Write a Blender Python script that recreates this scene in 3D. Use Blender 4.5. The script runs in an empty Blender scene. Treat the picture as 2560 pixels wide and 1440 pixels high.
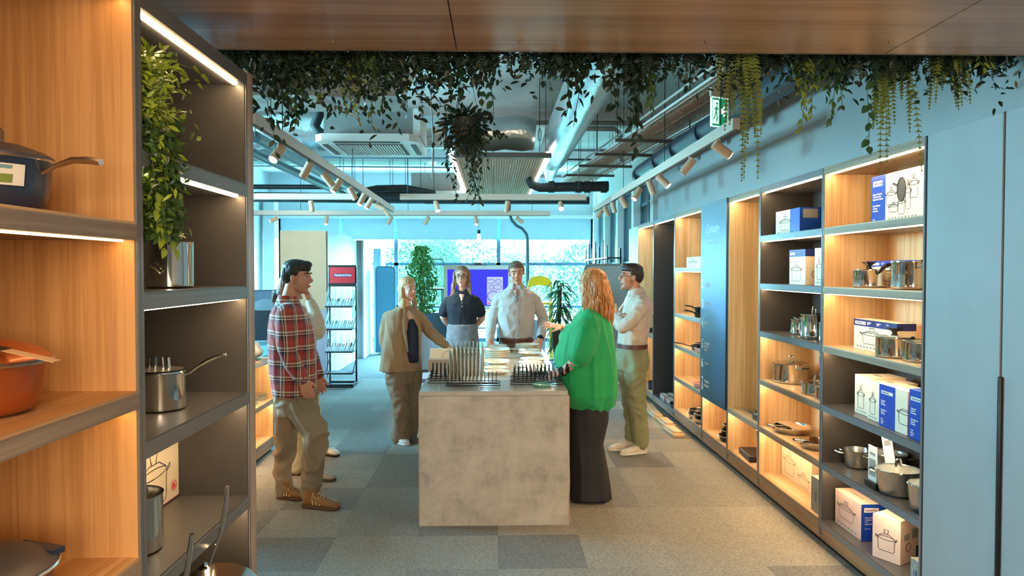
import bpy, bmesh, math, random
import numpy as np
from mathutils import Vector, Matrix, Quaternion, Euler, noise as mnoise
R = math.radians
PI = math.pi
random.seed(7)
C = bpy.context.scene.collection
S = bpy.context.scene
# ------------------------------------------------------------ camera, world, exposure
CH, F = 1.65, 1780.0
YAW, PITCH = R(-1.42), R(-1.4)
cd = bpy.data.cameras.new('camera'); cam = bpy.data.objects.new('camera', cd); C.objects.link(cam)
cd.sensor_width = 36.0; cd.lens = 36.0 * F / 2560.0; cd.clip_start = .05; cd.clip_end = 300
cam.location = (0, 0, CH); cam.rotation_euler = (R(90) + PITCH, 0, YAW)
S.camera = cam
S.view_settings.view_transform = 'Standard'; S.view_settings.look = 'None'
S.view_settings.gamma = 1; S.view_settings.use_curve_mapping = False
S.view_settings.exposure = 1.5
S.cycles.use_denoising = True
S.cycles.max_bounces = 7; S.cycles.diffuse_bounces = 4; S.cycles.glossy_bounces = 4
S.cycles.transparent_max_bounces = 12; S.cycles.transmission_bounces = 4
S.cycles.sample_clamp_indirect = 6; S.cycles.caustics_reflective = False; S.cycles.caustics_refractive = False
W = bpy.data.worlds.new('sky'); S.world = W; W.use_nodes = True
nt = W.node_tree; nt.nodes.clear()
o_ = nt.nodes.new('ShaderNodeOutputWorld'); b_ = nt.nodes.new('ShaderNodeBackground')
tc = nt.nodes.new('ShaderNodeTexCoord'); sp = nt.nodes.new('ShaderNodeSeparateXYZ'); rp = nt.nodes.new('ShaderNodeValToRGB')
nt.links.new(tc.outputs['Generated'], sp.inputs[0]); nt.links.new(sp.outputs['Z'], rp.inputs[0])
rp.color_ramp.elements[0].position = 0.0; rp.color_ramp.elements[0].color = (.31, .80, 1.0, 1)
rp.color_ramp.elements[1].position = .6; rp.color_ramp.elements[1].color = (.23, .68, 1.0, 1)
nt.links.new(rp.outputs[0], b_.inputs[0]); nt.links.new(b_.outputs[0], o_.inputs[0])
SKY = 50.0
b_.inputs[1].default_value = SKY
RM = cam.rotation_euler.to_matrix()
def ray(px, py):
    d = RM @ Vector(((px - 1280) / F, (720 - py) / F, -1)); return d
def at(px, py, Y):            # the point of the view ray lying at depth Y
    d = ray(px, py); return Vector((0, 0, CH)) + d * (Y / d.y)
def onz(px, py, z):           # the point of the view ray at height z
    d = ray(px, py); return Vector((0, 0, CH)) + d * ((z - CH) / d.z)
def onx(px, py, X):
    d = ray(px, py); return Vector((0, 0, CH)) + d * (X / d.x)
def yx(px, X, z=1.2):         # depth of a pixel column on the plane X
    return onx(px, 720, X).y
# ------------------------------------------------------------ lights
def area(name, loc, rot, sx, sy, power, col, spread=None):
    l = bpy.data.lights.new(name, 'AREA'); l.shape = 'RECTANGLE'; l.size = sx; l.size_y = sy; l.energy = power; l.color = col
    if spread: l.spread = spread
    o = bpy.data.objects.new(name, l); C.objects.link(o); o.location = loc; o.rotation_euler = rot; return o
def portal(name, loc, rot, sx, sy):
    o = area(name, loc, rot, sx, sy, 1, (1, 1, 1)); o.data.cycles.is_portal = True
    return o
portal('window_portal', (-1.6, 15.42, 1.6), (R(-90), 0, 0), 7.6, 3.0)
portal('window_portal', (-4.93, 6.3, 2.3), (0, R(-90), 0), 1.0, 2.2)  # portal of the added side window
# warm fill lights added out of view, behind and just above the camera
WARM = (1.0, .74, .46)
area('warm_fill_light', (.4, -3.3, 2.1), (R(90), 0, 0), 3.6, 1.6, 90, (1, .80, .58))
area('warm_fill_light', (-.2, .3, 2.30), (R(0), 0, 0), .9, .5, 6, (1, .74, .46))
def spot(loc, tgt, power, size=62, col=WARM, blend=.6, rad=.03):
    l = bpy.data.lights.new('track_spot_beam', 'SPOT'); l.energy = power; l.color = col; l.spot_size = R(size); l.spot_blend = blend; l.shadow_soft_size = rad
    o = bpy.data.objects.new('track_spot_beam', l); C.objects.link(o); o.location = loc
    o.rotation_euler = (Vector(tgt) - Vector(loc)).to_track_quat('-Z', 'Y').to_euler(); return o
# ------------------------------------------------------------ materials
MATS = {}
def srgb(c):
    return tuple(((x / 255) / 12.92 if x / 255 <= .04045 else ((x / 255 + .055) / 1.055) ** 2.4) for x in c)
def new_mat(name):
    m = bpy.data.materials.new(name); m.use_nodes = True; n = m.node_tree; b = n.nodes['Principled BSDF']; return m, n, b
def N(n, t): return n.nodes.new(t)
def mat(name, col, rough=.5, metal=0, var=.08, vs=6, bump=0, bs=40, emit=None, es=1, alpha=1, coat=0, stretch=(1, 1, 1), trans=0, spec=.5, sheen=0):
    if name in MATS: return MATS[name]
    m, n, b = new_mat(name); col = srgb(col)
    tc = N(n, 'ShaderNodeTexCoord'); mp = N(n, 'ShaderNodeMapping'); mp.inputs['Scale'].default_value = stretch
    n.links.new(tc.outputs['Object'], mp.inputs[0])
    ns = N(n, 'ShaderNodeTexNoise'); ns.inputs['Scale'].default_value = vs; ns.inputs['Detail'].default_value = 3
    n.links.new(mp.outputs[0], ns.inputs['Vector'])
    mx = N(n, 'ShaderNodeValToRGB')
    mx.color_ramp.elements[0].position = .3; mx.color_ramp.elements[1].position = .7
    mx.color_ramp.elements[0].color = tuple(x * (1 - var) for x in col) + (1,)
    mx.color_ramp.elements[1].color = tuple(min(1, x * (1 + var)) for x in col) + (1,)
    n.links.new(ns.outputs[0], mx.inputs[0]); n.links.new(mx.outputs[0], b.inputs['Base Color'])
    b.inputs['Roughness'].default_value = rough; b.inputs['Metallic'].default_value = metal
    b.inputs['Specular IOR Level'].default_value = spec
    if coat: b.inputs['Coat Weight'].default_value = coat; b.inputs['Coat Roughness'].default_value = .08
    if sheen: b.inputs['Sheen Weight'].default_value = sheen
    if alpha < 1: b.inputs['Alpha'].default_value = alpha
    if trans: b.inputs['Transmission Weight'].default_value = trans; b.inputs['IOR'].default_value = 1.3
    if emit: b.inputs['Emission Color'].default_value = srgb(emit) + (1,); b.inputs['Emission Strength'].default_value = es
    if bump:
        n2 = N(n, 'ShaderNodeTexNoise'); n2.inputs['Scale'].default_value = bs; n2.inputs['Detail'].default_value = 4
        n.links.new(mp.outputs[0], n2.inputs['Vector'])
        bp = N(n, 'ShaderNodeBump'); bp.inputs['Strength'].default_value = bump; bp.inputs['Distance'].default_value = .01
        n.links.new(n2.outputs[0], bp.inputs['Height']); n.links.new(bp.outputs[0], b.inputs['Normal'])
    MATS[name] = m; return m
def wood(name, c1, c2, axis='z', rough=.45, scale=1.0):
    if name in MATS: return MATS[name]
    m, n, b = new_mat(name)
    tc = N(n, 'ShaderNodeTexCoord'); mp = N(n, 'ShaderNodeMapping')
    s = {'x': (1.2, 55, 55), 'y': (55, 1.2, 55), 'z': (55, 55, 1.2)}[axis]
    mp.inputs['Scale'].default_value = tuple(q * scale for q in s); n.links.new(tc.outputs['Object'], mp.inputs[0])
    ns = N(n, 'ShaderNodeTexNoise'); ns.inputs['Scale'].default_value = 1; ns.inputs['Detail'].default_value = 6; ns.inputs['Roughness'].default_value = .65
    n.links.new(mp.outputs[0], ns.inputs['Vector'])
    m2 = N(n, 'ShaderNodeMapping'); m2.inputs['Scale'].default_value = tuple(q * .16 * scale for q in s); n.links.new(tc.outputs['Object'], m2.inputs[0])
    n3 = N(n, 'ShaderNodeTexNoise'); n3.inputs['Scale'].default_value = 1; n3.inputs['Detail'].default_value = 2; n.links.new(m2.outputs[0], n3.inputs['Vector'])
    ad = N(n, 'ShaderNodeMath'); ad.operation = 'ADD'; n.links.new(ns.outputs[0], ad.inputs[0]); n.links.new(n3.outputs[0], ad.inputs[1])
    cr = N(n, 'ShaderNodeValToRGB'); cr.color_ramp.elements[0].position = .78; cr.color_ramp.elements[1].position = 1.2 if False else 1.0
    hf = N(n, 'ShaderNodeMath'); hf.operation = 'MULTIPLY'; hf.inputs[1].default_value = .9; n.links.new(ad.outputs[0], hf.inputs[0])
    cr.color_ramp.elements[0].color = srgb(c2) + (1,); cr.color_ramp.elements[1].color = srgb(c1) + (1,)
    n.links.new(hf.outputs[0], cr.inputs[0]); n.links.new(cr.outputs[0], b.inputs['Base Color'])
    b.inputs['Roughness'].default_value = rough
    bp = N(n, 'ShaderNodeBump'); bp.inputs['Strength'].default_value = .12; bp.inputs['Distance'].default_value = .002
    n.links.new(ns.outputs[0], bp.inputs['Height']); n.links.new(bp.outputs[0], b.inputs['Normal'])
    MATS[name] = m; return m
def emis(name, col, st):
    if name in MATS: return MATS[name]
    m = mat(name, (255, 255, 255) if st > 2 else (8, 8, 8), .6, emit=col, es=st); return m
OAK = wood('oak', (226, 194, 152), (200, 160, 114)); OAKY = wood('oak_shelf', (224, 194, 154), (200, 162, 118), 'y')
OAKX = wood('oak_cross', (226, 194, 152), (200, 160, 114), 'x')
OAKD = wood('oak_deep', (212, 162, 106), (190, 140, 86), scale=1.8); OAKDY = wood('oak_deep_shelf', (214, 172, 122), (184, 136, 86), 'y')
EDGEY = wood('shelf_edge_wood', (168, 142, 118), (128, 106, 88), 'y'); EDGEZ = wood('pale_end_wood', (196, 172, 150), (166, 142, 122))
PLINTH = wood('plinth_wood', (176, 136, 98), (146, 108, 76), 'y'); CANW = wood('canopy_veneer', (214, 158, 114), (182, 126, 86), 'x', rough=.30)
DARK = mat('dark_laminate', (66, 63, 62), .42, var=.05, vs=30); DARKS = mat('dark_shelf_laminate', (88, 86, 86), .3, var=.05, vs=60, bump=.02, bs=300)
EDGED = mat('dark_edge', (112, 112, 114), .3, var=.1, vs=12, stretch=(1, .1, 12))
STEEL = mat('polished_steel', (215, 212, 205), .1, 1, var=.03); STEELB = mat('brushed_steel', (205, 200, 192), .28, 1, var=.06, vs=50)
BLK = mat('black_plastic', (26, 25, 27), .35, var=.1); BLKM = mat('black_metal', (30, 29, 31), .4, .3, var=.1)
WHT = mat('white_card', (238, 230, 220), .6, var=.02); CREAM = mat('cream_card', (240, 222, 196), .6, var=.02)
BLUEP = mat('print_blue', (28, 74, 176), .35, var=.05); NAVYP = mat('print_navy', (30, 40, 110), .4, var=.05)
GREYP = mat('print_grey', (150, 146, 142), .6, var=.05); INK = mat('print_ink', (74, 66, 62), .6, var=.05)
WPAINT = mat('white_paint', (222, 220, 214), .45, var=.02); TRACKM = mat('track_enamel', (214, 196, 180), .42, var=.02)
GLASS = mat('lid_glass', (225, 235, 230), .03, alpha=.25, var=.01)
# ------------------------------------------------------------ mesh builder
class MB:
    def __init__(s): s.v = []; s.f = []; s.m = []
    def add(s, vs, fs, mi=0):
        o = len(s.v); s.v += [tuple(p) for p in vs]; s.f += [tuple(i + o for i in f) for f in fs]; s.m += [mi] * len(fs); return s
    def box(s, x0, x1, y0, y1, z0, z1, mi=0):
        x0, x1 = min(x0, x1), max(x0, x1); y0, y1 = min(y0, y1), max(y0, y1); z0, z1 = min(z0, z1), max(z0, z1)
        return s.add([(x0, y0, z0), (x1, y0, z0), (x1, y1, z0), (x0, y1, z0), (x0, y0, z1), (x1, y0, z1), (x1, y1, z1), (x0, y1, z1)],
                     [(0, 3, 2, 1), (4, 5, 6, 7), (0, 1, 5, 4), (1, 2, 6, 5), (2, 3, 7, 6), (3, 0, 4, 7)], mi)
    def bar(s, p0, p1, w, h, mi=0, up=(0, 0, 1)):       # square bar between two points
        p0, p1 = Vector(p0), Vector(p1); d = (p1 - p0).normalized(); u = Vector(up)
        if abs(d.dot(u)) > .98: u = Vector((1, 0, 0))
        a = d.cross(u).normalized(); b = a.cross(d).normalized()
        vs = [p + a * (i * w / 2) + b * (j * h / 2) for p in (p0, p1) for i, j in ((-1, -1), (1, -1), (1, 1), (-1, 1))]
        return s.add(vs, [(3, 2, 1, 0), (4, 5, 6, 7), (0, 1, 5, 4), (1, 2, 6, 5), (2, 3, 7, 6), (3, 0, 4, 7)], mi)
    def tube(s, pts, r, n=8, mi=0, caps=True, closed=False, flat=1.0, up=(0, 0, 1)):
        pts = [Vector(p) for p in pts]; k = len(pts); rs = r if isinstance(r, (list, tuple)) else [r] * k
        rings = []; prev = None
        for i, p in enumerate(pts):
            if closed: t = pts[(i + 1) % k] - pts[i - 1]
            else: t = pts[min(i + 1, k - 1)] - pts[max(i - 1, 0)]
            if t.length < 1e-9: t = Vector((0, 0, 1))
            t.normalize()
            if prev is None:
                u = Vector(up)
                if abs(t.dot(u)) > .95: u = Vector((1, 0, 0)) if abs(t.x) < .9 else Vector((0, 1, 0))
                a = t.cross(u).normalized()
            else:
                a = prev - t * prev.dot(t)
                a = a.normalized() if a.length > 1e-6 else t.orthogonal().normalized()
            prev = a; b = t.cross(a).normalized()
            rings.append([p + a * (math.cos(2 * PI * j / n) * rs[i]) + b * (math.sin(2 * PI * j / n) * rs[i] * flat) for j in range(n)])
        vs = [q for rg in rings for q in rg]; fs = []
        for i in range(k if closed else k - 1):
            i2 = (i + 1) % k
            for j in range(n):
                j2 = (j + 1) % n; fs.append((i * n + j, i * n + j2, i2 * n + j2, i2 * n + j))
        if caps and not closed: fs += [tuple(range(n - 1, -1, -1)), tuple(range((k - 1) * n, k * n))]
        return s.add(vs, fs, mi)
    def cyl(s, p0, p1, r0, r1=None, n=16, mi=0): return s.tube([p0, p1], [r0, r0 if r1 is None else r1], n, mi)
    def lathe(s, prof, c=(0, 0, 0), n=24, mi=0, sx=1, sy=1):
        c = Vector(c); vs = []; fs = []; k = len(prof)
        for r, z in prof: vs += [c + Vector((r * sx * math.cos(2 * PI * j / n), r * sy * math.sin(2 * PI * j / n), z)) for j in range(n)]
        for i in range(k - 1):
            for j in range(n):
                j2 = (j + 1) % n; fs.append((i * n + j, i * n + j2, (i + 1) * n + j2, (i + 1) * n + j))
        if prof[0][0] > 1e-6: fs.append(tuple(range(n - 1, -1, -1)))
        if prof[-1][0] > 1e-6: fs.append(tuple(range((k - 1) * n, k * n)))
        return s.add(vs, fs, mi)
    def loft(s, secs, n=20, mi=0, pw=1.0):               # sections: (centre, vec a, vec b)
        vs = []; fs = []; k = len(secs)
        for c, a, b in secs:
            c, a, b = Vector(c), Vector(a), Vector(b)
            for j in range(n):
                t = 2 * PI * j / n; ct, st = math.cos(t), math.sin(t)
                if pw != 1: ct = math.copysign(abs(ct) ** pw, ct); st = math.copysign(abs(st) ** pw, st)
                vs.append(c + a * ct + b * st)
        for i in range(k - 1):
            for j in range(n):
                j2 = (j + 1) % n; fs.append((i * n + j, i * n + j2, (i + 1) * n + j2, (i + 1) * n + j))
        fs += [tuple(range(n - 1, -1, -1)), tuple(range((k - 1) * n, k * n))]
        return s.add(vs, fs, mi)
    def ell(s, c, r, rot=None, n=14, k=9, mi=0):
        c = Vector(c); r = (r, r, r) if isinstance(r, (int, float)) else r
        vs = []; fs = []
        for i in range(1, k):
            ph = PI * i / k
            for j in range(n):
                t = 2 * PI * j / n; p = Vector((r[0] * math.sin(ph) * math.cos(t), r[1] * math.sin(ph) * math.sin(t), -r[2] * math.cos(ph)))
                vs.append(c + (rot @ p if rot else p))
        for z in (-1, 1):
            p = Vector((0, 0, z * r[2])); vs.append(c + (rot @ p if rot else p))
        a, b = (k - 1) * n, (k - 1) * n + 1
        for i in range(k - 2):
            for j in range(n):
                j2 = (j + 1) % n; fs.append((i * n + j, i * n + j2, (i + 1) * n + j2, (i + 1) * n + j))
        for j in range(n):
            j2 = (j + 1) % n; fs.append((a, j2, j)); fs.append(((k - 2) * n + j, (k - 2) * n + j2, b))
        return s.add(vs, fs, mi)
    def prism(s, poly, fn, t0, t1, mi=0):                # polygon (u,v) extruded from t0 to t1, fn(u,v,t)->point
        k = len(poly); vs = [fn(u, v, t0) for u, v in poly] + [fn(u, v, t1) for u, v in poly]
        return s.add(vs, [tuple(range(k - 1, -1, -1)), tuple(range(k, 2 * k))] + [(i, (i + 1) % k, k + (i + 1) % k, k + i) for i in range(k)], mi)
    def build(s, name, mats, parent=None, ang=40, bev=0, fixn=False):
        me = bpy.data.meshes.new(name); me.from_pydata(s.v, [], s.f)
        for m in (mats if isinstance(mats, (list, tuple)) else [mats]): me.materials.append(m)
        me.polygons.foreach_set('material_index', s.m)
        if fixn:
            bm = bmesh.new(); bm.from_mesh(me); bmesh.ops.recalc_face_normals(bm, faces=bm.faces); bm.to_mesh(me); bm.free()
        me.polygons.foreach_set('use_smooth', [True] * len(me.polygons))
        me.set_sharp_from_angle(angle=R(ang)); me.update()
        o = bpy.data.objects.new(name, me); C.objects.link(o)
        if parent: o.parent = parent
        if bev:
            b = o.modifiers.new('bevel', 'BEVEL'); b.width = bev; b.segments = 2; b.limit_method = 'ANGLE'
        return o
def thing(name, label, cat, loc=(0, 0, 0), rz=0, group=None, rot=None):
    o = bpy.data.objects.new(name, None); C.objects.link(o); o.location = loc; o.rotation_euler = rot or (0, 0, rz)
    o.empty_display_size = .05; o['label'] = label; o['category'] = cat
    if group: o['group'] = group
    return o
def tag(o, label, cat, group=None, kind=None):
    o['label'] = label; o['category'] = cat
    if group: o['group'] = group
    if kind: o['kind'] = kind
    return o
def struct(name, mb, m, parent=None, **k):
    o = mb.build(name, m, parent, **k)
    if not parent: o['kind'] = 'structure'
    return o
def stuff(o): o['kind'] = 'stuff'; return o
def dup(o, parent=None, loc=None, rz=None, label=None, group=None):
    c = o.copy(); C.objects.link(c)
    if parent: c.parent = parent
    if loc is not None: c.location = loc
    if rz is not None: c.rotation_euler = (0, 0, rz)
    if label: c['label'] = label
    if group: c['group'] = group
    for ch in list(o.children): dup(ch, c)
    return c
_FONTCACHE = {}
def text(name, s, size, m, M4, parent=None, ext=.0006, align='LEFT', sx=1, bold=0):
    cu = bpy.data.curves.new(name, 'FONT'); cu.body = s; cu.size = size; cu.extrude = ext; cu.align_x = align; cu.offset = bold; cu.resolution_u = 2
    t = bpy.data.objects.new(name, cu); C.objects.link(t)
    dg = bpy.context.evaluated_depsgraph_get(); me = bpy.data.meshes.new_from_object(t.evaluated_get(dg))
    C.objects.unlink(t); bpy.data.objects.remove(t); me.name = name
    if sx != 1:
        for v in me.vertices: v.co.x *= sx
    me.materials.clear(); me.materials.append(m)
    o = bpy.data.objects.new(name, me); C.objects.link(o)
    if parent: o.parent = parent
    o.matrix_local = M4
    return o
def face_mx(origin, u, v):       # local x -> u, local y -> v, normal u x v
    u, v = Vector(u), Vector(v); w = u.cross(v)
    return Matrix(((u.x, v.x, w.x, origin[0]), (u.y, v.y, w.y, origin[1]), (u.z, v.z, w.z, origin[2]), (0, 0, 0, 1)))
# ------------------------------------------------------------ room shell
RX, LX, BY, CZ = 2.42, -4.8, 15.3, 3.72
CONC = mat('ceiling_concrete', (212, 214, 212), .75, var=.12, vs=1.6, bump=.25, bs=9)
CONCD = mat('concrete_beam', (128, 120, 112), .8, var=.12, vs=3, bump=.2, bs=20)
WALLM = mat('grey_blue_wall', (152, 156, 156), .7, var=.05, vs=2, bump=.05, bs=120)
WALLW = mat('pale_wall', (214, 218, 218), .7, var=.03, vs=2)
b = MB(); b.box(LX - .1, RX + .1, -3.6, BY + .1, -.12, -.004)
CARP_BASE = mat('carpet_base', (104, 103, 100), .95, var=.35, vs=160, bump=.5, bs=260)
floor = struct('floor', b, CARP_BASE)
CARPET = []
for i, (c, st) in enumerate([((158, 150, 138), (1, 3, 1)), ((142, 136, 127), (3, 1, 1)), ((152, 145, 133), (1, 3, 1)), ((130, 125, 118), (3, 1, 1)), ((162, 154, 141), (3, 1, 1))]):
    CARPET.append(mat('carpet_%d' % i, c, .95, var=.42, vs=75, bump=.6, bs=260, stretch=st))
tile_me = {}
rng = random.Random(3)
for iy in range(0, 16):
    for ix in range(-5, 4):
        x0, y0 = ix * .5 + .02, 2.9 + iy * .5
        if x0 > 1.9: continue
        k = rng.choice([0, 0, 1, 2, 2, 3, 4]) if x0 > -.6 else rng.choice([1, 1, 3, 2, 3])  # darker tiles on the left: that side's dimmer light put into the colour
        if k not in tile_me:
            o = MB().box(.0006, .4994, .0006, .4994, 0, .004).build('carpet_tile', CARPET[k], floor); tile_me[k] = o.data
        else:
            o = bpy.data.objects.new('carpet_tile', tile_me[k]); C.objects.link(o); o.parent = floor
        o.location = (x0, y0, -.004)
struct('ceiling', MB().box(LX - .1, RX + .1, -3.6, BY + .1, CZ, CZ + .15), CONC)
for k, (y, w, d) in enumerate([(4.6, .35, .3), (9.15, .4, .16), (12.3, .4, .2)]):
    struct('trim_%d' % (k + 1), MB().box(LX, RX, y, y + w, CZ - d, CZ), CONCD if k == 0 else CONC)
struct('wall_right', MB().box(RX, RX + .1, -3.5, 15.3, 0, CZ), WALLM)
struct('wall_bulkhead', MB().box(1.965, RX, 1.2, 7.5, 2.262, 2.86).box(1.98, RX, 7.5, 8.6, 2.262, 2.75), WALLM)
b = MB()   # far wall on the shop side, with its tall window openings
x0, x1 = 2.1, RX
b.box(x0, x1, 9.4, 15.3, 2.95, CZ); b.box(x0, x1, 10.75, 15.3, 0, .3); b.box(x0, x1, 9.4, 10.75, 2.262, 2.3)
for y in (9.4, 10.72, 12.1, 13.5, 15.0): b.box(x0, x1, y, y + .18, .3 if y > 10 else 2.262, 2.95)
wf = struct('wall_far', b, WALLW)
FRAME = mat('window_frame', (70, 105, 120), .45, var=.05)
PANE = mat('window_pane', (235, 250, 250), .02, alpha=.06, var=.01)
w2 = MB()
for y0, y1 in ((9.6, 10.7), (10.92, 12.08), (12.3, 13.48), (13.7, 14.98)):
    zb = .3 if y0 > 10.8 else 2.3
    for z in (zb, 1.75 if zb < 1 else 2.6, 2.9): w2.box(2.2, 2.26, y0, y1, z, z + .05)
    for y in (y0, (y0 + y1) / 2 - .02, y1 - .05): w2.box(2.2, 2.26, y, y + .05, zb, 2.95)
win2 = struct('window_2', w2, FRAME)
for y0, y1 in ((9.6, 10.7), (10.92, 12.08), (12.3, 13.48), (13.7, 14.98)):
    MB().box(2.225, 2.235, y0, y1, .3 if y0 > 10.8 else 2.3, 2.95).build('pane', PANE, win2)
# back wall: lintel wall, ledge, roller blinds, glazing down to the floor
b = MB(); b.box(LX, RX, BY, BY + .1, 2.8, CZ); b.box(LX, -4.55, BY, BY + .1, 0, 2.8); b.box(2.08, RX, BY, BY + .1, 0, 2.8); b.box(LX, RX, BY, BY + .1, 0, .12)
struct('wall_back', b, WALLW)
struct('trim_4', MB().box(-4.6, 2.1, BY - .12, BY, 2.76, 2.83), WPAINT)
b = MB()
XS = [-4.55, -3.25, -2.1, .09, 2.08]
for x in XS: b.box(x - .04, x + .04, BY, BY + .08, .12, 2.8)
b.box(-4.55, 2.08, BY, BY + .08, 1.76, 1.82); b.box(-4.55, 2.08, BY, BY + .08, .12, .2); b.box(-4.55, 2.08, BY, BY + .08, .85, .90)
win1 = struct('window_1', b, FRAME)
for i in range(4):
    MB().box(XS[i] + .04, XS[i + 1] - .04, BY + .035, BY + .045, .2, 2.33).build('pane', PANE, win1)
BLIND = mat('roller_blind', (165, 184, 190), .8, var=.02)
_n = BLIND.node_tree; _t = _n.nodes.new('ShaderNodeBsdfTranslucent'); _t.inputs[0].default_value = (.038, .036, .034, 1); _a = _n.nodes.new('ShaderNodeAddShader')
_n.links.new(_n.nodes['Principled BSDF'].outputs[0], _a.inputs[0]); _n.links.new(_t.outputs[0], _a.inputs[1]); _n.links.new(_a.outputs[0], _n.nodes['Material Output'].inputs[0])
for i in range(4):
    o = MB().box(XS[i] + .03, XS[i + 1] - .03, BY - .05, BY - .04, 2.33, 2.76).box(XS[i] + .03, XS[i + 1] - .03, BY - .055, BY - .035, 2.31, 2.335).build('roller_blind', BLIND)
    tag(o, ['pale roller blind half lowered over the window behind the white kitchen block', 'narrow pale roller blind above the pale door panels', 'wide pale roller blind above the ficus and the screen', 'wide pale roller blind above the yellow chair and palm'][i], 'blind', 'roller blinds on the back window')
WY0, WY1, WZ0, WZ1 = 5.2, 7.4, 1.8, 2.8  # unseen side window, added to throw cool light on the shop wall
b = MB(); b.box(LX - .1, LX, -3.5, BY, 0, WZ0); b.box(LX - .1, LX, -3.5, BY, WZ1, CZ); b.box(LX - .1, LX, -3.5, WY0, WZ0, WZ1); b.box(LX - .1, LX, WY1, BY, WZ0, WZ1)
struct('wall_left', b, WALLW)
b = MB()
for y in (WY0, (WY0 + WY1) / 2 - .03, WY1 - .06): b.box(LX - .08, LX - .02, y, y + .06, WZ0, WZ1)
b.box(LX - .08, LX - .02, WY0, WY1, WZ0, WZ0 + .06).box(LX - .08, LX - .02, WY0, WY1, WZ1 - .06, WZ1)
win3 = struct('window_added', b, FRAME)
for y in (WY0 + .06, (WY0 + WY1) / 2 + .03): MB().box(LX - .055, LX - .045, y, y + (WY1 - WY0) / 2 - .09, WZ0 + .06, WZ1 - .06).build('pane', PANE, win3)
struct('wall_rear', MB().box(LX, RX, -3.6, -3.5, 0, CZ), WALLM)
struct('column_back', MB().box(-4.72, -4.5, 14.7, 15.0, 0, 3.1), WPAINT)
# ------------------------------------------------------------ outside
GR = mat('meadow', (36, 62, 30), .9, var=.4, vs=.4)
g = struct('ground_outside', MB().box(-60, 60, 16.5, 110, -1.6, -1.5), GR)
LEAFT = [mat('tree_leaf_%d' % i, c, .7, var=.4, vs=.8) for i, c in enumerate([(30, 56, 30), (38, 64, 34), (26, 48, 38)])]
BARK = mat('bark', (84, 70, 54), .9, var=.3, bump=.4)
def tree_mesh(seed, rad, hh, mtl, nleaf):
    nleaf *= 3; r = random.Random(seed); v = []; f = []
    blobs = [(Vector((r.uniform(-.55, .55) * rad, r.uniform(-.5, .5) * rad, hh * r.uniform(.25, .9))), rad * r.uniform(.35, .6)) for _ in range(11)]
    for _ in range(nleaf):
        c, br = r.choice(blobs); d = Vector((r.gauss(0, 1), r.gauss(0, 1), r.gauss(0, 1))).normalized() * br * r.uniform(.6, 1.05)
        p = c + d; a = Vector((r.gauss(0, 1), r.gauss(0, 1), r.gauss(0, 1))).normalized(); e = a.orthogonal().normalized(); s = r.uniform(.06, .13)
        o = len(v); v += [p - a * s, p + e * s * .5, p + a * s, p - e * s * .5]; f.append((o, o + 1, o + 2, o + 3))
    m = MB(); m.add(v, f); return m
protos = []
for k, (rad, hh) in enumerate([(3.2, 5.4), (2.6, 4.4), (3.0, 4.9)]):
    t = thing('leafy_tree', 'leafy green tree standing outside beyond the back window', 'tree', (0, 0, -1.5), 0, 'trees beyond the back window')
    MB().tube([(0, 0, 0), (.1, 0, hh * .4), (.15, .1, hh * .7)], [.28, .2, .1], 8).build('trunk', BARK, t)
    stuff(tree_mesh(k + 5, rad, hh, None, 3600).build('foliage', LEAFT[k], t)); protos.append(t)
spots_t = [(-21, 34, 0, .95), (-14.3, 35, 1, 1.05), (-8.2, 34, 2, .88), (-2.0, 35, 0, .88), (4.3, 34, 1, 1.0), (10.4, 35, 2, .92), (17, 34, 0, 1), (-18, 44, 1, 1.25), (-11, 45, 2, 1.15), (-4.6, 44, 1, 1.2), (1.8, 45, 2, 1.05), (8.6, 44, 0, 1.05), (15.4, 45, 1, 1.25), (23, 44, 2, 1.2)]
for i, (x, y, k, s) in enumerate(spots_t):
    t = protos[k] if i < 3 else dup(protos[k])
    t.location = (x, y, -1.5); t.scale = (s, s, s); t.rotation_euler = (0, 0, i * 1.3)
    t['label'] = ('leafy green tree in the nearer row beyond the back window' if i < 7 else 'leafy green tree in the farther row beyond the back window')
# ------------------------------------------------------------ overhead wooden canopy
can = thing('wooden_canopy', 'large wood veneered overhead canopy panel spanning the top of the view', 'canopy', (0, 1.2, 2.4))
for x0, x1 in ((-1.6, -.13), (-.127, 1.35), (1.353, 2.6)):
    MB().box(x0, x1, -1.9, 1.25, 0, .05).build('veneer_board', CANW, can, bev=.001)
for px in (832, 1300, 1766, 2226):
    p = onz(px, 104, 2.4); m = MB(); m.lathe([(0, -.006), (.005, -.005), (.006, -.001), (.006, 0)], (p.x, p.y - 1.2, 0), 10).build('screw_cap', mat('brass_cap', (150, 110, 70), .4, .6), can)
m = MB(); m.box(-1.6, 2.6, 1.255, 1.262, .0, .055); m.build('edge_strip', EDGEY, can)
PLANTER = mat('planter_black', (34, 36, 34), .6)
tr = MB(); tr.box(-1.05, 2.35, .06, .10, 0, .16).box(-1.05, 2.35, .38, .42, 0, .16).box(-1.05, 2.35, .06, .42, 0, .03).box(-1.05, -1.02, .06, .42, 0, .16).box(2.32, 2.35, .06, .42, 0, .16)
o = tr.build('hanging_planter', PLANTER); o.location = (0, 2.40, 2.56)
tag(o, 'long black planter trough running behind the edge of the wooden canopy', 'planter')
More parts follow.
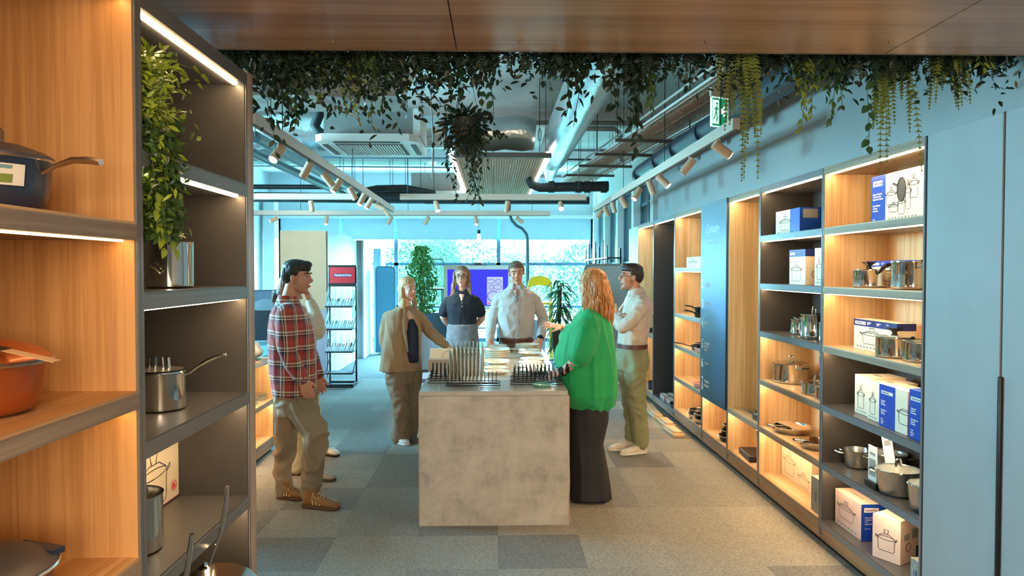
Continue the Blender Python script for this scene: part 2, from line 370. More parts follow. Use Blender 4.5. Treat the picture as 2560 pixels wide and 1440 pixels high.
# ------------------------------------------------------------ shelving
LED = emis('led_strip', (255, 216, 160), 26); LEDO = emis('led_strip_dim', (255, 196, 124), 7)
LEVR = [1.905, 1.555, 1.205, .85, .5, .15]
TH = .042
def unit(root, xf, xb, y0, y1, ztop, levels, bays, end=None, edge_u=EDGEY, led=True, ends=(True, True), plinth=True):
    """open shelving unit; xf = front plane, xb = back plane, bays = material code per bay from the top"""
    s = 1 if xb > xf else -1; rx, ry = root.location.x, root.location.y
    X0, X1 = xf - rx, xb - rx; Y0, Y1 = y0 - ry, y1 - ry; t = .012
    # uprights
    if ends[0]: MB().box(X0, X1, Y0, Y0 + t, .06, ztop).build('side_panel', EDGED, root)
    if ends[1]: MB().box(X0, X1, Y1 - t, Y1, .06, ztop).build('side_panel', EDGED, root)
    MB().box(X0, X1, Y0 + t, Y1 - t, ztop - TH, ztop).build('top_panel', edge_u if bays[0] == 'w' or bays[0] == 'o' else EDGED, root)
    tops = [ztop] + list(levels)
    for k, code in enumerate(bays):
        zt = tops[k] - TH; zb = tops[k + 1]
        M1, M2, M3 = {'w': (OAK, OAKX, OAKY), 'd': (DARK, DARK, DARKS), 'o': (OAKD, OAKX, OAKDY)}[code]
        MB().box(X0 + s * .004, X1, Y0 + t, Y0 + t + .006, zb, zt).build('side_lining', M1, root)
        MB().box(X0 + s * .004, X1, Y1 - t - .006, Y1 - t, zb, zt).build('side_lining', M1, root)
        MB().box(X1 - s * .012, X1, Y0 + t + .006, Y1 - t - .006, zb, zt).build('back_panel', M1, root)
        MB().box(X0 + s * .003, X1 - s * .012, Y0 + t, Y1 - t, zb - .006, zb).build('shelf', M3, root)
        MB().box(X0, X1 - s * .012, Y0 + t, Y1 - t, zb - TH, zb - .006).build('shelf', edge_u if code != 'd' else EDGED, root) if False else MB().box(X0, X1 - s * .012, Y0 + t, Y1 - t, zb - TH, zb - .0061).build('shelf_core', EDGEY if code in 'wo' else EDGED, root)
        if led:
            xx = X0 + s * .022
            MB().box(xx, xx + s * .012, Y0 + .03, Y1 - .03, zt - .004, zt).build('led_strip', LEDO if code == 'o' else LED, root)
    if plinth:
        zb = tops[-1] - TH
        MB().box(X0 + s * .006, X1, Y0, Y1, .035, zb).build('plinth', PLINTH, root)
        MB().box(X0 + s * .03, X1, Y0, Y1, 0, .035).build('toe_kick', BLK, root)
    return root
XF, XB = 1.962, 2.36
G1 = 'shelving units along the shop wall'
u = thing('shelving_unit', 'lit shelving unit beside the grey cabinets, oak bays above dark bays', 'shelving unit', (XF, 3.2, 0), 0, G1)
unit(u, XF, XB, 3.205, 4.215, 2.262, LEVR, 'wwwddd'); SU1 = u
u = thing('shelving_unit', 'lit shelving unit with dark bays on top and oak bays below', 'shelving unit', (XF, 4.22, 0), 0, G1)
unit(u, XF, XB, 4.22, 5.225, 2.262, LEVR, 'dddwww')
u = thing('shelving_unit', 'tall open oak niche with wall hooks, nearer the camera than the blue panel', 'shelving unit', (XF, 5.23, 0), 0, G1)
unit(u, XF, XB, 5.23, 5.935, 2.262, [.5, .15], 'ww')
u = thing('shelving_unit', 'oak shelving unit whose upper part is covered by the blue printed panel', 'shelving unit', (XF, 5.94, 0), 0, G1)
unit(u, XF, XB, 5.94, 6.67, 2.262, [.5, .15], 'ww')
u = thing('shelving_unit', 'oak shelving unit with frying pans on five shelves just past the blue panel', 'shelving unit', (XF, 6.68, 0), 0, G1)
unit(u, XF, XB, 6.68, 7.72, 2.262, [1.68, 1.19, .85, .5, .15], 'wwwww')
u = thing('shelving_unit', 'tall dark niche with rows of empty hooks beyond the pan shelves', 'shelving unit', (XF, 7.73, 0), 0, G1)
unit(u, XF, XB, 7.73, 8.75, 2.262, [.12], 'd')
u = thing('shelving_unit', 'farthest oak niche of the shop wall, behind the crossed-arms man', 'shelving unit', (XF, 8.76, 0), 0, G1)
unit(u, XF, XB, 8.76, 9.72, 2.262, [.85, .12], 'ww')
# pale end display panel past the last unit
o = MB().box(XF, XF + .1, 9.73, 10.35, .1, 2.25).build('poster_board', mat('pale_print', (196, 216, 220), .5, var=.03)); o = o; tag(o, 'pale blank display panel at the far end of the shop wall', 'panel')
# tall grey cabinets
CABD = mat('grey_door', (156, 158, 158), .5, var=.04, vs=5, bump=.06, bs=90)
cab = thing('tall_cabinet', 'tall plain grey cabinet with flush doors and a long black handle groove', 'cabinet', (XF, 2.1, 0))
MB().box(.02, .40, .0, 1.09, .06, 2.262).build('carcass', EDGED, cab)
MB().box(0, .02, .612, 1.09, .06, 2.262).build('door', CABD, cab, bev=.0015)
d2 = MB().box(0, .02, .0, .598, .06, 2.262).build('door', CABD, cab, bev=.0015)
MB().box(-.014, .004, .588, .604, .1, 1.24).build('handle', BLK, d2, bev=.004)
MB().box(.03, .4, 0, 1.09, 0, .06).build('toe_kick', BLK, cab)
# left units
LXF, LXB = -.815, -1.22
GL = 'shelving units close to the camera'
u = thing('shelving_unit', 'dark shelving unit nearest the camera with a trailing plant and saucepans', 'shelving unit', (LXF, 1.66, 0), 0, GL)
unit(u, LXF, LXB, 1.665, 2.385, 2.30, [1.935, 1.600, 1.250, .905, .56, .2], 'dddddd')
MB().box(-.001, -.405, .727, .785, 0, 2.31).build('end_panel', EDGEZ, u, bev=.002)
u = thing('shelving_unit', 'honey oak shelving unit filling the corner beside the camera', 'shelving unit', (LXF, .9, 0), 0, GL)
unit(u, LXF, LXB, .93, 1.66, 2.305, [1.761, 1.375, .991, .60, .2], 'ooooo')
# low unit with worktop behind, left
u = thing('low_shelf_unit', 'low oak shelf unit with worktop behind the plaid-shirt man', 'shelf unit', (-2.02, 4.6, 0))
unit(u, -2.02, -2.45, 4.6, 6.55, .86, [.48, .14], 'ww', led=True)
# ------------------------------------------------------------ under the ceiling
FOIL = mat('duct_foil', (206, 208, 206), .26, .9, var=.12, vs=5, bump=.9, bs=14)
FOILR = mat('duct_foil_ribbed', (214, 216, 214), .28, .85, var=.08, vs=5, bump=.5, bs=24, stretch=(1, 3, 1))
GALV = mat('galvanised', (150, 142, 134), .55, .2, var=.12, vs=4)
DPIPE = mat('dark_pipe', (38, 58, 72), .4, var=.12); BPIPE = mat('black_insulation', (22, 26, 30), .6, var=.2, bump=.3, bs=30)
GPIPE = mat('teal_grey_pipe', (74, 104, 118), .4, var=.08)
b = MB(); random.seed(2)
pts = [(x, 8.12 + .02 * math.sin(x * 3), 3.2 + .015 * math.sin(x * 7)) for x in np.arange(-4.7, .5, .12)]
b.tube(pts, [.19 + .012 * math.sin(i * 2.3) + .008 * math.sin(i * 5.1) for i in range(len(pts))], 20)
tag(b.build('foil_duct', FOIL), 'crinkled silver foil duct running across below the ceiling', 'duct')
d = thing('foil_duct', 'ribbed silver duct running lengthwise from the canopy to the light grid', 'duct', (.78, 2.9, 3.2))
b = MB(); pts = []; rs = []
for i in range(150):
    y = i * .042; pts.append((.0 - .006 * y, y, -.012 * y)); rs.append(.185 + (.008 if i % 2 else 0))
b.tube(pts, rs, 24); b.build('ribbed_sleeve', FOILR, d)
b = MB(); b.tube([(-.04, 6.25, -.075), (-.03, 6.45, -.1), (-.02, 6.75, -.18), (-.01, 7.0, -.27)], [.18, .15, .10, .06], 16); b.build('tapered_end', FOIL, d)
d = thing('rectangular_duct', 'wide rectangular sheet duct with a tilted pale end flap', 'duct', (-1.98, 5.9, 3.02))
MB().box(-2.75, 1.22, -.26, .32, 0, .34).build('duct_body', GALV, d, bev=.004)
MB().bar((1.24, -.24, .0), (1.42, -.24, .36), .03, .22, up=(0, 1, 0)).build('end_flap', WPAINT, d)
for x in (-.3, .62): MB().tube([(x, -.27, -.01), (x + .09, -.1, -.05), (x + .2, .05, -.09), (x + .23, .1, -.12)], .014, 8).build('hinge_clip', STEELB, d)
# second white duct box further back, behind the flap
d = thing('duct_box', 'brown-grey duct box carrying the ceiling cassette', 'duct', (-1.22, 7.2, 2.985))
MB().box(-.46, .42, -.1, .55, 0, .27).build('box', mat('lined_box', (132, 124, 118), .8, var=.12, bump=.2, bs=120), d)
MB().box(.42, .49, -.12, .55, .0, .26).build('side_plate', WPAINT, d)
MB().tube([(-.5, -.05, .26), (-.56, -.05, .10), (-.5, -.05, .02), (-.46, -.05, .03)], .05, 10).build('hose', BPIPE, d)
d = thing('ceiling_cassette', 'white square ceiling air unit with curved louvre grille', 'air conditioner', (-1.24, 7.42, 2.90))
MB().prism([(-.5, -.42), (-.42, -.5), (.42, -.5), (.5, -.42), (.5, .42), (.42, .5), (-.42, .5), (-.5, .42)], lambda u, v, t: (u, v, t), 0, .07).build('housing', WPAINT, d)
MB().box(-.32, .32, -.46, -.41, -.008, .0).build('louvre_flap', INK, d)
for k, s in ((0, -1), (1, 1)): MB().box(s * .41, s * .46, -.3, .3, -.008, 0).build('louvre_flap', INK, d)
g = MB()
for i in range(22):
    x = -.30 + i * .028; g.box(x, x + .012, -.3, .3, -.014, -.002)
stuff(g.build('grille', WPAINT, d)); MB().box(-.33, .33, -.33, .33, -.004, .001).build('filter', INK, d)
d = thing('ceiling_cassette', 'small white air unit high behind the tracks, nearer the back window', 'air conditioner', (-.92, 11.6, 2.84))
MB().box(-.5, .5, -.5, .5, 0, .05).build('housing', WPAINT, d, bev=.01); MB().box(-.38, .38, -.38, .38, .06, .34).build('box', GALV, d)
MB().box(-.32, .32, -.46, -.41, -.008, .0).build('louvre_flap', INK, d)
# pipe along the shop wall
d = thing('drain_pipe', 'thick dark blue pipe with collars rising along the shop wall', 'pipe', (1.76, 3.4, 2.80))
MB().cyl((0, -.6, 0), (0, 5.1, .03), .088, n=24).build('pipe', DPIPE, d)
for y in (.55, 1.75, 2.5, 3.35, 4.1, 5.08): MB().cyl((0, y, .0), (0, y + .1, .0), .102, n=24).build('collar', DPIPE, d)
for y in (1.2, 3.0): MB().bar((0, y, .09), (0, y, .9), .008, .008).build('hanger_rod', BLKM, d)
d = thing('insulated_pipe', 'thick black pipe stub with sleeves crossing below the ceiling by the tray', 'pipe', (1.0, 9.5, 2.765))
MB().tube([(-.55, .0, .12), (-.5, 0, .03), (-.40, 0, -.01), (0, 0, 0), (.52, 0, .01)], [.04, .06, .06, .065, .07], 16).build('pipe', BPIPE, d)
for x in (-.28, .08, .2, .42): MB().cyl((x, 0, 0), (x + .08, 0, 0), .078, n=18).build('collar', BPIPE, d)
def pipe(label, pts, r, m, cat='pipe', name='pipe', n=10):
    p0 = Vector(pts[0]); b = MB().tube([Vector(p) - p0 for p in pts], r, n)
    for q in (pts[0], pts[-1], pts[len(pts) // 2]):
        if q[2] > 2.5 and q[2] < 3.4 and name != 'hose': b.cyl(Vector(q) - p0, Vector((q[0], q[1], CZ)) - p0, .004, n=6)
    o = b.build(name, m); o.location = p0; return tag(o, label, cat)
pipe('upper of two slanting blue-grey pipes over the spotlights track', [(-2.02, 6.1, 2.78), (-1.98, 10.2, 2.78)], .05, GPIPE)
pipe('lower of two slanting blue-grey pipes over the spotlights track', [(-2.22, 6.2, 2.73), (-2.14, 10.2, 2.73)], .045, GPIPE)
pipe('thin black pipe crossing behind the track spots', [(-4.7, 10.4, 2.86), (-1.9, 10.4, 2.86)], .035, BPIPE)
pipe('kinked black insulated hose bundle beside the slanting track end', [(-2.0, 10.3, 2.84), (-1.86, 10.35, 2.80), (-1.7, 10.4, 2.84), (-1.3, 10.5, 2.86), (-1.05, 10.6, 2.82), (-.9, 10.7, 2.80)], .05, BPIPE)
pipe('second black hose sagging below the kinked bundle', [(-2.1, 10.6, 2.88), (-1.9, 10.55, 2.76), (-1.5, 10.6, 2.78), (-1.1, 10.7, 2.80)], .042, BPIPE)
pipe('dark straight pipe crossing behind the middle track bar', [(-1.2, 12.4, 2.87), (1.65, 12.4, 2.87)], .07, BPIPE)
pipe('dark flat pipe crossing above the far blinds on the side of the kitchen block', [(-4.6, 12.8, 2.96), (-1.1, 12.8, 2.93)], .09, BPIPE)
pipe('grey conduit bending down near the ribbed duct', [(.7, 8.6, 3.36), (1.45, 8.6, 3.36), (1.52, 8.6, 3.30), (1.52, 8.6, 2.96)], .03, mat('conduit', (150, 156, 158), .4, .3))
pipe('thin conduit looping over the cable tray', [(.7, 9.9, 3.32), (1.6, 9.9, 3.32), (1.68, 9.9, 3.25)], .018, mat('conduit', (150, 156, 158)))
pipe('second thin conduit looping over the cable tray', [(.6, 10.6, 3.05), (1.4, 10.6, 3.05), (1.48, 10.6, 2.98)], .018, mat('conduit', (150, 156, 158)))
pipe('long thin conduit under the ceiling above the slanting pipes', [(-4.7, 9.0, 3.08), (1.3, 9.0, 3.05)], .012, GPIPE)
pipe('second long thin conduit under the ceiling, slightly lower', [(-4.7, 9.6, 3.05), (-.3, 9.6, 3.03)], .010, GPIPE)
pipe('stiff blue-grey hose dropping in an S bend beside the tall man', [(.27, 12.9, 3.0), (.27, 12.9, 2.72), (.31, 12.9, 2.56), (.40, 12.9, 2.46), (.50, 12.9, 2.41), (.58, 12.9, 2.31), (.60, 12.9, 2.2), (.60, 12.9, .02)], [.03] * 7 + [.045], GPIPE, 'hose')
pipe('thin grey cable curling from the duct flap', [(-.62, 5.7, 3.05), (-.55, 5.7, 3.04), (-.5, 5.7, 2.97), (-.49, 5.75, 2.7), (-.5, 5.8, 2.4)], .006, mat('cable_grey', (150, 150, 148), .5), 'cable')
pipe('narrow grey beam ledge crossing under the concrete beam', [(-4.7, 8.95, 3.5), (2.3, 8.95, 3.5)], .03, GALV)
# cable tray
d = thing('cable_tray', 'long wire mesh cable tray with bright edges running off beyond the spots', 'cable tray', (0, 0, 0))
a0, a1 = Vector((1.80, 4.6, 3.0)), Vector((1.24, 10.9, 3.0)); dr = (a1 - a0).normalized(); sd = Vector((dr.y, -dr.x, 0)); L = (a1 - a0).length
for s in (-1, 1):
    for dz, off in ((0, .24), (.05, .27), (.0, .20)):
        MB().bar(a0 + sd * s * off + Vector((0, 0, dz)), a1 + sd * s * off + Vector((0, 0, dz)), .012, .018).build('side_rail', WPAINT, d)
g = MB()
for i in range(int(L / .045)):
    p = a0 + dr * i * .045; g.bar(p - sd * .24, p + sd * .24, .010, .004)
for s in (-.5, 0, .5): g.bar(a0 + sd * s * .3, a1 + sd * s * .3, .006, .004)
stuff(g.build('wire_mesh', mat('mesh_tan', (190, 156, 132), .5, .2), d))
MB().bar(a0 + Vector((0, 0, .03)), a1 + Vector((0, 0, .03)), .16, .02).build('cable_bundle', mat('tan_sheet', (176, 136, 112), .6, var=.2), d)
for k, t in enumerate((.42, .56, .70, .84)):
    p = a0 + dr * L * t; MB().bar(p - sd * .34 - Vector((0, 0, .03)), p + sd * .34 - Vector((0, 0, .03)), .04, .03).build('cross_bracket', mat('bracket_brown', (96, 84, 76), .6, .2), d)
    for s in (-.32, .32): MB().bar(p + sd * s, Vector((p.x + sd.x * s, p.y + sd.y * s, CZ)), .006, .006).build('hanger_rod', BLKM, d)
# hanging light raft
d = thing('ceiling_raft', 'tan slatted ceiling raft with a bright white edge light', 'ceiling panel', (.06, 9.8, 2.9))
g = MB()
for i in range(34): g.box(-.5 + i * .0300, -.494 + i * .03, -2, 2, 0, .03)
for i in range(58): g.box(-.5, .5, -2 + i * .07, -1.99 + i * .07, 0, .03)
stuff(g.build('grid', mat('raft_tan', (206, 178, 152), .6), d)); MB().box(-.5, .5, -2, 2, .031, .04).build('backing', mat('raft_back', (190, 160, 134), .7), d)
MB().box(.5, .54, -2.0, 2.0, -.01, .05).build('edge_light', emis('raft_light', (225, 250, 255), 2.5), d)
MB().box(-.56, -.5, -2.0, 2.0, -.01, .05).build('edge_light', emis('raft_light', (225, 250, 255), 2.5), d)
MB().bar((-.5, -2.04, .0), (.56, -2.04, .0), .05, .05).build('front_rail', mat('bracket_brown', (96, 84, 76)), d)
for x in (-.45, .5): MB().bar((x, -2.04, .02), (x, -2.04, .8), .006, .006).build('hanger_rod', BLKM, d)
# turnbuckle wire
d = thing('hanger_wire', 'thin hanger wire with a turnbuckle in front of the ribbed duct', 'wire', (.49, 7.72, 2.94))
MB().cyl((0, 0, 0), (0, 0, .78), .004, n=6).build('wire', BLKM, d); MB().tube([(0, 0, .10), (.015, 0, .13), (.015, 0, .22), (0, 0, .25), (-.015, 0, .22), (-.015, 0, .13)], .005, 6, closed=True).build('turnbuckle', BLKM, d)
# exit sign
d = thing('exit_sign', 'green running-man exit sign with arrow hanging beside the dark pipe', 'sign', (1.585, 5.0, 2.66), R(24))
GREEN = emis('sign_green', (20, 150, 96), .35); SW = emis('sign_white', (215, 255, 240), .45)
MB().box(-.075, .075, -.004, .012, 0, .205).build('sign_plate', SW, d)
MB().box(-.069, .069, -.0046, -.004, .006, .199).build('green_field', GREEN, d)
MB().box(-.08, .08, -.006, .016, .21, .27).build('lamp_housing', mat('housing_grey', (190, 190, 184), .5), d)
MB().box(.03, .075, -.01, .02, .27, .32).build('bracket', mat('bracket_red', (110, 50, 44), .5), d)
P2 = lambda u, v, t: (u, t, v)
MB().prism([(-.066, .02), (-.012, .02), (-.012, .185), (-.066, .185)], P2, -.0050, -.0046).build('door_mark', SW, d)
mn = MB(); mn.ell((-.030, -.0056, .16), (.009, .001, .009)); 
for q in ([(-.034, .145), (-.024, .145), (-.030, .09), (-.044, .09)], [(-.034, .14), (-.052, .12), (-.050, .112), (-.034, .126)], [(-.028, .14), (-.014, .12), (-.018, .115), (-.03, .126)], [(-.036, .1), (-.028, .1), (-.020, .06), (-.03, .03), (-.036, .034), (-.03, .062)], [(-.044, .1), (-.036, .1), (-.044, .06), (-.062, .05), (-.062, .058), (-.050, .066)]): mn.prism(q, P2, -.0058, -.0050)
mn.build('running_figure', GREEN, d, fixn=True)
MB().prism([(.0, .09), (.03, .09), (.03, .06), (.062, .11), (.03, .16), (.03, .13), (0, .13)], P2, -.0050, -.0046).build('arrow', SW, d)
MB().bar((0.05, 0, .3), (.05, 0, 1.05), .006, .006).build('hanger_rod', BLKM, d)
# detector
d = thing('smoke_detector', 'small white round detector under the ceiling near the hanging basket', 'detector', (-.78, 9.0, 3.0))
MB().lathe([(0, -.04), (.04, -.035), (.055, 0), (.055, .015)], n=18).build('dome', WPAINT, d); MB().cyl((0, 0, .01), (0, 0, .7), .005, n=6).build('stem', WPAINT, d)
# ------------------------------------------------------------ light tracks and spots
def track(label, p0, p1, hang):
    p0, p1 = Vector(p0), Vector(p1); t = thing('light_track', label, 'light track', tuple(p0)); e = p1 - p0
    MB().bar((0, 0, .035), e + Vector((0, 0, .035)), .045, .07).build('track_housing', TRACKM, t); MB().bar((0, 0, -.003), e + Vector((0, 0, -.003)), .022, .008).build('track_groove', INK, t)
    for k in hang:
        q = e * k; MB().cyl(q + Vector((0, 0, .07)), Vector((q.x, q.y, CZ - p0.z - q.z * 0)), .0035, n=6).build('hanger_wire', BLKM, t)
    return t
TZ = 2.50
track('long white light track slanting away over the blazer woman', (-1.40, 4.17, TZ), (-1.47, 10.4, TZ), (.1, .5, .95))
track('long white light track running along the shop wall', (1.46, 4.28, TZ), (1.45, 10.3, TZ), (.05, .3, .62, .97))
track('short white track bar coming in from the kitchen block side', (-4.6, 8.6, TZ), (-1.70, 8.6, TZ), (.4, .95))
track('white track bar crossing above the tall man, in front of the longer one', (-1.13, 8.6, TZ), (1.11, 8.6, TZ), (.04, .5, .96))
track('longest white track bar crossing low before the back window', (-4.6, 11.0, TZ), (.86, 11.0, TZ), (.3, .6, .95))
SPW = emis('spot_lens', (255, 240, 214), 9); SPD = mat('spot_lens_off', (150, 140, 128), .3)
SPM = mat('spot_enamel', (214, 176, 146), .45, var=.03)
GS = 'white track spotlights'
def tspot(label, top, aim, L=.13, r=.031, lit=True, pw=0, size=50):
    t = thing('track_spotlight', label, 'spotlight', top, 0, GS); a = Vector(aim).normalized()
    MB().cyl((0, 0, .0), (0, 0, -.045), .008, n=8).build('stem', SPM, t)
    c = Vector((0, 0, -.06)); MB().tube([c - a * L * .35, c + a * L * .65], r, 20).build('lamp_body', SPM, t)
    MB().tube([c + a * (L * .65), c + a * (L * .65 + .004)], r * .84, 20).build('lens', SPW if lit else SPD, t)
    if pw: spot(tuple(Vector(top) + c + a * (L * .65 + .02)), tuple(Vector(top) + c + a * 3), pw, size)
    return t
def at_track(px, X=None, Y=None):
    if X is not None: return (X, yx(px, X), TZ)
    q = at(px, 500, Y); return (q.x, Y, TZ)
PW = 60
for i, (px, aim, lit, pw, d) in enumerate([(700, (-.35, -.75, -.9), 1, PW * .6, 'lit, nearest on the slanting track, below the leaf tips'), (772, (-.6, .3, -.9), 0, PW, 'second on the slanting track, aimed down and outward'), (818, (.6, .2, -.8), 0, 0, 'third on the slanting track, aimed inward'), (846, (-.5, -.3, -.9), 1, PW, 'fourth on the slanting track, close to the third'),
        (880, (.45, .3, -.9), 0, PW * .7, 'fifth on the slanting track'), (908, (-.4, -.3, -.9), 1, 0, 'sixth on the slanting track, lit'), (926, (-.5, -.2, -.9), 1, 0, 'seventh on the slanting track, lit'), (945, (.9, .1, -.4), 0, 0, 'eighth on the slanting track, almost level'), (962, (.7, .2, -.9), 0, 0, 'last on the slanting track')]):
    tspot('white cylinder spotlight, ' + d, at_track(px, X=-1.43), aim, lit=bool(lit), pw=pw)
for i, (px, aim, lit, pw, d) in enumerate([(1796, (.75, .1, -.5), 1, 0, 'nearest on the shop wall track, aimed at the shelves'), (1722, (-.6, .1, -.8), 0, PW, 'second on the shop wall track, aimed into the room'), (1652, (.65, -.3, -.7), 1, 0, 'third on the shop wall track, lit'), (1625, (.35, .1, -.9), 0, 0, 'fourth on the shop wall track'),
        (1594, (-.5, -.2, -.8), 1, 0, 'fifth on the shop wall track, lit'), (1556, (.5, .1, -.9), 0, 0, 'sixth on the shop wall track'), (1532, (.25, .0, -1), 0, 0, 'seventh on the shop wall track'), (1514, (.4, .2, -.9), 0, 0, 'eighth on the shop wall track'), (1500, (-.55, 0, -.8), 0, 0, 'last on the shop wall track')]):
    tspot('white cylinder spotlight, ' + d, at_track(px, X=1.45), aim, lit=bool(lit), pw=pw)
spot((1.42, 6.0, 2.46), (2.2, 5.5, 1.2), 26, 44)
spot((-3.2, 8.6, 2.4), (-3.0, 11, 1.6), 30, 60)  # extra warm beam with no lamp body, added to brighten the beige block
for px, Y, aim, lit, pw, d in [(778, 8.6, (.12, 0, -1), 0, 0, 'alone under the short track bar'), (1091, 8.6, (.25, -.4, -.9), 1, PW, 'lit, at one end of the middle track bar'), (1268, 8.6, (-.15, 0, -1), 0, PW * .8, 'centre of the middle track bar, aimed down'), (1402, 8.6, (0, -.8, -.6), 1, PW * .7, 'glaring towards the camera from the middle track bar'),
        (688, 11, (-.9, -.2, -.45), 1, 0, 'low behind the end panel on the longest track bar'), (816, 11, (-.05, -.3, -1), 1, 0, 'second on the longest track bar, lit'), (976, 11, (-.55, .2, -.9), 0, 0, 'third on the longest track bar'), (1068, 11, (-.5, .2, -.9), 0, 0, 'fourth on the longest track bar'), (1189, 11, (.15, -.3, -1), 1, 0, 'fifth on the longest track bar, lit'), (1296, 11, (.8, 0, -.6), 0, 0, 'last on the longest track bar')]:
    tspot('white cylinder spotlight, ' + d, at_track(px, Y=Y), aim, lit=bool(lit), pw=pw)
# pendant
p = at(1197, 585, 12.6); d = thing('pendant_lamp', 'small black and white pendant bulb hanging before the back window', 'pendant lamp', tuple(p))
MB().cyl((0, 0, -.0), (0, 0, .07), .028, n=14).build('socket', BLK, d); MB().lathe([(0, -.13), (.03, -.12), (.034, -.08), (.026, 0)], n=14).build('bulb', emis('bulb_glow', (255, 250, 235), 6), d); MB().cyl((0, 0, .07), (0, 0, CZ - p.z), .003, n=6).build('cord', BLK, d)
# ------------------------------------------------------------ far furniture
BEIGE = mat('beige_panel', (206, 178, 144), .6, var=.03); WSL = mat('white_slat', (176, 184, 188), .5, var=.03); GREYC = mat('grey_cabinet', (132, 128, 126), .6)
d = thing('kitchen_block', 'large beige-fronted block with white plank side behind the red stand', 'cabinet block', (-3.0, 12.0, 0))
MB().box(-.28, .415, -1.0, -.96, 1.05, 2.26).build('front_panel', BEIGE, d); MB().box(-.20, .415, -1.0, -.96, .0, 1.05).build('front_panel', mat('lilac_panel', (170, 172, 186), .6), d)
for k in range(5):
    y = -.95 + k * .46; MB().box(.40, .435, y, y + .452, 1.3 if k == 4 else .0, 2.26 if k < 4 else 2.2).build('side_plank', WSL, d, bev=.002)
MB().box(-.28, .40, -.96, 1.3, 0, 2.24).build('carcass', WSL, d); MB().box(.40, .425, .89, 1.34, .78, 1.3).build('niche', INK, d); MB().box(.40, .44, .89, 1.34, .0, .78).build('drawer_front', WSL, d)
d = thing('door_panel', 'pale upright panel with grey edge beyond the kitchen block', 'door panel', (-2.5, 13.4, 0)); MB().box(-.09, .02, 0, .05, 0, 2.22).build('edge_face', GREYC, d); MB().box(.02, .05, 0, 1.0, 0, 2.22).build('side_face', WSL, d)
d = thing('door_panel', 'second pale upright panel next to the blue screen', 'door panel', (-2.38, 14.5, 0)); MB().box(-.07, .06, 0, .05, 0, 2.1).build('edge_face', mat('panel_blue_grey', (150, 176, 190), .6), d); MB().box(.06, .08, 0, .6, 0, 2.1).build('side_face', WSL, d)
def screen(label, x0, x1, y, z1, col, nm, z0=.02, rc=.06):
    t = thing('partition_screen', label, 'partition', ((x0 + x1) / 2, y, 0)); w = (x1 - x0) / 2
    poly = [(-w, z0), (w, z0), (w, z1 - rc), (w - rc * .3, z1 - rc * .3), (w - rc, z1), (-w + rc, z1), (-w + rc * .3, z1 - rc * .3), (-w, z1 - rc)]
    MB().prism(poly, lambda u, v, q: (u, q, v), -.02, .02).build('felt_panel', mat(nm, col, .95, var=.12, vs=60, bump=.2, bs=200), t)
    MB().tube([(-w, 0, z0), (-w, 0, z1 - rc), (-w + rc * .3, 0, z1 - rc * .3), (-w + rc, 0, z1), (w - rc, 0, z1), (w - rc * .3, 0, z1 - rc * .3), (w, 0, z1 - rc), (w, 0, z0)], .026, 6).build('rim', mat(nm + '_rim', tuple(c * .8 for c in col), .8), t)
    for s in (-.6, .6): MB().box(w * s - .03, w * s + .03, -.15, .15, 0, .02).build('foot', WPAINT, t)
screen('light blue felt partition screen left of the ficus', -2.34, -1.98, 14.2, 1.72, (96, 150, 178), 'felt_blue')
screen('tall grey felt partition screen behind the two people on the shop side', 1.33, 1.94, 10.4, 1.73, (146, 142, 138), 'felt_grey')
screen('pale blue partition screen at the far side behind the low shelf', -4.6, -3.72, 13.0, 1.28, (150, 170, 196), 'felt_pale')
# display screen
d = thing('display_screen', 'large white-framed screen showing a blue slide with a food picture', 'screen', (-.29, 12.5, 0))
MB().box(-.60, .60, 0, .05, .97, 1.745).build('bezel', WPAINT, d, bev=.01); MB().box(-.53, .53, -.004, 0, 1.03, 1.67).build('display', emis('slide_blue', (52, 44, 226), .42), d)
pic = MB().box(.16, .44, -.008, -.004, 1.05, 1.54).build('slide_picture', emis('slide_white', (190, 204, 246), .36), d)
for (u, v, a, b_, c) in [(.225, 1.46, .07, .035, 'o'), (.36, 1.46, .05, .035, 'o'), (.24, 1.36, .04, .04, 'o'), (.345, 1.36, .075, .04, 'o'), (.27, 1.2, .10, .09, 'p')]:
    MB().tube([(u + a * math.cos(t * PI / 9), -.0095, v + b_ * math.sin(t * PI / 9)) for t in range(18)], .006 if c == 'o' else .01, 6, closed=True).build('drawn_plate', emis('slide_ink', (120, 130, 215), .3), pic)
MB().tube([(.17 + i * .026, -.011, 1.09 - .03 * math.sin(i * PI / 8)) for i in range(9)], .010, 6).build('red_rim', emis('slide_red', (235, 80, 100), .36), pic)
MB().box(-.05, .07, .0, .04, 1.75, 1.79).build('webcam', BLK, d); MB().box(-.14, .16, -.01, .05, 1.745, 1.752).build('camera_mount', BLK, d)
for s in (-.4, .4): MB().box(s - .03, s + .03, .0, .06, .02, .97).build('stand_leg', BLKM, d); MB().box(s - .03, s + .03, -.3, .3, 0, .03).build('stand_foot', BLKM, d)
# wire shelf rack by the far window
d = thing('wire_rack', 'slim black metal rack with upright rods by the shop side windows', 'rack', (1.76, 12.6, 0))
for k in range(7):
    MB().bar((.0 + .0 * k, -1.5 + k * .42, 1.5), (0, -1.5 + k * .42, 2.05 + (.1 if k % 2 else 0)), .018, .018).build('upright', BLKM, d)
for z in (1.5, 1.84): MB().box(-.02, .22, -1.6, 1.2, z, z + .02).build('rack_shelf', BLKM, d)
for y in (-1.55, 1.15): MB().bar((.2, y, 0), (.2, y, 2.0), .03, .03).build('post', BLKM, d)
MB().box(.02, .14, -.3, -.18, 1.52, 1.7).build('printed_card', BLUEP, d)
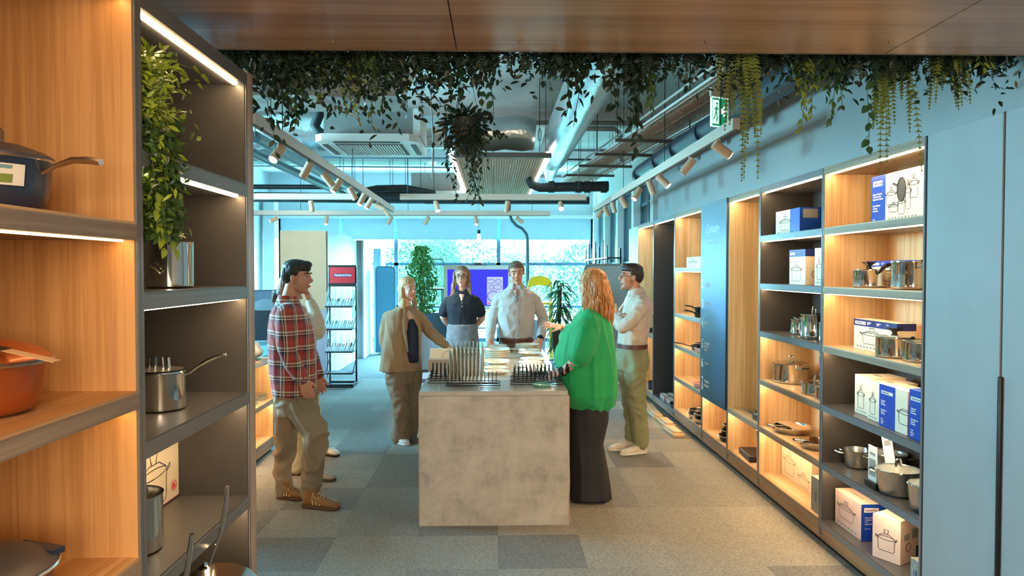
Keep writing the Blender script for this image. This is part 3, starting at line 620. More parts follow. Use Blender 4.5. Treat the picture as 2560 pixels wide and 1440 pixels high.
# tables, chairs near the window
TWH = mat('table_white', (216, 222, 224), .35, var=.03); TLEG = mat('chair_black', (40, 44, 50), .5)
def table(label, x, y, w, dpt, h, rz=0, m=TWH, grp=None):
    t = thing('table', label, 'table', (x, y, 0), rz, grp); MB().box(-w / 2, w / 2, -dpt / 2, dpt / 2, h - .03, h).build('tabletop', m, t, bev=.004)
    for sx in (-1, 1):
        for sy in (-1, 1): MB().bar((sx * (w / 2 - .05), sy * (dpt / 2 - .05), 0), (sx * (w / 2 - .05), sy * (dpt / 2 - .05), h - .03), .035, .035).build('leg', TLEG, t)
    return t
table('white table by the back window behind the palm', 1.0, 13.6, 1.3, .7, .74); table('white table under the screen beyond the two people at the counter end', -.25, 11.75, 1.1, .6, .74)
table('teal-topped side table behind the low oak shelf', -2.75, 7.6, .9, 1.6, .80, m=mat('teal_top', (120, 176, 186), .3))
def chair(label, x, y, rz, col, nm, sh=.46, bh=.42, grp=None, arm=False):
    m = mat(nm, col, .6); t = thing('chair', label, 'chair', (x, y, 0), rz, grp)
    MB().prism([(-.22, -.22), (.22, -.22), (.24, .1), (.2, .24), (-.2, .24), (-.24, .1)], lambda u, v, q: (u, v, q), sh - .03, sh + .02).build('seat', m, t, bev=.01)
    b = MB(); n = 9; v = []; f = []
    for i in range(n):
        a = -1.0 + 2.0 * i / (n - 1); X, Y = .24 * math.sin(a) * 1.15, -.24 + .10 * (1 - math.cos(a)) * 1.6
        top = sh + .06 + bh * (1 - .22 * abs(a) ** 3)
        v += [(X, Y, sh + .05), (X * 1.04, Y - .05, top), (X * 1.04, Y - .03, top), (X, Y + .02, sh + .05)]
    for i in range(n - 1):
        o = i * 4
        for a_, b_ in ((0, 1), (1, 2), (2, 3), (3, 0)): f.append((o + a_, o + b_, o + 4 + b_, o + 4 + a_))
    f += [(0, 3, 2, 1), ((n - 1) * 4, (n - 1) * 4 + 1, (n - 1) * 4 + 2, (n - 1) * 4 + 3)]
    b.add(v, f); b.build('backrest', m, t, fixn=True)
    for sx in (-1, 1):
        for sy in (-1, 1): MB().tube([(sx * .17, sy * .17, sh - .03), (sx * .22, sy * .23, 0)], [.014, .010], 8).build('leg', TLEG, t)
    return t
chair('dark round-backed chair behind the blazer woman', -.98, 8.7, R(15), (58, 62, 68), 'chair_dark')
chair('pale blue seat with black legs just behind the blazer woman', -.72, 8.0, R(200), (120, 150, 170), 'chair_blue')
chair('dark lounge chair between the ficus and the screen', -.95, 11.1, R(10), (62, 84, 96), 'chair_slate', .5, .45)
chair('grey upholstered chair behind the tall man, window side', .38, 8.9, R(170), (120, 116, 118), 'chair_grey', .46, .5)
chair('dark framed chair beside the palm pot', 1.02, 9.0, R(190), (44, 48, 54), 'chair_ink')
chair('pale blue shell chair by the partition behind the plaid man', -3.4, 10.6, R(30), (120, 160, 180), 'chair_shell', .6, .58)
# tall wire stool outlines
d = thing('wire_stool', 'tall black wire-backed stool beside the ficus', 'stool', (-1.12, 13.1, 0))
for sx in (-.17, .17):
    for sy in (-.17, .17): MB().bar((sx * 1.2, sy * 1.2, 0), (sx, sy, 1.3), .02, .02).build('leg', BLKM, d)
MB().box(-.2, .2, -.2, .2, 1.3, 1.33).build('seat', BLKM, d); MB().tube([(-.18, .18, 1.33), (-.2, .2, 1.66), (-.16, .2, 1.86), (.16, .2, 1.86), (.2, .2, 1.66), (.18, .18, 1.33)], .012, 6).build('back_hoop', BLKM, d)
# yellow chair
YEL = mat('yellow_plastic', (246, 200, 8), .35, var=.03)
d = thing('yellow_chair', 'bright yellow plastic chair with arched back by the window', 'chair', (.78, 12.2, 0))
b = MB(); arch = [(-.19 + 0, 1.1), (-.2, 1.35), (-.18, 1.46), (-.12, 1.52), (0, 1.54), (.12, 1.52), (.18, 1.46), (.2, 1.35), (.19, 1.1)]
b.tube([(x, .03, z) for x, z in arch], .02, 8); b.build('back_frame', YEL, d)
b = MB(); b.prism([(-.18, 1.36), (-.17, 1.46), (-.12, 1.51), (0, 1.53), (.12, 1.51), (.17, 1.46), (.18, 1.36), (.1, 1.39), (0, 1.40), (-.1, 1.39)], lambda u, v, q: (u, q, v), .02, .045); b.build('backrest', YEL, d)
MB().box(-.2, .2, -.36, .05, 1.08, 1.12).build('seat', YEL, d, bev=.01)
for sx in (-.17, .17):
    for sy in (-.33, .02): MB().bar((sx * 1.1, sy, 0), (sx, sy, 1.08), .035, .035).build('leg', YEL, d)
# black monitor at the far side
d = thing('monitor', 'black monitor seen behind the end panel of the near shelf', 'monitor', (-2.78, 8.1, .80))
MB().box(-.28, .28, 0, .03, .06, .40).build('screen', BLK, d, bev=.004); MB().box(-.03, .03, 0, .03, .01, .1).build('neck', BLK, d); MB().box(-.1, .1, -.06, .1, 0, .012).build('foot', BLK, d)
d = thing('cup', 'small white footed cup on the teal side table', 'cup', (-2.55, 7.1, .80)); MB().lathe([(.03, 0), (.03, .006), (.012, .015), (.03, .03), (.045, .06), (.042, .06), (.028, .034), (0, .028)], n=18).build('bowl', WHT, d)
# red display stand
REDP = mat('sign_red', (206, 14, 34), .4, var=.02); CLR = mat('clear_plastic', (220, 240, 245), .05, alpha=.28, var=.01)
d = thing('display_stand', 'black display stand with red header and clear bins of utensils', 'display stand', (-2.19, 10.06, 0))
for sx in (-.19, .19):
    MB().box(sx - .012, sx + .012, .28, .31, .02, 1.73).build('post', BLKM, d)
    MB().box(sx - .012, sx + .012, -.02, .31, 0, .05).build('base_rail', BLKM, d)
MB().box(-.19, .19, -.02, .01, 0, .05).build('base_rail', BLKM, d); MB().box(-.19, .19, .29, .31, .02, .05).build('base_rail', BLKM, d)
MB().box(-.20, .20, .25, .28, 1.70, 1.73).build('header_frame', BLKM, d); MB().box(-.20, .20, .25, .28, 1.42, 1.47).build('header_frame', BLKM, d)
MB().box(-.18, .18, .26, .27, 1.47, 1.70).build('header_panel', REDP, d); MB().box(-.125, .125, .256, .26, 1.56, 1.605).build('name_bar', NAVYP, d)
text('lettering', 'TRAMONTINA', .040, WHT, face_mx((-.118, .255, 1.569), (1, 0, 0), (0, 0, 1)), d, sx=.95, bold=.0012)
for z in (1.13, .81, .49, .185):
    MB().box(-.19, .19, -.0, .29, z, z + .022).build('shelf', BLKM, d)
    for sx in (-.19, .19): MB().bar((sx, .28, z + .2), (sx, .02, z + .02), .01, .02).build('side_brace', BLKM, d)
    if z > .2:
        for k in range(5):
            x = -.19 + k * .095; MB().prism([(.0, 0), (.28, 0), (.28, .24), (.18, .24), (0, .08)], lambda u, v, q: (q, u, v + z + .022), x, x + .003).build('bin_divider', CLR, d)
        MB().box(-.19, .19, .0, .004, z + .02, z + .09).build('bin_front', CLR, d)
        r = random.Random(int(z * 100))
        hc = [BLK, REDP, mat('teal_handle', (60, 120, 116), .4)][int(z * 3) % 3]
        for k in range(4):
            for q in range(4):
                x = -.175 + k * .095 + q * .02; MB().bar((x, .05, z + .03), (x + r.uniform(-.01, .02), .2, z + .1 + r.uniform(0, .03)), .012, .008).build('utensil', hc if q % 2 else STEELB, d)
# ------------------------------------------------------------ counter
CT = mat('counter_concrete', (176, 168, 156), .55, var=.16, vs=5, bump=.08, bs=60); CTT = mat('counter_top', (190, 182, 172), .22, var=.08, vs=6)
cx0, cx1, cy0, cy1 = -.485, .478, 4.57, 7.0
d = thing('display_counter', 'long counter block with mottled concrete-look panels in the middle of the room', 'counter', (0, 4.57, 0))
# mottled panel material
m, n, b = new_mat('concrete_panel'); tc = N(n, 'ShaderNodeTexCoord'); n1 = N(n, 'ShaderNodeTexNoise'); n1.inputs['Scale'].default_value = 5; n1.inputs['Detail'].default_value = 9; n1.inputs['Roughness'].default_value = .72
n.links.new(tc.outputs['Object'], n1.inputs['Vector']); r1 = N(n, 'ShaderNodeValToRGB'); e = r1.color_ramp.elements
e[0].position = .36; e[0].color = srgb((158, 150, 138)) + (1,); e[1].position = .62; e[1].color = srgb((198, 189, 175)) + (1,); q = e.new(.48); q.color = srgb((182, 173, 160)) + (1,)
n.links.new(n1.outputs[0], r1.inputs[0]); n.links.new(r1.outputs[0], b.inputs['Base Color']); b.inputs['Roughness'].default_value = .5
CPAN = m
MB().box(cx0 + .004, cx1 - .002, 0, .02, .0, .842).build('front_panel', CPAN, d, bev=.001)
MB().box(cx0 - .004, cx0 + .016, .004, 2.42, 0, .842).build('side_panel', EDGEZ, d); MB().box(cx1 - .012, cx1 + .008, .004, 2.42, 0, .842).build('side_panel', EDGEZ, d)
MB().box(cx0, cx1, 2.40, 2.42, 0, .842).build('back_panel', CPAN, d); MB().box(cx0 + .02, cx1 - .02, .02, 2.4, .02, .80).build('carcass', EDGED, d)
MB().box(cx0, cx1 - .004, -.002, 2.43, .844, .874).build('worktop', CTT, d, bev=.001)
TOP = .874
# ------------------------------------------------------------ wire plate racks and plates
PL = mat('plate_cream', (232, 226, 206), .3, var=.03, coat=.3); PLG = mat('plate_grey_glaze', (196, 192, 176), .3, var=.06); PLT = mat('plate_teal', (116, 196, 168), .35, var=.04, coat=.3)
PATT = [mat('pattern_pink', (226, 150, 150), .4), mat('pattern_yellow', (226, 206, 110), .4), mat('pattern_green', (150, 176, 120), .4), mat('pattern_red', (200, 70, 84), .4)]
def rack(label, px0, px1, ypx, n, h=.085, grp='black wire plate racks'):
    p0, p1 = onz(px0, ypx, TOP), onz(px1, ypx, TOP); w = p1.x - p0.x; y = (p0.y + p1.y) / 2
    t = thing('plate_rack', label, 'plate rack', (p0.x, y, TOP), 0, grp)
    for k in (0, 1):
        z = .006 + .020 * k; pts = [(.02, -.045, z), (0, -.03, z), (0, .03, z), (.02, .045, z), (w - .02, .045, z), (w, .03, z), (w, -.03, z), (w - .02, -.045, z)]
        MB().tube([(a, b_ + k * .0, c) for a, b_, c in pts], .0028, 6, closed=True).build('base_loop', BLKM, t)
    s = (w - .05) / (n - 1)
    for i in range(n):
        x = .025 + i * s
        MB().tube([(x, -.045, .028), (x, -.040, h), (x, -.035, h + .004), (x, -.03, h), (x, -.026, .03), (x, .026, .03), (x, .03, h), (x, .035, h + .004), (x, .040, h), (x, .045, .028)], .0026, 6).build('wire_divider', BLKM, t)
    for s_ in (-1, 1): MB().bar((.02, s_ * .045, .026), (w - .02, s_ * .045, .026), .006, .006).build('long_wire', BLKM, t)
    return t, p0.x, y, w, s
def plate(label, c, r, m=PL, rot=None, h=.018, grp=None, patt=None, flute=False, name='plate', cat='plate'):
    t = thing(name, label, cat, c, 0, grp, rot=rot)
    b = MB(); N_ = 32
    prof = [(0, .004), (r * .55, .004), (r * .62, .0), (r * .64, .004), (r * .97, h), (r, h + .002), (r * .99, h + .005), (r * .66, .010), (r * .58, .008), (0, .008)]
    b.lathe(prof, n=N_)
    if flute: b.v = [(x * (1 + .03 * math.cos(16 * math.atan2(y, x))) if z > h * .5 else x, y * (1 + .03 * math.cos(16 * math.atan2(y, x))) if z > h * .5 else y, z) for x, y, z in b.v]
    b.build('dish', m, t)
    if patt is not None:
        rr = random.Random(int(c[0] * 1000)); g = MB()
        for k in range(7):
            a = rr.uniform(0, 6.28); q = rr.uniform(.1, .5) * r; g.lathe([(0, .0086), (r * rr.uniform(.08, .2), .0086), (r * .02, .0089)], (q * math.cos(a), q * math.sin(a), 0), 9)
        g.build('painted_pattern', PATT[patt], t)
    return t
t, x0, y0, w, s = rack('front wire rack holding a row of upright plates at the near edge of the counter', 1117, 1250, 964, 13)
for i in range(9):
    r = .145 if 1 <= i else .125
    plate(['shorter upright plate at the outer end of the front rack', 'first tall upright plate next to the shorter one', 'second tall upright plate in the front rack', 'third tall upright plate in the front rack', 'fourth tall upright plate in the front rack', 'fifth tall upright plate in the front rack', 'sixth tall upright plate in the front rack', 'last of the closely packed upright plates, before the gap', 'upright plate standing apart at the end of the row'][i],
          (x0 + .028 + s * (i + (.0 if i < 8 else .25)) + s * .4, y0, TOP + .011 + r), r, PLG, rot=(R(2), R(-90 + (-2 + i * .5)), 0), h=.014, grp='upright plates in the front rack')
rack('second wire rack behind the upright plates, its near loop showing', 1070, 1158, 957, 7)
rack('third wire rack in front of the propped square plate', 1074, 1150, 946, 7, h=.11)
rack('empty wire rack nearest to the teal dish', 1277, 1408, 961, 12)
rack('empty wire rack second behind the teal dish', 1276, 1404, 951, 11)
rack('empty wire rack third behind the teal dish, by the woman in green', 1279, 1400, 941, 12)
t = plate('small teal oval dish at the near edge of the counter', tuple(onz(1356, 966, TOP)), .066, PLT, h=.014)
# propped square plate (two, one facing)
p = onz(1096, 925, TOP); d = thing('square_plate', 'cream square plate propped upright behind the third rack', 'plate', (p.x + .03, p.y, TOP), 0, rot=(R(-14), 0, 0))
MB().box(-.10, .11, 0, .012, .0, .17).build('dish', PL, d, bev=.005); MB().tube([(.05 * math.cos(a * PI / 8) + .05, -.001, .05 * math.sin(a * PI / 8) + .1) for a in range(16)], .003, 6, closed=True).build('painted_ring', PATT[0], d)
d = thing('card_box', 'low grey open carton standing under the propped square plate', 'carton', (p.x + .03, p.y - .13, TOP)); MB().box(-.10, .10, 0, .08, 0, .10).build('carton', mat('carton_grey', (176, 160, 146), .7), d, bev=.002)
GP = 'plates laid out on the counter'
LIST = [(1170, 872, .125, 1, 'large cream plate under the hand of the woman in the blazer', None, 0), (1162, 884, .12, 1, 'cream plate just nearer than the one under the hand', 1, 0),
 (1242, 871, .105, 3, 'small stack at the far end beside the plate rack row', None, 0), (1243, 881, .12, 3, 'flat stack with green pattern on the plate-rack side of the far end', 2, 0), (1243, 896, .118, 4, 'tall stack of cream bowls in the middle of the counter', 1, 0),
 (1240, 907, .12, 1, 'pink patterned plate beside the upright plates', 0, 0), (1243, 914, .10, 2, 'greenish stacked plates under the pink patterned one', 2, 0), (1240, 922, .095, 1, 'yellow patterned small plate beside the upright plates', 1, 0), (1240, 934, .10, 1, 'cream plate with red brush mark nearest the racks', 3, 0),
 (1316, 871, .12, 3, 'fluted cream bowl on a stack in front of the tall man', None, 1), (1322, 882, .105, 2, 'deep oval cream dish below the fluted bowl', None, 0), (1290, 876, .07, 1, 'small side plate next to the fluted bowl', None, 0),
 (1326, 892, .115, 2, 'patterned plate pair on the woman-in-green side', 1, 0), (1334, 902, .12, 1, 'dark-edged plate further down the woman-in-green side', 2, 0), (1324, 907, .10, 1, 'yellow flowered plate on the woman-in-green side', 1, 0), (1330, 916, .12, 1, 'cream pink-flowered plate behind the empty racks', 0, 0), (1336, 926, .115, 1, 'pale plate with pink streak directly behind the empty racks', 3, 0)]
KEY = {l[4]: k for l, k in zip([q for q in LIST if q[3] > 1], ['small stack beside the plate rack row at the far end', 'flat green-patterned stack near the far end', 'tall stack of cream bowls', 'greenish pair under the pink plate', 'stack that carries the fluted bowl', 'oval dish pair below the fluted bowl', 'patterned pair on the woman-in-green side'])}
PHX = []
for px, py, r, n, lab, pt, fl in LIST:
    p = onz(px, py, TOP); yy = p.y; xx = p.x
    for q, s_ in PHX:
        if abs(q[0] - xx) < .15 and abs(q[1] - yy) < (r + s_) * 1.02: yy = q[1] - (r + s_) * 1.02 if q[1] > yy else yy
    yy = max(4.95, min(6.86, yy)); PHX.append(((xx, yy), r))
    for k in range(n):
        plate(lab if k == n - 1 else ['bottom', 'second lowest', 'third lowest'][k] + ' plate of the ' + KEY[lab], (xx, yy, TOP + k * .0165), r * (1 - .01 * k), PL, patt=pt if k == n - 1 else None, flute=bool(fl), grp=GP, h=.03 if (fl or n == 4) else .018)
# ------------------------------------------------------------ cookware
COPPER = mat('orange_enamel', (176, 88, 38), .34, .35, var=.04, coat=.3); NVY = mat('navy_enamel', (46, 56, 78), .35, .2, var=.06, coat=.3); NAVLID = mat('navy_lid', (84, 84, 92), .4, .35, var=.06)
NONST = mat('nonstick', (34, 34, 36), .38, .1, var=.1); KNB = mat('knob_black', (24, 22, 24), .35)
def pot(label, loc, r, h, lid='steel', hand='loop', knob='loop', m=None, rz=0, taper=0, cat='pot', name='stock_pot', grp=None, hm=None, lidh=.22, band=True):
    m = m or STEEL; hm = hm or STEEL
    t = thing(name, label, cat, loc, rz, grp); rb = r * (1 - taper)
    prof = [(0, 0), (rb * .90, 0), (rb * .985, h * .03), (rb, h * .09)] if taper < .1 else [(0, 0), (rb * .78, 0), (rb * .93, h * .05), (rb * 1.02, h * .16), (rb * .4 + r * .6, h * .5)]
    prof = prof + ([(rb * 1.012, h * .10), (rb * 1.012, h * .14), (rb, h * .15)] if band and taper < .1 else []) + [(r, h * .96), (r * 1.03, h), (r * 1.0, h), (r * .98, h * .95), (rb * .95, h * .08), (0, h * .07)]
    MB().lathe(prof, n=36).build('pot_body', m, t)
    if lid:
        lm = {'steel': STEEL, 'glass': GLASS, 'self': m, 'navy': NAVLID}[lid]; lh = r * lidh
        L_ = MB().lathe([(r * 1.03, h + .001), (r * 1.03, h + .006), (r * .9, h + lh * .45), (r * .55, h + lh * .85), (r * .1, h + lh), (0, h + lh)], n=36).build('lid', lm, t)
        if lid == 'glass': MB().tube([(r * 1.01 * math.cos(a * PI / 18), r * 1.01 * math.sin(a * PI / 18), h + .004) for a in range(36)], .004, 6, closed=True).build('lid_rim', STEEL, L_)
        z = h + lh
        if knob == 'loop': MB().tube([(-.022, 0, z - .006), (-.024, 0, z + .018), (-.012, 0, z + .034), (.012, 0, z + .034), (.024, 0, z + .018), (.022, 0, z - .006)], .0055, 8).build('knob', STEEL, L_)
        elif knob == 'flare': MB().lathe([(0, z - .002), (.016, z), (.010, z + .012), (.014, z + .022), (.032, z + .034), (.034, z + .038), (0, z + .036)], n=18, sx=1.2, sy=.7).build('knob', KNB, L_)
        elif knob == 'two':
            for s_ in (-1, 1): MB().tube([(s_ * .028, 0, z - .004), (s_ * .026, 0, z + .035), (s_ * .010, 0, z + .038), (s_ * .012, 0, z - .004)], .005, 8).build('knob', STEEL, L_)
    if hand == 'loop':
        for s_ in (-1, 1): MB().tube([(-.035, s_ * r * .97, h * .78), (-.04, s_ * (r + .022), h * .82), (-.028, s_ * (r + .040), h * .85), (.028, s_ * (r + .040), h * .85), (.04, s_ * (r + .022), h * .82), (.035, s_ * r * .97, h * .78)], .006, 8).build('side_handle', hm, t)
    elif hand == 'black':
        for s_ in (-1, 1):
            MB().tube([(0, s_ * r * .97, h * .80), (0, s_ * (r + .02), h * .86)], .008, 8).build('handle_bracket', STEEL, t)
            MB().loft([((0, s_ * (r + .012), h * .86), (.010, 0, 0), (0, 0, .008)), ((0, s_ * (r + .04), h * .97), (.020, 0, 0), (0, 0, .010)), ((0, s_ * (r + .065), h * 1.05), (.022, 0, 0), (0, 0, .008))]).build('side_handle', KNB, t, fixn=True)
    elif hand == 'stick':
        k = 1.0
        MB().tube([(0, -r * .97, h * .82), (0, -r - .03, h * .90), (0, -r - .08, h * 1.08), (0, -r - .13, h * 1.2), (0, -r - .19, h * 1.27)], [.006, .006, .009, .011, .009], 10, flat=.6).build('long_handle', hm, t)
    return t
def pan(label, loc, r, rz=0, m=None, hand=True, grp=None, rot=None, rim=None, cat='pan', hm=None, hl=.17):
    t = thing('frying_pan', label, cat, loc, rz, grp, rot=rot); h = .045
    MB().lathe([(0, 0), (r * .78, 0), (r * .86, .006), (r, h), (r * .985, h + .002), (r * .83, .010), (r * .76, .006), (0, .006)], n=36).build('pan_body', m or NONST, t)
    MB().lathe([(0, .0065), (r * .75, .0065), (r * .75, .007), (0, .007)], n=30).build('cooking_surface', NONST, t)
    if rim: MB().tube([(r * math.cos(a * PI / 18), r * math.sin(a * PI / 18), h) for a in range(36)], .003, 6, closed=True).build('rim', rim, t)
    if hand: MB().tube([(0, -r * .97, h * .8), (0, -r - .03, h), (0, -r - .09, h + .02), (0, -r - hl, h + .03)], [.008, .008, .012, .013], 10, flat=.6).build('long_handle', hm or KNB, t)
    return t
# --- orange corner unit, dark unit
pot('navy saucepan with steel rim and long brushed handle on the corner shelf', (-.985, 1.42, 1.762), .105, .105, 'navy', None, 'loop', NVY, cat='saucepan', name='saucepan', lidh=.32, taper=.12, band=False, hm=STEELB)
sp = bpy.data.objects['saucepan']
MB().tube([(.10, 0, .078), (.125, .0, .092), (.16, .0, .104), (.19, 0, .104), (.215, 0, .100)], [.006, .007, .010, .012, .010], 12, flat=.65).build('long_handle', STEELB, sp)
MB().tube([(.107 * math.cos(a * PI / 18), .107 * math.sin(a * PI / 18), .104) for a in range(36)], .003, 6, closed=True).build('rim', STEELB, sp)
def wrap(name, r, z0, z1, a0, a1, m, parent, off=.001, n=8):
    v = []; f = []
    for i in range(n + 1):
        a = a0 + (a1 - a0) * i / n; rr = [r[0] + off, r[1] + off]
        v += [(rr[0] * math.cos(a), rr[0] * math.sin(a), z0), (rr[1] * math.cos(a), rr[1] * math.sin(a), z1)]
    for i in range(n): f.append((2 * i, 2 * i + 2, 2 * i + 3, 2 * i + 1))
    return MB().add(v, f).build(name, m, parent)
lb = wrap('label_sleeve', (.0985, .1035), .045, .09, R(-130), R(-22), mat('label_dark', (28, 34, 52), .5), sp, .0012, 12)
wrap('label_card', (.0985, .1035), .048, .088, R(-50), R(-24), WHT, lb, .0022, 4); wrap('label_green', (.0985, .1035), .052, .068, R(-48), R(-36), mat('energy_green', (130, 150, 70), .5), lb, .003, 4); wrap('label_teal', (.0985, .1035), .069, .085, R(-48), R(-36), mat('energy_teal', (120, 166, 170), .5), lb, .003, 4)
wrap('label_strip', (.1, .103), .074, .082, R(-96), R(-58), GREYP, lb, .0022, 4)
text('script_lettering', 'Lyon', .022, WHT, face_mx((.018, -.1045, .052), (.95, .31, 0), (0, 0, 1)), lb)
pot('orange enamel casserole with domed lid and a dangling tag', (-.995, 1.38, 1.376), .125, .10, 'self', None, None, COPPER, taper=.18, cat='casserole', name='casserole', lidh=.36, band=False)
cs = bpy.data.objects['casserole']
MB().tube([(.129 * math.cos(a * PI / 18), .129 * math.sin(a * PI / 18), .101) for a in range(36)], .005, 6, closed=True).build('rim', STEELB, cs)
tg = MB().bar((.03, -.075, .150), (.195, -.06, .108), .030, .0015).build('paper_tag', mat('kraft_tag', (196, 162, 126), .7), cs)
MB().bar((.02, -.0765, .154), (.11, -.069, .131), .034, .001).build('tag_band', BLK, tg)
pot('navy casserole with wide grey lid on the lowest visible corner shelf', (-.99, 1.36, .992), .135, .085, 'navy', None, None, NVY, taper=.14, cat='casserole', name='casserole', lidh=.28, band=False)
c2 = bpy.data.objects['casserole.001']
MB().tube([(.139 * math.cos(a * PI / 18), .139 * math.sin(a * PI / 18), .086) for a in range(36)], .0045, 6, closed=True).build('rim', STEELB, c2)
MB().bar((.02, .1, .1), (.12, .07, .098), .03, .012).build('side_handle', NVY, c2)
t = pot('polished steel saucepan with twin-post lid knob on the dark shelf', (-.965, 2.07, 1.252), .070, .105, 'steel', None, 'two', cat='saucepan', name='saucepan', lidh=.1, band=False)
MB().tube([(.068, .0, .096), (.085, .0, .102), (.11, .0, .122), (.14, .0, .140), (.165, .0, .150), (.19, .0, .156)], [.004, .005, .007, .010, .010, .008], 12, flat=.6).build('long_handle', STEEL, t)
MB().lathe([(.062, .112), (.066, .114), (.03, .117), (0, .117)], n=30).build('lid_panel', DARK, t)
t = pot('tall steel stock pot with dark lid behind the frame edge, two shelves below the saucepan', (-.968, 1.90, .907), .080, .15, None, None, None, cat='stock pot', band=False)
t = pot('large steel pot under the trailing plant', (-.915, 2.03, 1.602), .064, .128, None, None, None, cat='stock pot', band=False)
MB().tube([(-.012, -.066, .07), (-.012, -.083, .06), (.012, -.083, .04), (.012, -.066, .05)], .004, 8).build('side_handle', STEEL, t)
# white carton with line drawing (dark unit)
def bx(label, loc, sx, sy, sz, rz=0, m=None, parts=(), grp=None, name='product_box', bev=.001):
    t = thing(name, label, 'box', loc, rz, grp); MB().box(0, sx, 0, sy, 0, sz).build('carton', m or WHT, t, bev=bev); return t
FL = lambda o, x, z, w, h, m, nm='printed_panel', par=None: MB().box(x, x + w, -.0012, 0, z, z + h).build(nm, m, par or o)
def outline_pot(par, fm, w, h, m, knob=True, handle=True, wd=.0016, fill=None):
    """flat printed drawing of a pot, in the plane of matrix fm (x right, y up)"""
    b = MB(); P = lambda pts, closed=False, r=wd: b.tube([(x, y, 0) for x, y in pts], r, 4, closed=closed, flat=.35, up=(0, 0, 1))
    P([(-.5 * w, .62 * h), (-.47 * w, .06 * h), (-.38 * w, 0), (.38 * w, 0), (.47 * w, .06 * h), (.5 * w, .62 * h)])
    P([(.5 * w * math.cos(a * PI / 10), .62 * h + .09 * h * math.sin(a * PI / 10)) for a in range(20)], True)
    P([(-.48 * w, .66 * h), (-.2 * w, .80 * h), (.2 * w, .80 * h), (.48 * w, .66 * h)])
    if knob: P([(-.08 * w, .8 * h), (-.14 * w, h), (.14 * w, h), (.08 * w, .8 * h)], False, wd * 1.5)
    if handle:
        P([(-.5 * w, .55 * h), (-.64 * w, .62 * h), (-.64 * w, .68 * h), (-.5 * w, .6 * h)], False, wd * 1.4); P([(.5 * w, .55 * h), (.64 * w, .62 * h), (.64 * w, .68 * h), (.5 * w, .6 * h)], False, wd * 1.4)
    if fill: b.prism([(-.45 * w, .06 * h), (.45 * w, .06 * h), (.48 * w, .6 * h), (-.48 * w, .6 * h)], lambda u, v, q: (u, v, q), -.0006, -.0002, 1)
    o = b.build('printed_drawing', [m, fill or m], par); o.matrix_local = fm; return o
t = bx('cream carton with a saucepan line drawing on the dark shelf', (-1.045, 2.045, .907), .325, .13, .195, R(90), CREAM)
outline_pot(t, face_mx((.15, -.0012, .015), (1, 0, 0), (0, 0, 1)), .17, .165, INK)
b = MB(); b.tube([(.285 + .016 * math.cos(a * PI / 8), -.001, .045 + .016 * math.sin(a * PI / 8)) for a in range(16)], .0012, 4, closed=True); b.build('badge_ring', REDP, t)
MB().prism([(.275, .038), (.295, .038), (.285, .056)], lambda u, v, q: (u, q, v), -.0012, 0).build('badge_mark', REDP, t); MB().box(0, .325, -.001, 0, .0, .004).build('base_line', mat('print_maroon', (110, 40, 50), .5), t)
# pans hanging at the bottom of the dark unit
for lab, (px, py, Y), tl in (('upright steel pan handle rising in front of the lowest dark shelf', (560, 1215, 2.05), 24), ('second upright steel pan handle nearer the camera', (470, 1335, 1.82), 16)):
    p = at(px, py, Y); t = thing('frying_pan', lab, 'pan', tuple(p - Vector((.0, 0, .25))), 0, 'pans stored upright in the dark unit')
    MB().tube([(.01, 0, .25), (.005, 0, .21), (-.004, 0, .15), (-.012, 0, .11), (-.035, 0, .05), (-.045, 0, .02)], [.007, .010, .010, .006, .006, .006], 10, flat=.7).build('long_handle', STEEL, t)
    MB().tube([(-.05 + .0 * a, .0 + .0 * a, .02) for a in (0,)] + [(-.075, 0, .0)], .012, 8).build('handle_bracket', STEEL, t)
    b = MB(); b.lathe([(0, 0), (.10, 0), (.125, .035), (.122, .036), (.098, .004), (0, .004)], n=36); o = b.build('pan_body', STEEL, t); o.rotation_euler = (R(-78), 0, R(20)); o.location = (-.02, 0, -.105)
    b = MB(); b.lathe([(0, .005), (.1, .005), (.115, .03), (.113, .031), (.09, .007), (0, .007)], n=30); o = b.build('cooking_surface', NONST, t); o.rotation_euler = (R(-78), 0, R(20)); o.location = (-.02, 0, -.105)
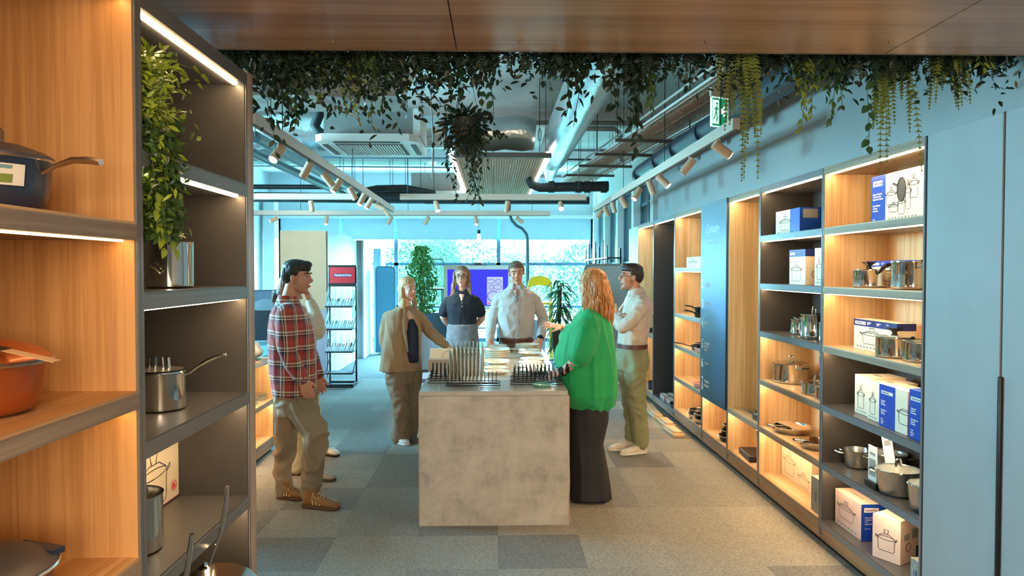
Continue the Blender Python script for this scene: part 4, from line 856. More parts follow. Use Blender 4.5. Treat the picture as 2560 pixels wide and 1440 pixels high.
# ------------------------------------------------------------ shop wall stock
A_, B_, C_, D_, E_, F_ = LEVR
def sbox(label, px0, px1, X, z, h, dx, style, txt=True, rz=0, grp=None, n=1):
    """box on the shop shelves: long face towards the aisle; px0..px1 = its aisle face in the picture columns"""
    ya, yb = yx(px0, X), yx(px1, X); w = ya - yb                 # local: x' = along -Y (reading direction), z up, depth +X
    t = thing('product_box', label, 'box', (X, ya, z + .001), R(-90) + rz, grp)   # local +x -> world -Y, local +y -> world +X
    MB().box(0, w, 0, dx, 0, h).build('carton', {'pink': mat('card_pink', (226, 186, 170), .6), 'grey': mat('card_grey', (150, 150, 142), .5), 'blueall': BLUEP}.get(style, CREAM), t, bev=.0012)
    fm = lambda x, zz: face_mx((x, -.0016, zz), (1, 0, 0), (0, 0, 1))
    def tbl(x, zz, ww, hh, mm=BLUEP): FL(t, x, zz, ww, hh, mm)
    def logo(x, zz, ww, hh):
        FL(t, x, zz, ww, hh, WHT, 'name_tag').location.y = -.0008
        text('lettering', 'TRAMONTINA', hh * .62, NAVYP, face_mx((x + ww * .06, -.0024, zz + hh * .28), (1, 0, 0), (0, 0, 1)), t, sx=min(1, ww * .88 / (hh * .62 * 6.1)), ext=.0003)
    def lines(x, zz, ww, k, mm=WHT, dz=.012, s=.008, words=('Solar Silicone', 'Cazuela', 'Cacerola', 'Casserole')):
        text('fine_print', '\n'.join(words[i % len(words)] for i in range(k)), s, mm, face_mx((x, -.0024, zz), (1, 0, 0), (0, 0, 1)), t, ext=.0003, bold=.0004)
    if style == 'set':
        tbl(0, 0, w * .29, h); logo(w * .04, h * .78, w * .19, h * .11); lines(w * .04, h * .60, w * .2, 3, s=.014, words=('Juego de Panelas', 'Cookware Set', 'Bateria de Cocina')); lines(w * .04, h * .36, w * .2, 3, s=.014); lines(w * .04, h * .07, .1, 1, s=.014, words=('5 Pz.',))
        pan_ = MB(); pan_.tube([(w * .60 + .038 * math.cos(a * PI / 10), -.002, h * .62 + .062 * math.sin(a * PI / 10)) for a in range(20)], .003, 4, closed=True)
        pan_.prism([(w * .60 + .037 * math.cos(a * PI / 10), h * .62 + .060 * math.sin(a * PI / 10)) for a in range(20)], lambda u, v, q: (u, q, v), -.0016, 0); pan_.bar((w * .52, -.002, h * .72), (w * .44, -.002, h * .77), .004, .012); pan_.build('printed_pan', INK, t)
        for x, zz, ww, hh in ((.40, .36, .085, .09), (.82, .42, .07, .12), (.72, .22, .045, .15), (.60, .14, .06, .10), (.45, .20, .08, .05)): outline_pot(t, fm(w * x, h * zz), ww, hh, INK, wd=.0013)
        for k in range(9): FL(t, w * (.36 + k * .06), h * .06, w * .025, h * .035, GREYP, 'printed_icon')
    elif style == 'bluetop':
        tbl(0, h * .78, w, h * .22, NAVYP if n else BLUEP); logo(w * .04, h * .83, w * .26, h * .10); lines(w * .34, h * .90, .1, 2, s=h * .045); lines(w * .56, h * .90, .1, 2, s=h * .045)
        lines(w * .78, h * .90, .1, 1, s=h * .05, words=('24 cm',)); outline_pot(t, fm(w * .45, h * .22), w * .45, h * .52, INK, wd=.0015)
        for k in range(6): FL(t, w * (.08 + k * .08), h * .07, w * .04, h * .06, GREYP, 'printed_icon')
        MB().box(w, w + .0012, 0, dx, h * .78, h).build('printed_side', NAVYP, t)
    elif style in ('blueend', 'pink'):                             # white face, blue end towards the camera
        outline_pot(t, fm(w * .45, h * .3), w * .55, h * .5, INK, wd=.0013)
        for k in range(6): FL(t, w * (.12 + k * .13), h * .08, w * .06, h * .05, GREYP, 'printed_icon')
        s_ = MB().box(w, w + .0012, 0, dx, 0, h).build('printed_side', BLUEP, t)
        MB().box(w + .001, w + .002, dx * .12, dx * .75, h * .78, h * .90).build('name_tag', WHT, t)
        text('lettering', 'TRAMONTINA', h * .07, NAVYP, face_mx((w + .0024, dx * .15, h * .81), (0, 1, 0), (0, 0, 1)), t, sx=.7, ext=.0003)
        text('fine_print', 'Duo Silicone\nCaldero\nOlla\nStock Pot\n\n24 cm', h * .06, WHT, face_mx((w + .0024, dx * .15, h * .62), (0, 1, 0), (0, 0, 1)), t, ext=.0003)
    elif style == 'blueface':                                      # blue strip then white with pot
        tbl(0, 0, w * .58, h); logo(w * .08, h * .78, w * .42, h * .075); lines(w * .08, h * .60, .1, 3, s=h * .045, words=('Casserole', 'Cazuela', 'Kasserolle')); lines(w * .08, h * .38, .1, 3, s=h * .045); lines(w * .08, h * .16, .1, 3, s=h * .05, words=('3 Pz.', '24 cm', '4.9 L'))
        outline_pot(t, fm(w * .92, h * .22), w * .42, h * .44, INK, wd=.0015, knob=False)
    elif style == 'blueall':
        logo(w * .12, h * .78, w * .76, h * .075); lines(w * .14, h * .60, .1, 3, s=h * .045, words=('Casserole', 'Cazuela', 'Kasserolle')); lines(w * .14, h * .38, .1, 3, s=h * .045); lines(w * .14, h * .16, .1, 3, s=h * .05, words=('1 Pz.', '24 cm', '5.6 L'))
    elif style == 'white':
        outline_pot(t, fm(w * .42, h * .16), w * .40, h * .58, INK, wd=.0013, fill=None)
        for k in range(5): FL(t, w * (.12 + k * .14), h * .06, w * .05, h * .04, GREYP, 'printed_icon')
    elif style == 'bluecap':
        tbl(0, h * .8, w, h * .2, NAVYP); logo(w * .06, h * .85, w * .3, h * .07); outline_pot(t, fm(w * .45, h * .1), w * .55, h * .55, INK, wd=.0013); MB().box(w, w + .0012, 0, dx, h * .8, h).build('printed_side', NAVYP, t)
        b = MB(); b.tube([(w + .001, dx * .5 + .02 * math.cos(a * PI / 6), h * .3 + .02 * math.sin(a * PI / 6)) for a in range(12)], .0015, 4, closed=True); b.build('printed_badge', INK, t)
    elif style == 'duo':
        outline_pot(t, fm(w * .28, h * .12), w * .34, h * .62, mat('print_bronze', (150, 112, 62), .5), wd=.0013); outline_pot(t, fm(w * .76, h * .06), w * .30, h * .36, mat('print_bronze', (150, 112, 62), .5), wd=.0013)
    elif style == 'grey':
        FL(t, w * .3, h * .32, .022, h * .30, NAVYP, 'name_tag'); text('lettering', 'TRAMONTINA', .016, WHT, face_mx((w * .3 + .018, -.0024, h * .33), (0, 0, 1), (-1, 0, 0)), t, sx=.62, ext=.0003)
    if style in ('white', 'blueface', 'blueend', 'pink', 'set'):
        g = MB()
        for k in range(5): g.box(w * (.25 + k * .1), w * (.30 + k * .1), dx * .4, dx * .5, h, h + .0008)
        g.build('top_print', GREYP, t)
    return t
def spot_xy(px, X): return (X, yx(px, X))
# nearest unit
sbox('largest cookware set box with blue strip on the top oak shelf', 2176, 2308, 2.10, A_, .262, .14, 'set')
sbox('blue-topped product box standing behind the pans on the second oak shelf', 2160, 2300, 2.22, B_, .15, .06, 'bluetop', n=0)
x, y = spot_xy(2172, 2.10); pot('small steel saucepan with black flared knob on the second oak shelf', (x, y, B_ + .001), .085, .095, 'steel', None, 'flare', cat='saucepan', name='saucepan', lidh=.1)
MB().tube([(0, -.085, .075), (0, -.115, .088), (-.0, -.15, .112), (0, -.20, .125)], [.007, .009, .014, .016], 10, flat=.6).build('long_handle', KNB, bpy.data.objects['saucepan.002'])
x, y = spot_xy(2280, 2.09); pot('deep steel stock pot beside the upright edge on the second oak shelf', (x, y, B_ + .001), .095, .135, 'steel', 'loop', None, cat='stock pot', lidh=.05)
MB().tube([(0, -.06, .142), (-.0, -.10, .135), (.0, -.15, .150)], [.008, .010, .012], 8, flat=.6).build('long_handle', KNB, bpy.data.objects['stock_pot.002'])
sbox('blue-topped box with pot drawing on the third oak shelf', 2136, 2244, 2.07, C_, .170, .10, 'bluetop')
x, y = spot_xy(2240, 2.125); y -= .0
pot('steel casserole with black flared knob on the third oak shelf', (2.06, yx(2238, 2.06) , C_ + .001), .09, .10, 'glass', None, 'flare', cat='casserole', name='casserole', lidh=.12)
MB().tube([(0, -.088, .085), (0, -.11, .095), (0, -.16, .112)], [.007, .012, .012], 10, flat=.6).build('long_handle', KNB, bpy.data.objects['casserole.002'])
pot('steel casserole nearest the upright edge on the third oak shelf', (2.10, yx(2312, 2.10), C_ + .001), .09, .095, 'glass', None, None, cat='casserole', name='casserole', lidh=.1)
GB = 'boxes on the dark shelves beside the grey cabinets'
sbox('cream box at the back of the four-box row on the dark shelf', 2140, 2178, 2.04, D_, .215, .2, 'white', grp=GB); sbox('second cream box of the four-box row', 2172, 2204, 2.02, D_, .205, .2, 'white', grp=GB)
sbox('blue and cream box with pot drawing, third of the four-box row', 2202, 2273, 1.995, D_, .215, .13, 'blueface', grp=GB); sbox('all-blue box at the near end of the four-box row', 2277, 2318, 1.985, D_, .235, .14, 'blueall', grp=GB)
def tp(px, X, z): return (X, yx(px, X), z + .001)
pot('open steel pot at the inner end of the dark shelf with leaflets', tp(2148, 2.12, E_), .075, .105, None, 'loop', None, m=STEELB, rz=R(60), taper=.15, cat='stock pot', band=False)
pot('wide steel pot with glass lid standing in front on the dark shelf', tp(2252, 2.075, E_), .105, .125, 'glass', 'loop', 'loop', m=STEELB, rz=R(30), taper=.16, cat='stock pot', band=False)
pot('steel pot with glass lid behind the wide one on the dark shelf', tp(2226, 2.23, E_), .095, .115, 'glass', 'loop', 'two', m=STEELB, rz=R(80), taper=.12, cat='stock pot', band=False)
pot('steel pot cut off by the cabinet edge on the dark shelf', (2.07, 3.33, E_ + .001), .085, .125, 'glass', None, None, m=STEELB, taper=.16, cat='stock pot', band=False)
pot('narrow steel pot behind the leaflet holder', tp(2196, 2.20, E_), .05, .12, None, None, None, m=STEELB, cat='stock pot', band=False)
t = thing('leaflet_stand', 'black leaflet stand holding an upright white card', 'stand', tp(2184, 2.0, E_)); MB().box(-.012, .03, -.06, .05, 0, .035).build('base', BLK, t, bev=.002)
o = MB().box(.004, .007, -.045, .04, .035, .22).build('card', WHT, t); MB().box(.0035, .004, -.03, .025, .17, .185).build('card_print', GREYP, o); MB().box(.0035, .004, -.035, .03, .06, .15).build('card_print', GREYP, o)
t = thing('leaflet', 'second white leaflet leaning beside the stand on the dark shelf', 'leaflet', tp(2232, 2.14, E_ + .10), 0, rot=(R(-18), 0, 0)); o = MB().box(0, .003, -.05, .05, 0, .16).build('sheet', WHT, t); MB().box(-.0005, 0, -.035, .03, .1, .13).build('leaflet_print', GREYP, t)
sbox('blush-coloured box with blue end on the bottom dark shelf', 2094, 2160, 2.03, F_, .205, .13, 'pink')
sbox('small blue box wedged behind the blush-coloured box', 2168, 2196, 2.17, F_, .22, .1, 'blueall')
t = thing('product_box', 'large turned box with pan drawing on the bottom dark shelf', 'box', (1.985, 3.66, F_ + .001), R(-60)); MB().box(0, .15, 0, .19, 0, .225).build('carton', mat('card_blush', (232, 204, 188), .6), t, bev=.0012)
MB().box(-.0012, 0, 0, .19, 0, .225).build('printed_side', BLUEP, t); outline_pot(t, face_mx((.075, -.0016, .05), (1, 0, 0), (0, 0, 1)), .09, .11, INK, wd=.0015); MB().box(.1512, .152, .03, .08, .12, .15).build('printed_panel', GREYP, t); MB().box(.1502, .152, .10, .15, .12, .17).build('printed_panel', GREYP, t)
t2 = MB().tube([(.1505, .07 + .022 * math.cos(a * PI / 6), .08 + .022 * math.sin(a * PI / 6)) for a in range(12)], .002, 4, closed=True).build('printed_badge', INK, t)
MB().box(.150, .152, .14, .16, .015, .075).build('name_tag', NAVYP, t)
sbox('small grey box at the cabinet edge on the bottom dark shelf', 2286, 2316, 1.99, F_, .13, .12, 'grey')
# second unit
sbox('cream and blue box with tall pot drawing on the top dark shelf', 1938, 1998, 2.03, A_, .165, .15, 'white'); q = bpy.data.objects[-1] if False else None
t = [o for o in bpy.data.objects if o.get('label', '').startswith('cream and blue box with tall pot')][0]
w_ = yx(1938, 2.03) - yx(1998, 2.03); MB().box(w_, w_ + .0012, 0, .15, 0, .165).build('printed_side', BLUEP, t); MB().box(w_ + .001, w_ + .002, .02, .12, .095, .155).build('name_tag', GREYP, t); FL(t, w_ * .62, 0, w_ * .38, .165, BLUEP)
sbox('navy-capped box with pot drawing on the second dark shelf', 1973, 2013, 2.04, B_, .235, .12, 'bluecap'); sbox('pale box half hidden by the upright on the second dark shelf', 2036, 2064, 2.03, B_, .235, .13, 'white')
pot('small steel pot at the inner end of the third dark shelf', tp(1998, 2.12, C_), .055, .10, 'steel', None, None, cat='stock pot', lidh=.1); pot('tall steel stock pot with loop lid on the third dark shelf', tp(2036, 2.09, C_), .082, .155, 'steel', 'loop', 'loop', cat='stock pot', lidh=.18, rz=R(40))
pot('steel pot cut by the upright on the third dark shelf', (2.07, 4.33, C_ + .001), .065, .12, 'steel', None, None, cat='stock pot', lidh=.1)
pot('wide steel casserole with loop lid at the back of the oak shelf', tp(1980, 2.13, D_), .125, .135, 'steel', 'loop', 'loop', cat='casserole', name='casserole', lidh=.15, rz=R(10)); pot('low steel casserole with loop lid in front of the wide one', (2.10, 4.56, D_ + .001), .10, .07, 'steel', 'loop', 'loop', cat='casserole', name='casserole', lidh=.14, rz=R(10))
pot('little steel pan with loop lid at the upright of the same oak shelf', (2.05, 4.36, D_ + .001), .055, .07, 'steel', 'loop', 'loop', cat='casserole', name='casserole', lidh=.15)
sbox('narrow blue box upright beside the casseroles', 2050, 2064, 2.2, D_, .28, .1, 'blueall')
for lab, px, r, X in (('long steel pan with paper sleeve on the oak shelf of pans', 1985, .13, 2.12), ('shiny steel pan nearest the upright on the oak shelf of pans', 2050, .11, 2.10)):
    t = pan(lab, tp(px, X, E_), r, R(8), STEEL, rim=STEEL, hand=False)
    MB().tube([(-.05, r * .2, .04), (-r - .03, .06, .045), (-r - .03, -.04, .045), (-.05, -r * .3, .04)], .008, 8).build('side_handle', STEEL, t)
    if r > .12: MB().box(-.06, .05, -.16, .12, .047, .055).build('paper_sleeve', mat('sleeve_tan', (196, 160, 122), .6), t, bev=.002)
sbox('long cream box with two bronze pots drawn on it on the bottom oak shelf', 1958, 2034, 2.12, F_, .26, .12, 'duo'); sbox('grey-green box standing on end at the upright of the bottom oak shelf', 2033, 2062, 1.99, F_, .215, .12, 'grey')
# tall niche: hooks, knives, knife block, tray
hk = mat('hook_wire', (176, 130, 84), .4, .5)
for zz in (2.12, 2.08, 1.66, 1.62, 1.03):
    t = thing('wall_hook', 'thin wire wall hook high in the oak niche nearer the camera' if zz > 2 else ('thin wire wall hook at eye height in the oak niche' if zz > 1.5 else 'single low wire hook in the oak niche'), 'hook', (2.345, 5.55, zz), 0, 'wire hooks in the oak niche'); MB().tube([(0, 0, 0), (-.18, 0, .0), (-.19, 0, .012)], .003, 6).build('rod', hk, t); MB().box(-.002, .0, -.02, .02, -.01, .01).build('plate', hk, t)
for k in range(4):
    t = thing('kitchen_knife', ['outermost', 'second', 'third', 'innermost'][k] + ' black-handled knife laid under the oak niche', 'knife', (2.06 + k * .045, 5.68, E_ + .012), R(90 + 2 * k), 'knives laid under the oak niche'); MB().tube([(-.02, 0, 0), (-.12, 0, 0)], [.009, .010], 8, flat=.6).build('grip', BLK, t); MB().prism([(-.02, -.012), (.15, -.012), (.19, .004), (-.02, .010)], lambda u, v, q: (u, v, q), -.001, .001).build('blade', STEEL, t)
t = thing('knife_case', 'flat black knife case at the niche edge', 'case', (2.06, 5.36, E_ + .001), R(0)); MB().box(-.06, .1, -.07, .09, 0, .045).build('case', BLK, t, bev=.004); MB().box(-.05, .09, -.06, .08, .045, .047).build('case_label', GREYP, t)
t = thing('knife_block', 'pale wooden knife block with black-handled knives on the floor shelf', 'knife block', (2.05, 5.30, F_ + .001)); MB().prism([(-.05, 0), (.05, 0), (.05, .16), (-.03, .23), (-.05, .2)], lambda u, v, q: (u, q, v), -.045, .05).build('block', OAK, t)
for k in range(6): MB().tube([(-.035 + (k % 3) * .03, -.02 + (k // 3) * .035, .20 - (k % 3) * .012), (-.06 + (k % 3) * .03, -.02 + (k // 3) * .035, .29 - (k % 3) * .012)], [.010, .012], 8, flat=.7).build('knife_handle', KNB, t)
t = thing('roasting_tray', 'folded dark tray lying on the floor shelf of the oak niche', 'tray', (2.06, 5.62, F_ + .001)); MB().prism([(-.07, -.14), (.1, -.16), (.12, .14), (-.05, .16)], lambda u, v, q: (u, v, q), 0, .05).build('tray', NONST, t, bev=.006)
for k, (s_, dx) in enumerate(((.12, 0), (.11, .01), (.10, .02))): pan(['largest black pan at the bottom of the stack under the blue panel', 'middle black pan of the stack under the blue panel', 'top black pan of the stack under the blue panel'][k], (2.10 + dx, 6.2, F_ + .001 + k * .047), s_, R(100), NONST, rim=STEELB, hand=False)
# pan unit
PK = mat('pink_stone', (206, 160, 148), .4)
sbox('white and pink box with a pan behind it on the highest pan shelf', 1716, 1756, 2.03, 1.68, .11, .1, 'white')
t = pan('steel pan standing upright with its black handle pointing up', (2.20, 7.0, 1.68 + .155), .15, 0, STEELB, hand=True, rot=(R(-180), R(-78), 0))
for k, (X, Y, z, r, m_, lab) in enumerate([(2.08, 6.98, 1.19, .11, NONST, 'black pan with teal base on the second pan shelf'), (2.10, 7.1, .85, .12, NONST, 'black-lined pan at the back of the third pan shelf'), (2.06, 6.88, .85, .11, PK, 'pink pan in front on the third pan shelf'), (2.06, 6.92, .5, .11, PK, 'single pale pan on the fourth pan shelf'),
     (2.06, 7.15, .15, .09, STEELB, 'first dark-lined bowl pan on the lowest pan shelf'), (2.06, 6.92, .15, .10, STEELB, 'second dark-lined bowl pan on the lowest pan shelf')]):
    pan(lab, (X, Y, z + .001), r, R(-60) if k < 1 else R(-100), m_, hand=k < 2, rim=m_)
    if k in (0, 2, 4, 5): pan(lab.replace('pan ', 'pan stacked on top ', 1), (X, Y, z + .048), r * .95, R(-60), NONST, hand=k == 0, rim=m_)
for k in range(7):
    t = thing('wall_hook', ['top', 'second', 'third', 'lowest'][k // 2] + ' row hook in the dark tall niche, ' + ['nearer one', 'farther one'][k % 2], 'hook', (2.345, 8.2 + (k % 2) * .25, 2.12 - (k // 2) * .44), 0, 'hooks in the dark niche'); MB().tube([(0, 0, 0), (-.16, 0, 0), (-.17, 0, .012)], .004, 6).build('rod', STEELB, t)
for k in range(8):
    t = thing('striped_box', ['outermost', 'second', 'third', 'innermost'][k % 4] + ' pink-striped carton in the ' + ['nearer', 'farther'][k // 4] + ' row of the dark niche', 'box', (2.0 + (k % 4) * .085, 8.0 + (k // 4) * .3, .122), 0, 'pink-striped cartons in the dark niche'); MB().box(0, .07, 0, .22, 0, .05).build('carton', PK, t); MB().box(.02, .05, -.001, .221, .0505, .052).build('stripe', WHT, t)
t = thing('pan_set', 'dark roasting pan set beside the striped cartons', 'pan', (2.06, 7.85, .122)); MB().lathe([(0, 0), (.09, 0), (.11, .05), (.105, .05), (.085, .006), (0, .006)], n=28).build('pan_body', NONST, t)
pan('dark pan on the shelf of the farthest oak niche', (2.1, 9.2, .851), .12, R(-90), NONST)
pot('dark pot on the floor shelf of the farthest oak niche', (2.1, 9.1, .121), .12, .1, None, 'loop', None, m=NONST, cat='stock pot', hm=NONST)
# blue printed panel
m, n, b = new_mat('poster_gradient'); tc = N(n, 'ShaderNodeTexCoord'); sp_ = N(n, 'ShaderNodeSeparateXYZ'); cr = N(n, 'ShaderNodeValToRGB'); mr = N(n, 'ShaderNodeMapRange'); mr.inputs['From Min'].default_value = .5; mr.inputs['From Max'].default_value = 2.26
n.links.new(tc.outputs['Object'], sp_.inputs[0]); n.links.new(sp_.outputs['Z'], mr.inputs[0]); n.links.new(mr.outputs[0], cr.inputs[0])
e = cr.color_ramp.elements; e[0].position = 0; e[0].color = srgb((16, 42, 66)) + (1,); e[1].position = 1; e[1].color = srgb((104, 130, 140)) + (1,)
for p_, c_ in ((.3, (20, 58, 92)), (.5, (44, 92, 150)), (.66, (58, 104, 176)), (.82, (76, 112, 144))): q = e.new(p_); q.color = srgb(c_) + (1,)  # reflected light on the flat blue print is mixed into this gradient
n.links.new(cr.outputs[0], b.inputs['Base Color']); b.inputs['Roughness'].default_value = .45
d = thing('printed_panel', 'tall blue printed panel listing eight numbered manufacturing steps', 'sign', (XF - .004, 6.67, 0)); MB().box(-.012, .0, -.73, 0, .47, 2.262).build('board', m, d)
TS = mat('print_silver', (232, 240, 244), .5, var=.02); FMX = lambda y, z: face_mx((-.0126, -y, z), (0, -1, 0), (0, 0, 1))
text('title', 'Century', .115, mat('title_teal', (214, 232, 232), .5), FMX(.17, 1.99), d); text('subtitle', 'MANUFACTURING PROCESS', .026, TS, FMX(.18, 1.89), d)
for k, (z, s_) in enumerate(zip((1.69, 1.49, 1.30, 1.12, .93, .75, .58, .40 + .14), ('BLANKING', 'ELECTRO\nFORMING', 'HOT FORGING', 'PROFILING', 'COMPUTER\nIMAGED\nBLADE', 'THINNING', 'POLISHING', 'FINISHING'))):
    text('step_number', str(k + 1), .115, TS, FMX(.04, z), d, bold=.004); text('step_name', s_, .03, TS, FMX(.13, z + .04), d, bold=.0008)
# timber pieces lying along the plinth
for k in range(5):
    p = (1.82 + .02 * (k % 2), 6.95 + k * .42, 0); t = thing('floor_plank', 'short pale timber piece lying on the carpet along the shop wall plinth', 'plank', p, R(3 - 2 * k), 'timber pieces along the plinth'); MB().box(-.05, .06, 0, .40, 0, .03).build('plank', OAKY, t, bev=.003)
    if k < 3: MB().box(-.03, .05, .05, .33, .03, .05).build('plank_offcut', OAKY, t, bev=.003)
# low oak unit goods
t = thing('cloth_bag', 'crumpled grey cloth bundle on the low oak unit', 'cloth', (-2.2, 6.3, .862)); b = MB(); b.ell((0, 0, .08), (.16, .18, .08)); o = b.build('cloth', mat('cloth_grey', (150, 140, 132), .9, var=.2, bump=.4), t); random.seed(4)
for v in o.data.vertices: v.co += Vector((mnoise.noise(v.co * 14), mnoise.noise(v.co * 14 + Vector((5, 0, 0))), mnoise.noise(v.co * 12) * .8)) * .03
t = thing('red_cloth', 'folded red and white cloth at the edge of the low oak unit', 'cloth', (-2.12, 6.0, .862)); MB().box(-.09, .08, -.12, .14, 0, .018).box(-.07, .07, -.1, .1, .018, .032).build('cloth', mat('cloth_red', (190, 90, 84), .9, var=.3), t, bev=.006)
for k in range(3):
    t = thing('glass_dish', ['nearest', 'middle', 'farthest'][k] + ' clear glass dish with steel lid on the low oak unit', 'dish', (-2.13, 6.05 + k * .2, .481), 0, 'glass dishes on the low oak unit'); MB().lathe([(0, 0), (.06, 0), (.07, .05), (.066, .05), (.055, .006), (0, .006)], n=24).build('dish', GLASS, t); MB().lathe([(.075, .05), (.075, .058), (0, .06)], n=24).build('lid', STEELB, t)
# ------------------------------------------------------------ people
def bake(mb, name, mtl, parent, voxel, smooth=4, wr=0, wsc=(9, 9, 5), seed=0, sf=.5):
    o = mb.build('tmp', mtl if isinstance(mtl, list) else [mtl])
    m = o.modifiers.new('r', 'REMESH'); m.mode = 'VOXEL'; m.voxel_size = voxel; m.use_smooth_shade = True
    if smooth: s = o.modifiers.new('s', 'SMOOTH'); s.factor = sf; s.iterations = smooth
    dg = bpy.context.evaluated_depsgraph_get(); me = bpy.data.meshes.new_from_object(o.evaluated_get(dg))
    old = o.data; bpy.data.objects.remove(o); bpy.data.meshes.remove(old); me.name = name
    if wr:
        off = Vector((seed * 3.1, seed * 1.7, 0)); nn = [v.normal.copy() for v in me.vertices]
        for v, q in zip(me.vertices, nn):
            p = Vector((v.co.x * wsc[0], v.co.y * wsc[1], v.co.z * wsc[2])) + off
            w = mnoise.noise(p + Vector((0, 0, 1)) * mnoise.noise(p * .6) * 1.6)
            v.co += q * wr * (1 - 2.6 * abs(w)) * .9
    me.materials.clear(); me.materials.append(mtl)
    me.polygons.foreach_set('use_smooth', [True] * len(me.polygons)); me.update()
    o = bpy.data.objects.new(name, me); C.objects.link(o); o.parent = parent; return o
def skin(nm, c): return mat('skin_' + nm, c, .5, var=.05, vs=18, bump=.05, bs=90, spec=.35)
EYEW = mat('eye_white', (196, 188, 182), .25, var=.01); 
class Fig:
    def __init__(s, label, px, Y, face, sk, grp='people around the counter'):
        q = at(px, 900, Y); s.root = Vector((q.x, Y, 0)); s.t = thing('person', label, 'person', tuple(s.root), 0, grp); s.Y = Y
        s.f = Vector((face[0], face[1], 0)).normalized(); s.r = Vector((s.f.y, -s.f.x, 0)); s.b = MB(); s.sk = sk
    def J(s, px, py, dy=0): return at(px, py, s.Y + dy) - s.root
    def head(s, px, py, dy, f, sc=1.0, male=True, tilt=0, roll=0, neck=None, nr=None, eyes=(70, 50, 36), lipc=(168, 96, 84), browc=(70, 48, 32)):
        c = s.J(px, py, dy); yaw = math.atan2(f[1], f[0]) - PI / 2
        Rm = Euler((tilt, roll, yaw)).to_matrix(); s.hm = (c, Rm, sc)
        T = lambda p: c + Rm @ (Vector(p) * sc)
        E = lambda p, r: s.b.ell(T(p), tuple(q * sc for q in r), Rm)
        E((0, -.015, .032), (.072, .092, .078)); E((0, .026, -.02), (.058, .058, .084)); E((0, .043, -.080), (.034 if male else .028, .034, .026)); E((0, .015, -.060), (.054 if male else .048, .055, .038))
        E((0, .068, .030), (.046, .015, .010))
        for q in (-1, 1):
            E((q * .034, .058, -.026), (.020, .020, .022)); E((q * .074, -.006, -.004), (.007, .017, .029)); E((q * .010, .092, -.024), (.008, .010, .007))
        s.b.tube([T((0, .078, .022)), T((0, .090, .0)), T((0, .104, -.018))], [.006 * sc, .008 * sc, .010 * sc], 10)
        E((0, .080, -.053), (.020, .008, .009)); E((0, .074, -.098), (.016, .014, .012))
        nb = s.J(*neck) if neck else c + Vector((0, 0, -.17)); nr = nr or (.058 if male else .047)
        s.b.tube([T((0, -.022, -.03)), (T((0, -.022, -.06)) + nb) / 2, nb, nb - Vector((0, 0, .06))], [nr * .95, nr, nr * 1.06, nr * 1.2], 16)
        for q in (-1, 1):
            e = MB().ell(T((q * .030, .0655, .008)), .0125 * sc).build('eye', EYEW, s.t)
            MB().ell(T((q * .030, .0752, .008)), (.0074 * sc, .0034 * sc, .0076 * sc), Rm).build('iris', mat('iris_%d_%d' % eyes[:2], eyes, .2), e)
            MB().tube([T((q * .044, .062, .0135)), T((q * .036, .0765, .0175)), T((q * .026, .079, .0172)), T((q * .018, .072, .0125))], .0034 * sc, 8).build('eyelid', s.sk, s.t)
            MB().tube([T((q * .050, .063, .030)), T((q * .036, .080, .037)), T((q * .016, .083, .031))], [.0025 * sc, .0042 * sc, .0035 * sc], 8).build('eyebrow', mat('brow_%d' % browc[0], browc, .8), s.t)
        MB().tube([T((-.022, .078, -.054)), T((-.010, .0885, -.0515)), T((0, .090, -.053)), T((.010, .0885, -.0515)), T((.022, .078, -.054))], [.002 * sc, .0042 * sc, .004 * sc, .0042 * sc, .002 * sc], 8).build('lips', mat('lips_%d' % lipc[0], lipc, .45), s.t)
        s.T = T; return T
    def hair(s, m, pcs, vox=.006, name='hair', wr=.003, wsc=(60, 60, 14), strands=None, sm=2):
        c, Rm, sc = s.hm; b = MB()
        for p, r in pcs: b.ell(s.T(p), tuple(q * sc for q in r), Rm)
        o = bake(b, name, m, s.t, vox, sm, wr, wsc)
        if strands:
            g = MB()
            for pts, r in strands: g.tube([s.T(p) for p in pts], [r * sc * (1 - .6 * i / (len(pts) - 1)) for i in range(len(pts))], 6)
            h = g.build('hair_strands', m, o); h['kind'] = 'stuff'
        return o
    def limb(s, mb, pts, rad, n=14):
        # smooth the joint path
        P = [Vector(p) for p in pts]; out = []; rr = []
        for i in range(len(P) - 1):
            for k in range(4):
                t = k / 4; p0 = P[max(i - 1, 0)]; p1 = P[i]; p2 = P[i + 1]; p3 = P[min(i + 2, len(P) - 1)]
                q = .5 * ((2 * p1) + (p2 - p0) * t + (2 * p0 - 5 * p1 + 4 * p2 - p3) * t * t + (-p0 + 3 * p1 - 3 * p2 + p3) * t ** 3)
                out.append(q * .5 + (p1.lerp(p2, t)) * .5); rr.append(rad[i] * (1 - t) + rad[i + 1] * t)
        out.append(P[-1]); rr.append(rad[-1]); mb.tube(out, rr, n)
        mb.ell(P[0], rad[0]); mb.ell(P[-1], rad[-1])
    def hand(s, w, d, n, curl=.35, sc=1.0, spread=.12, thumb=1, side=1, curls=None):
        """w wrist, d towards fingers, n back of the hand normal, side: +1 thumb towards d x n"""
        d = Vector(d).normalized(); n = Vector(n); n = (n - d * n.dot(d)).normalized(); sd = d.cross(n).normalized() * side
        w = Vector(w); b = s.b
        b.loft([(w - d * .02, sd * .026 * sc, n * .019 * sc), (w + d * .02 * sc, sd * .033 * sc, n * .018 * sc), (w + d * .06 * sc, sd * .042 * sc, n * .015 * sc), (w + d * .088 * sc, sd * .040 * sc, n * .012 * sc)], 14)
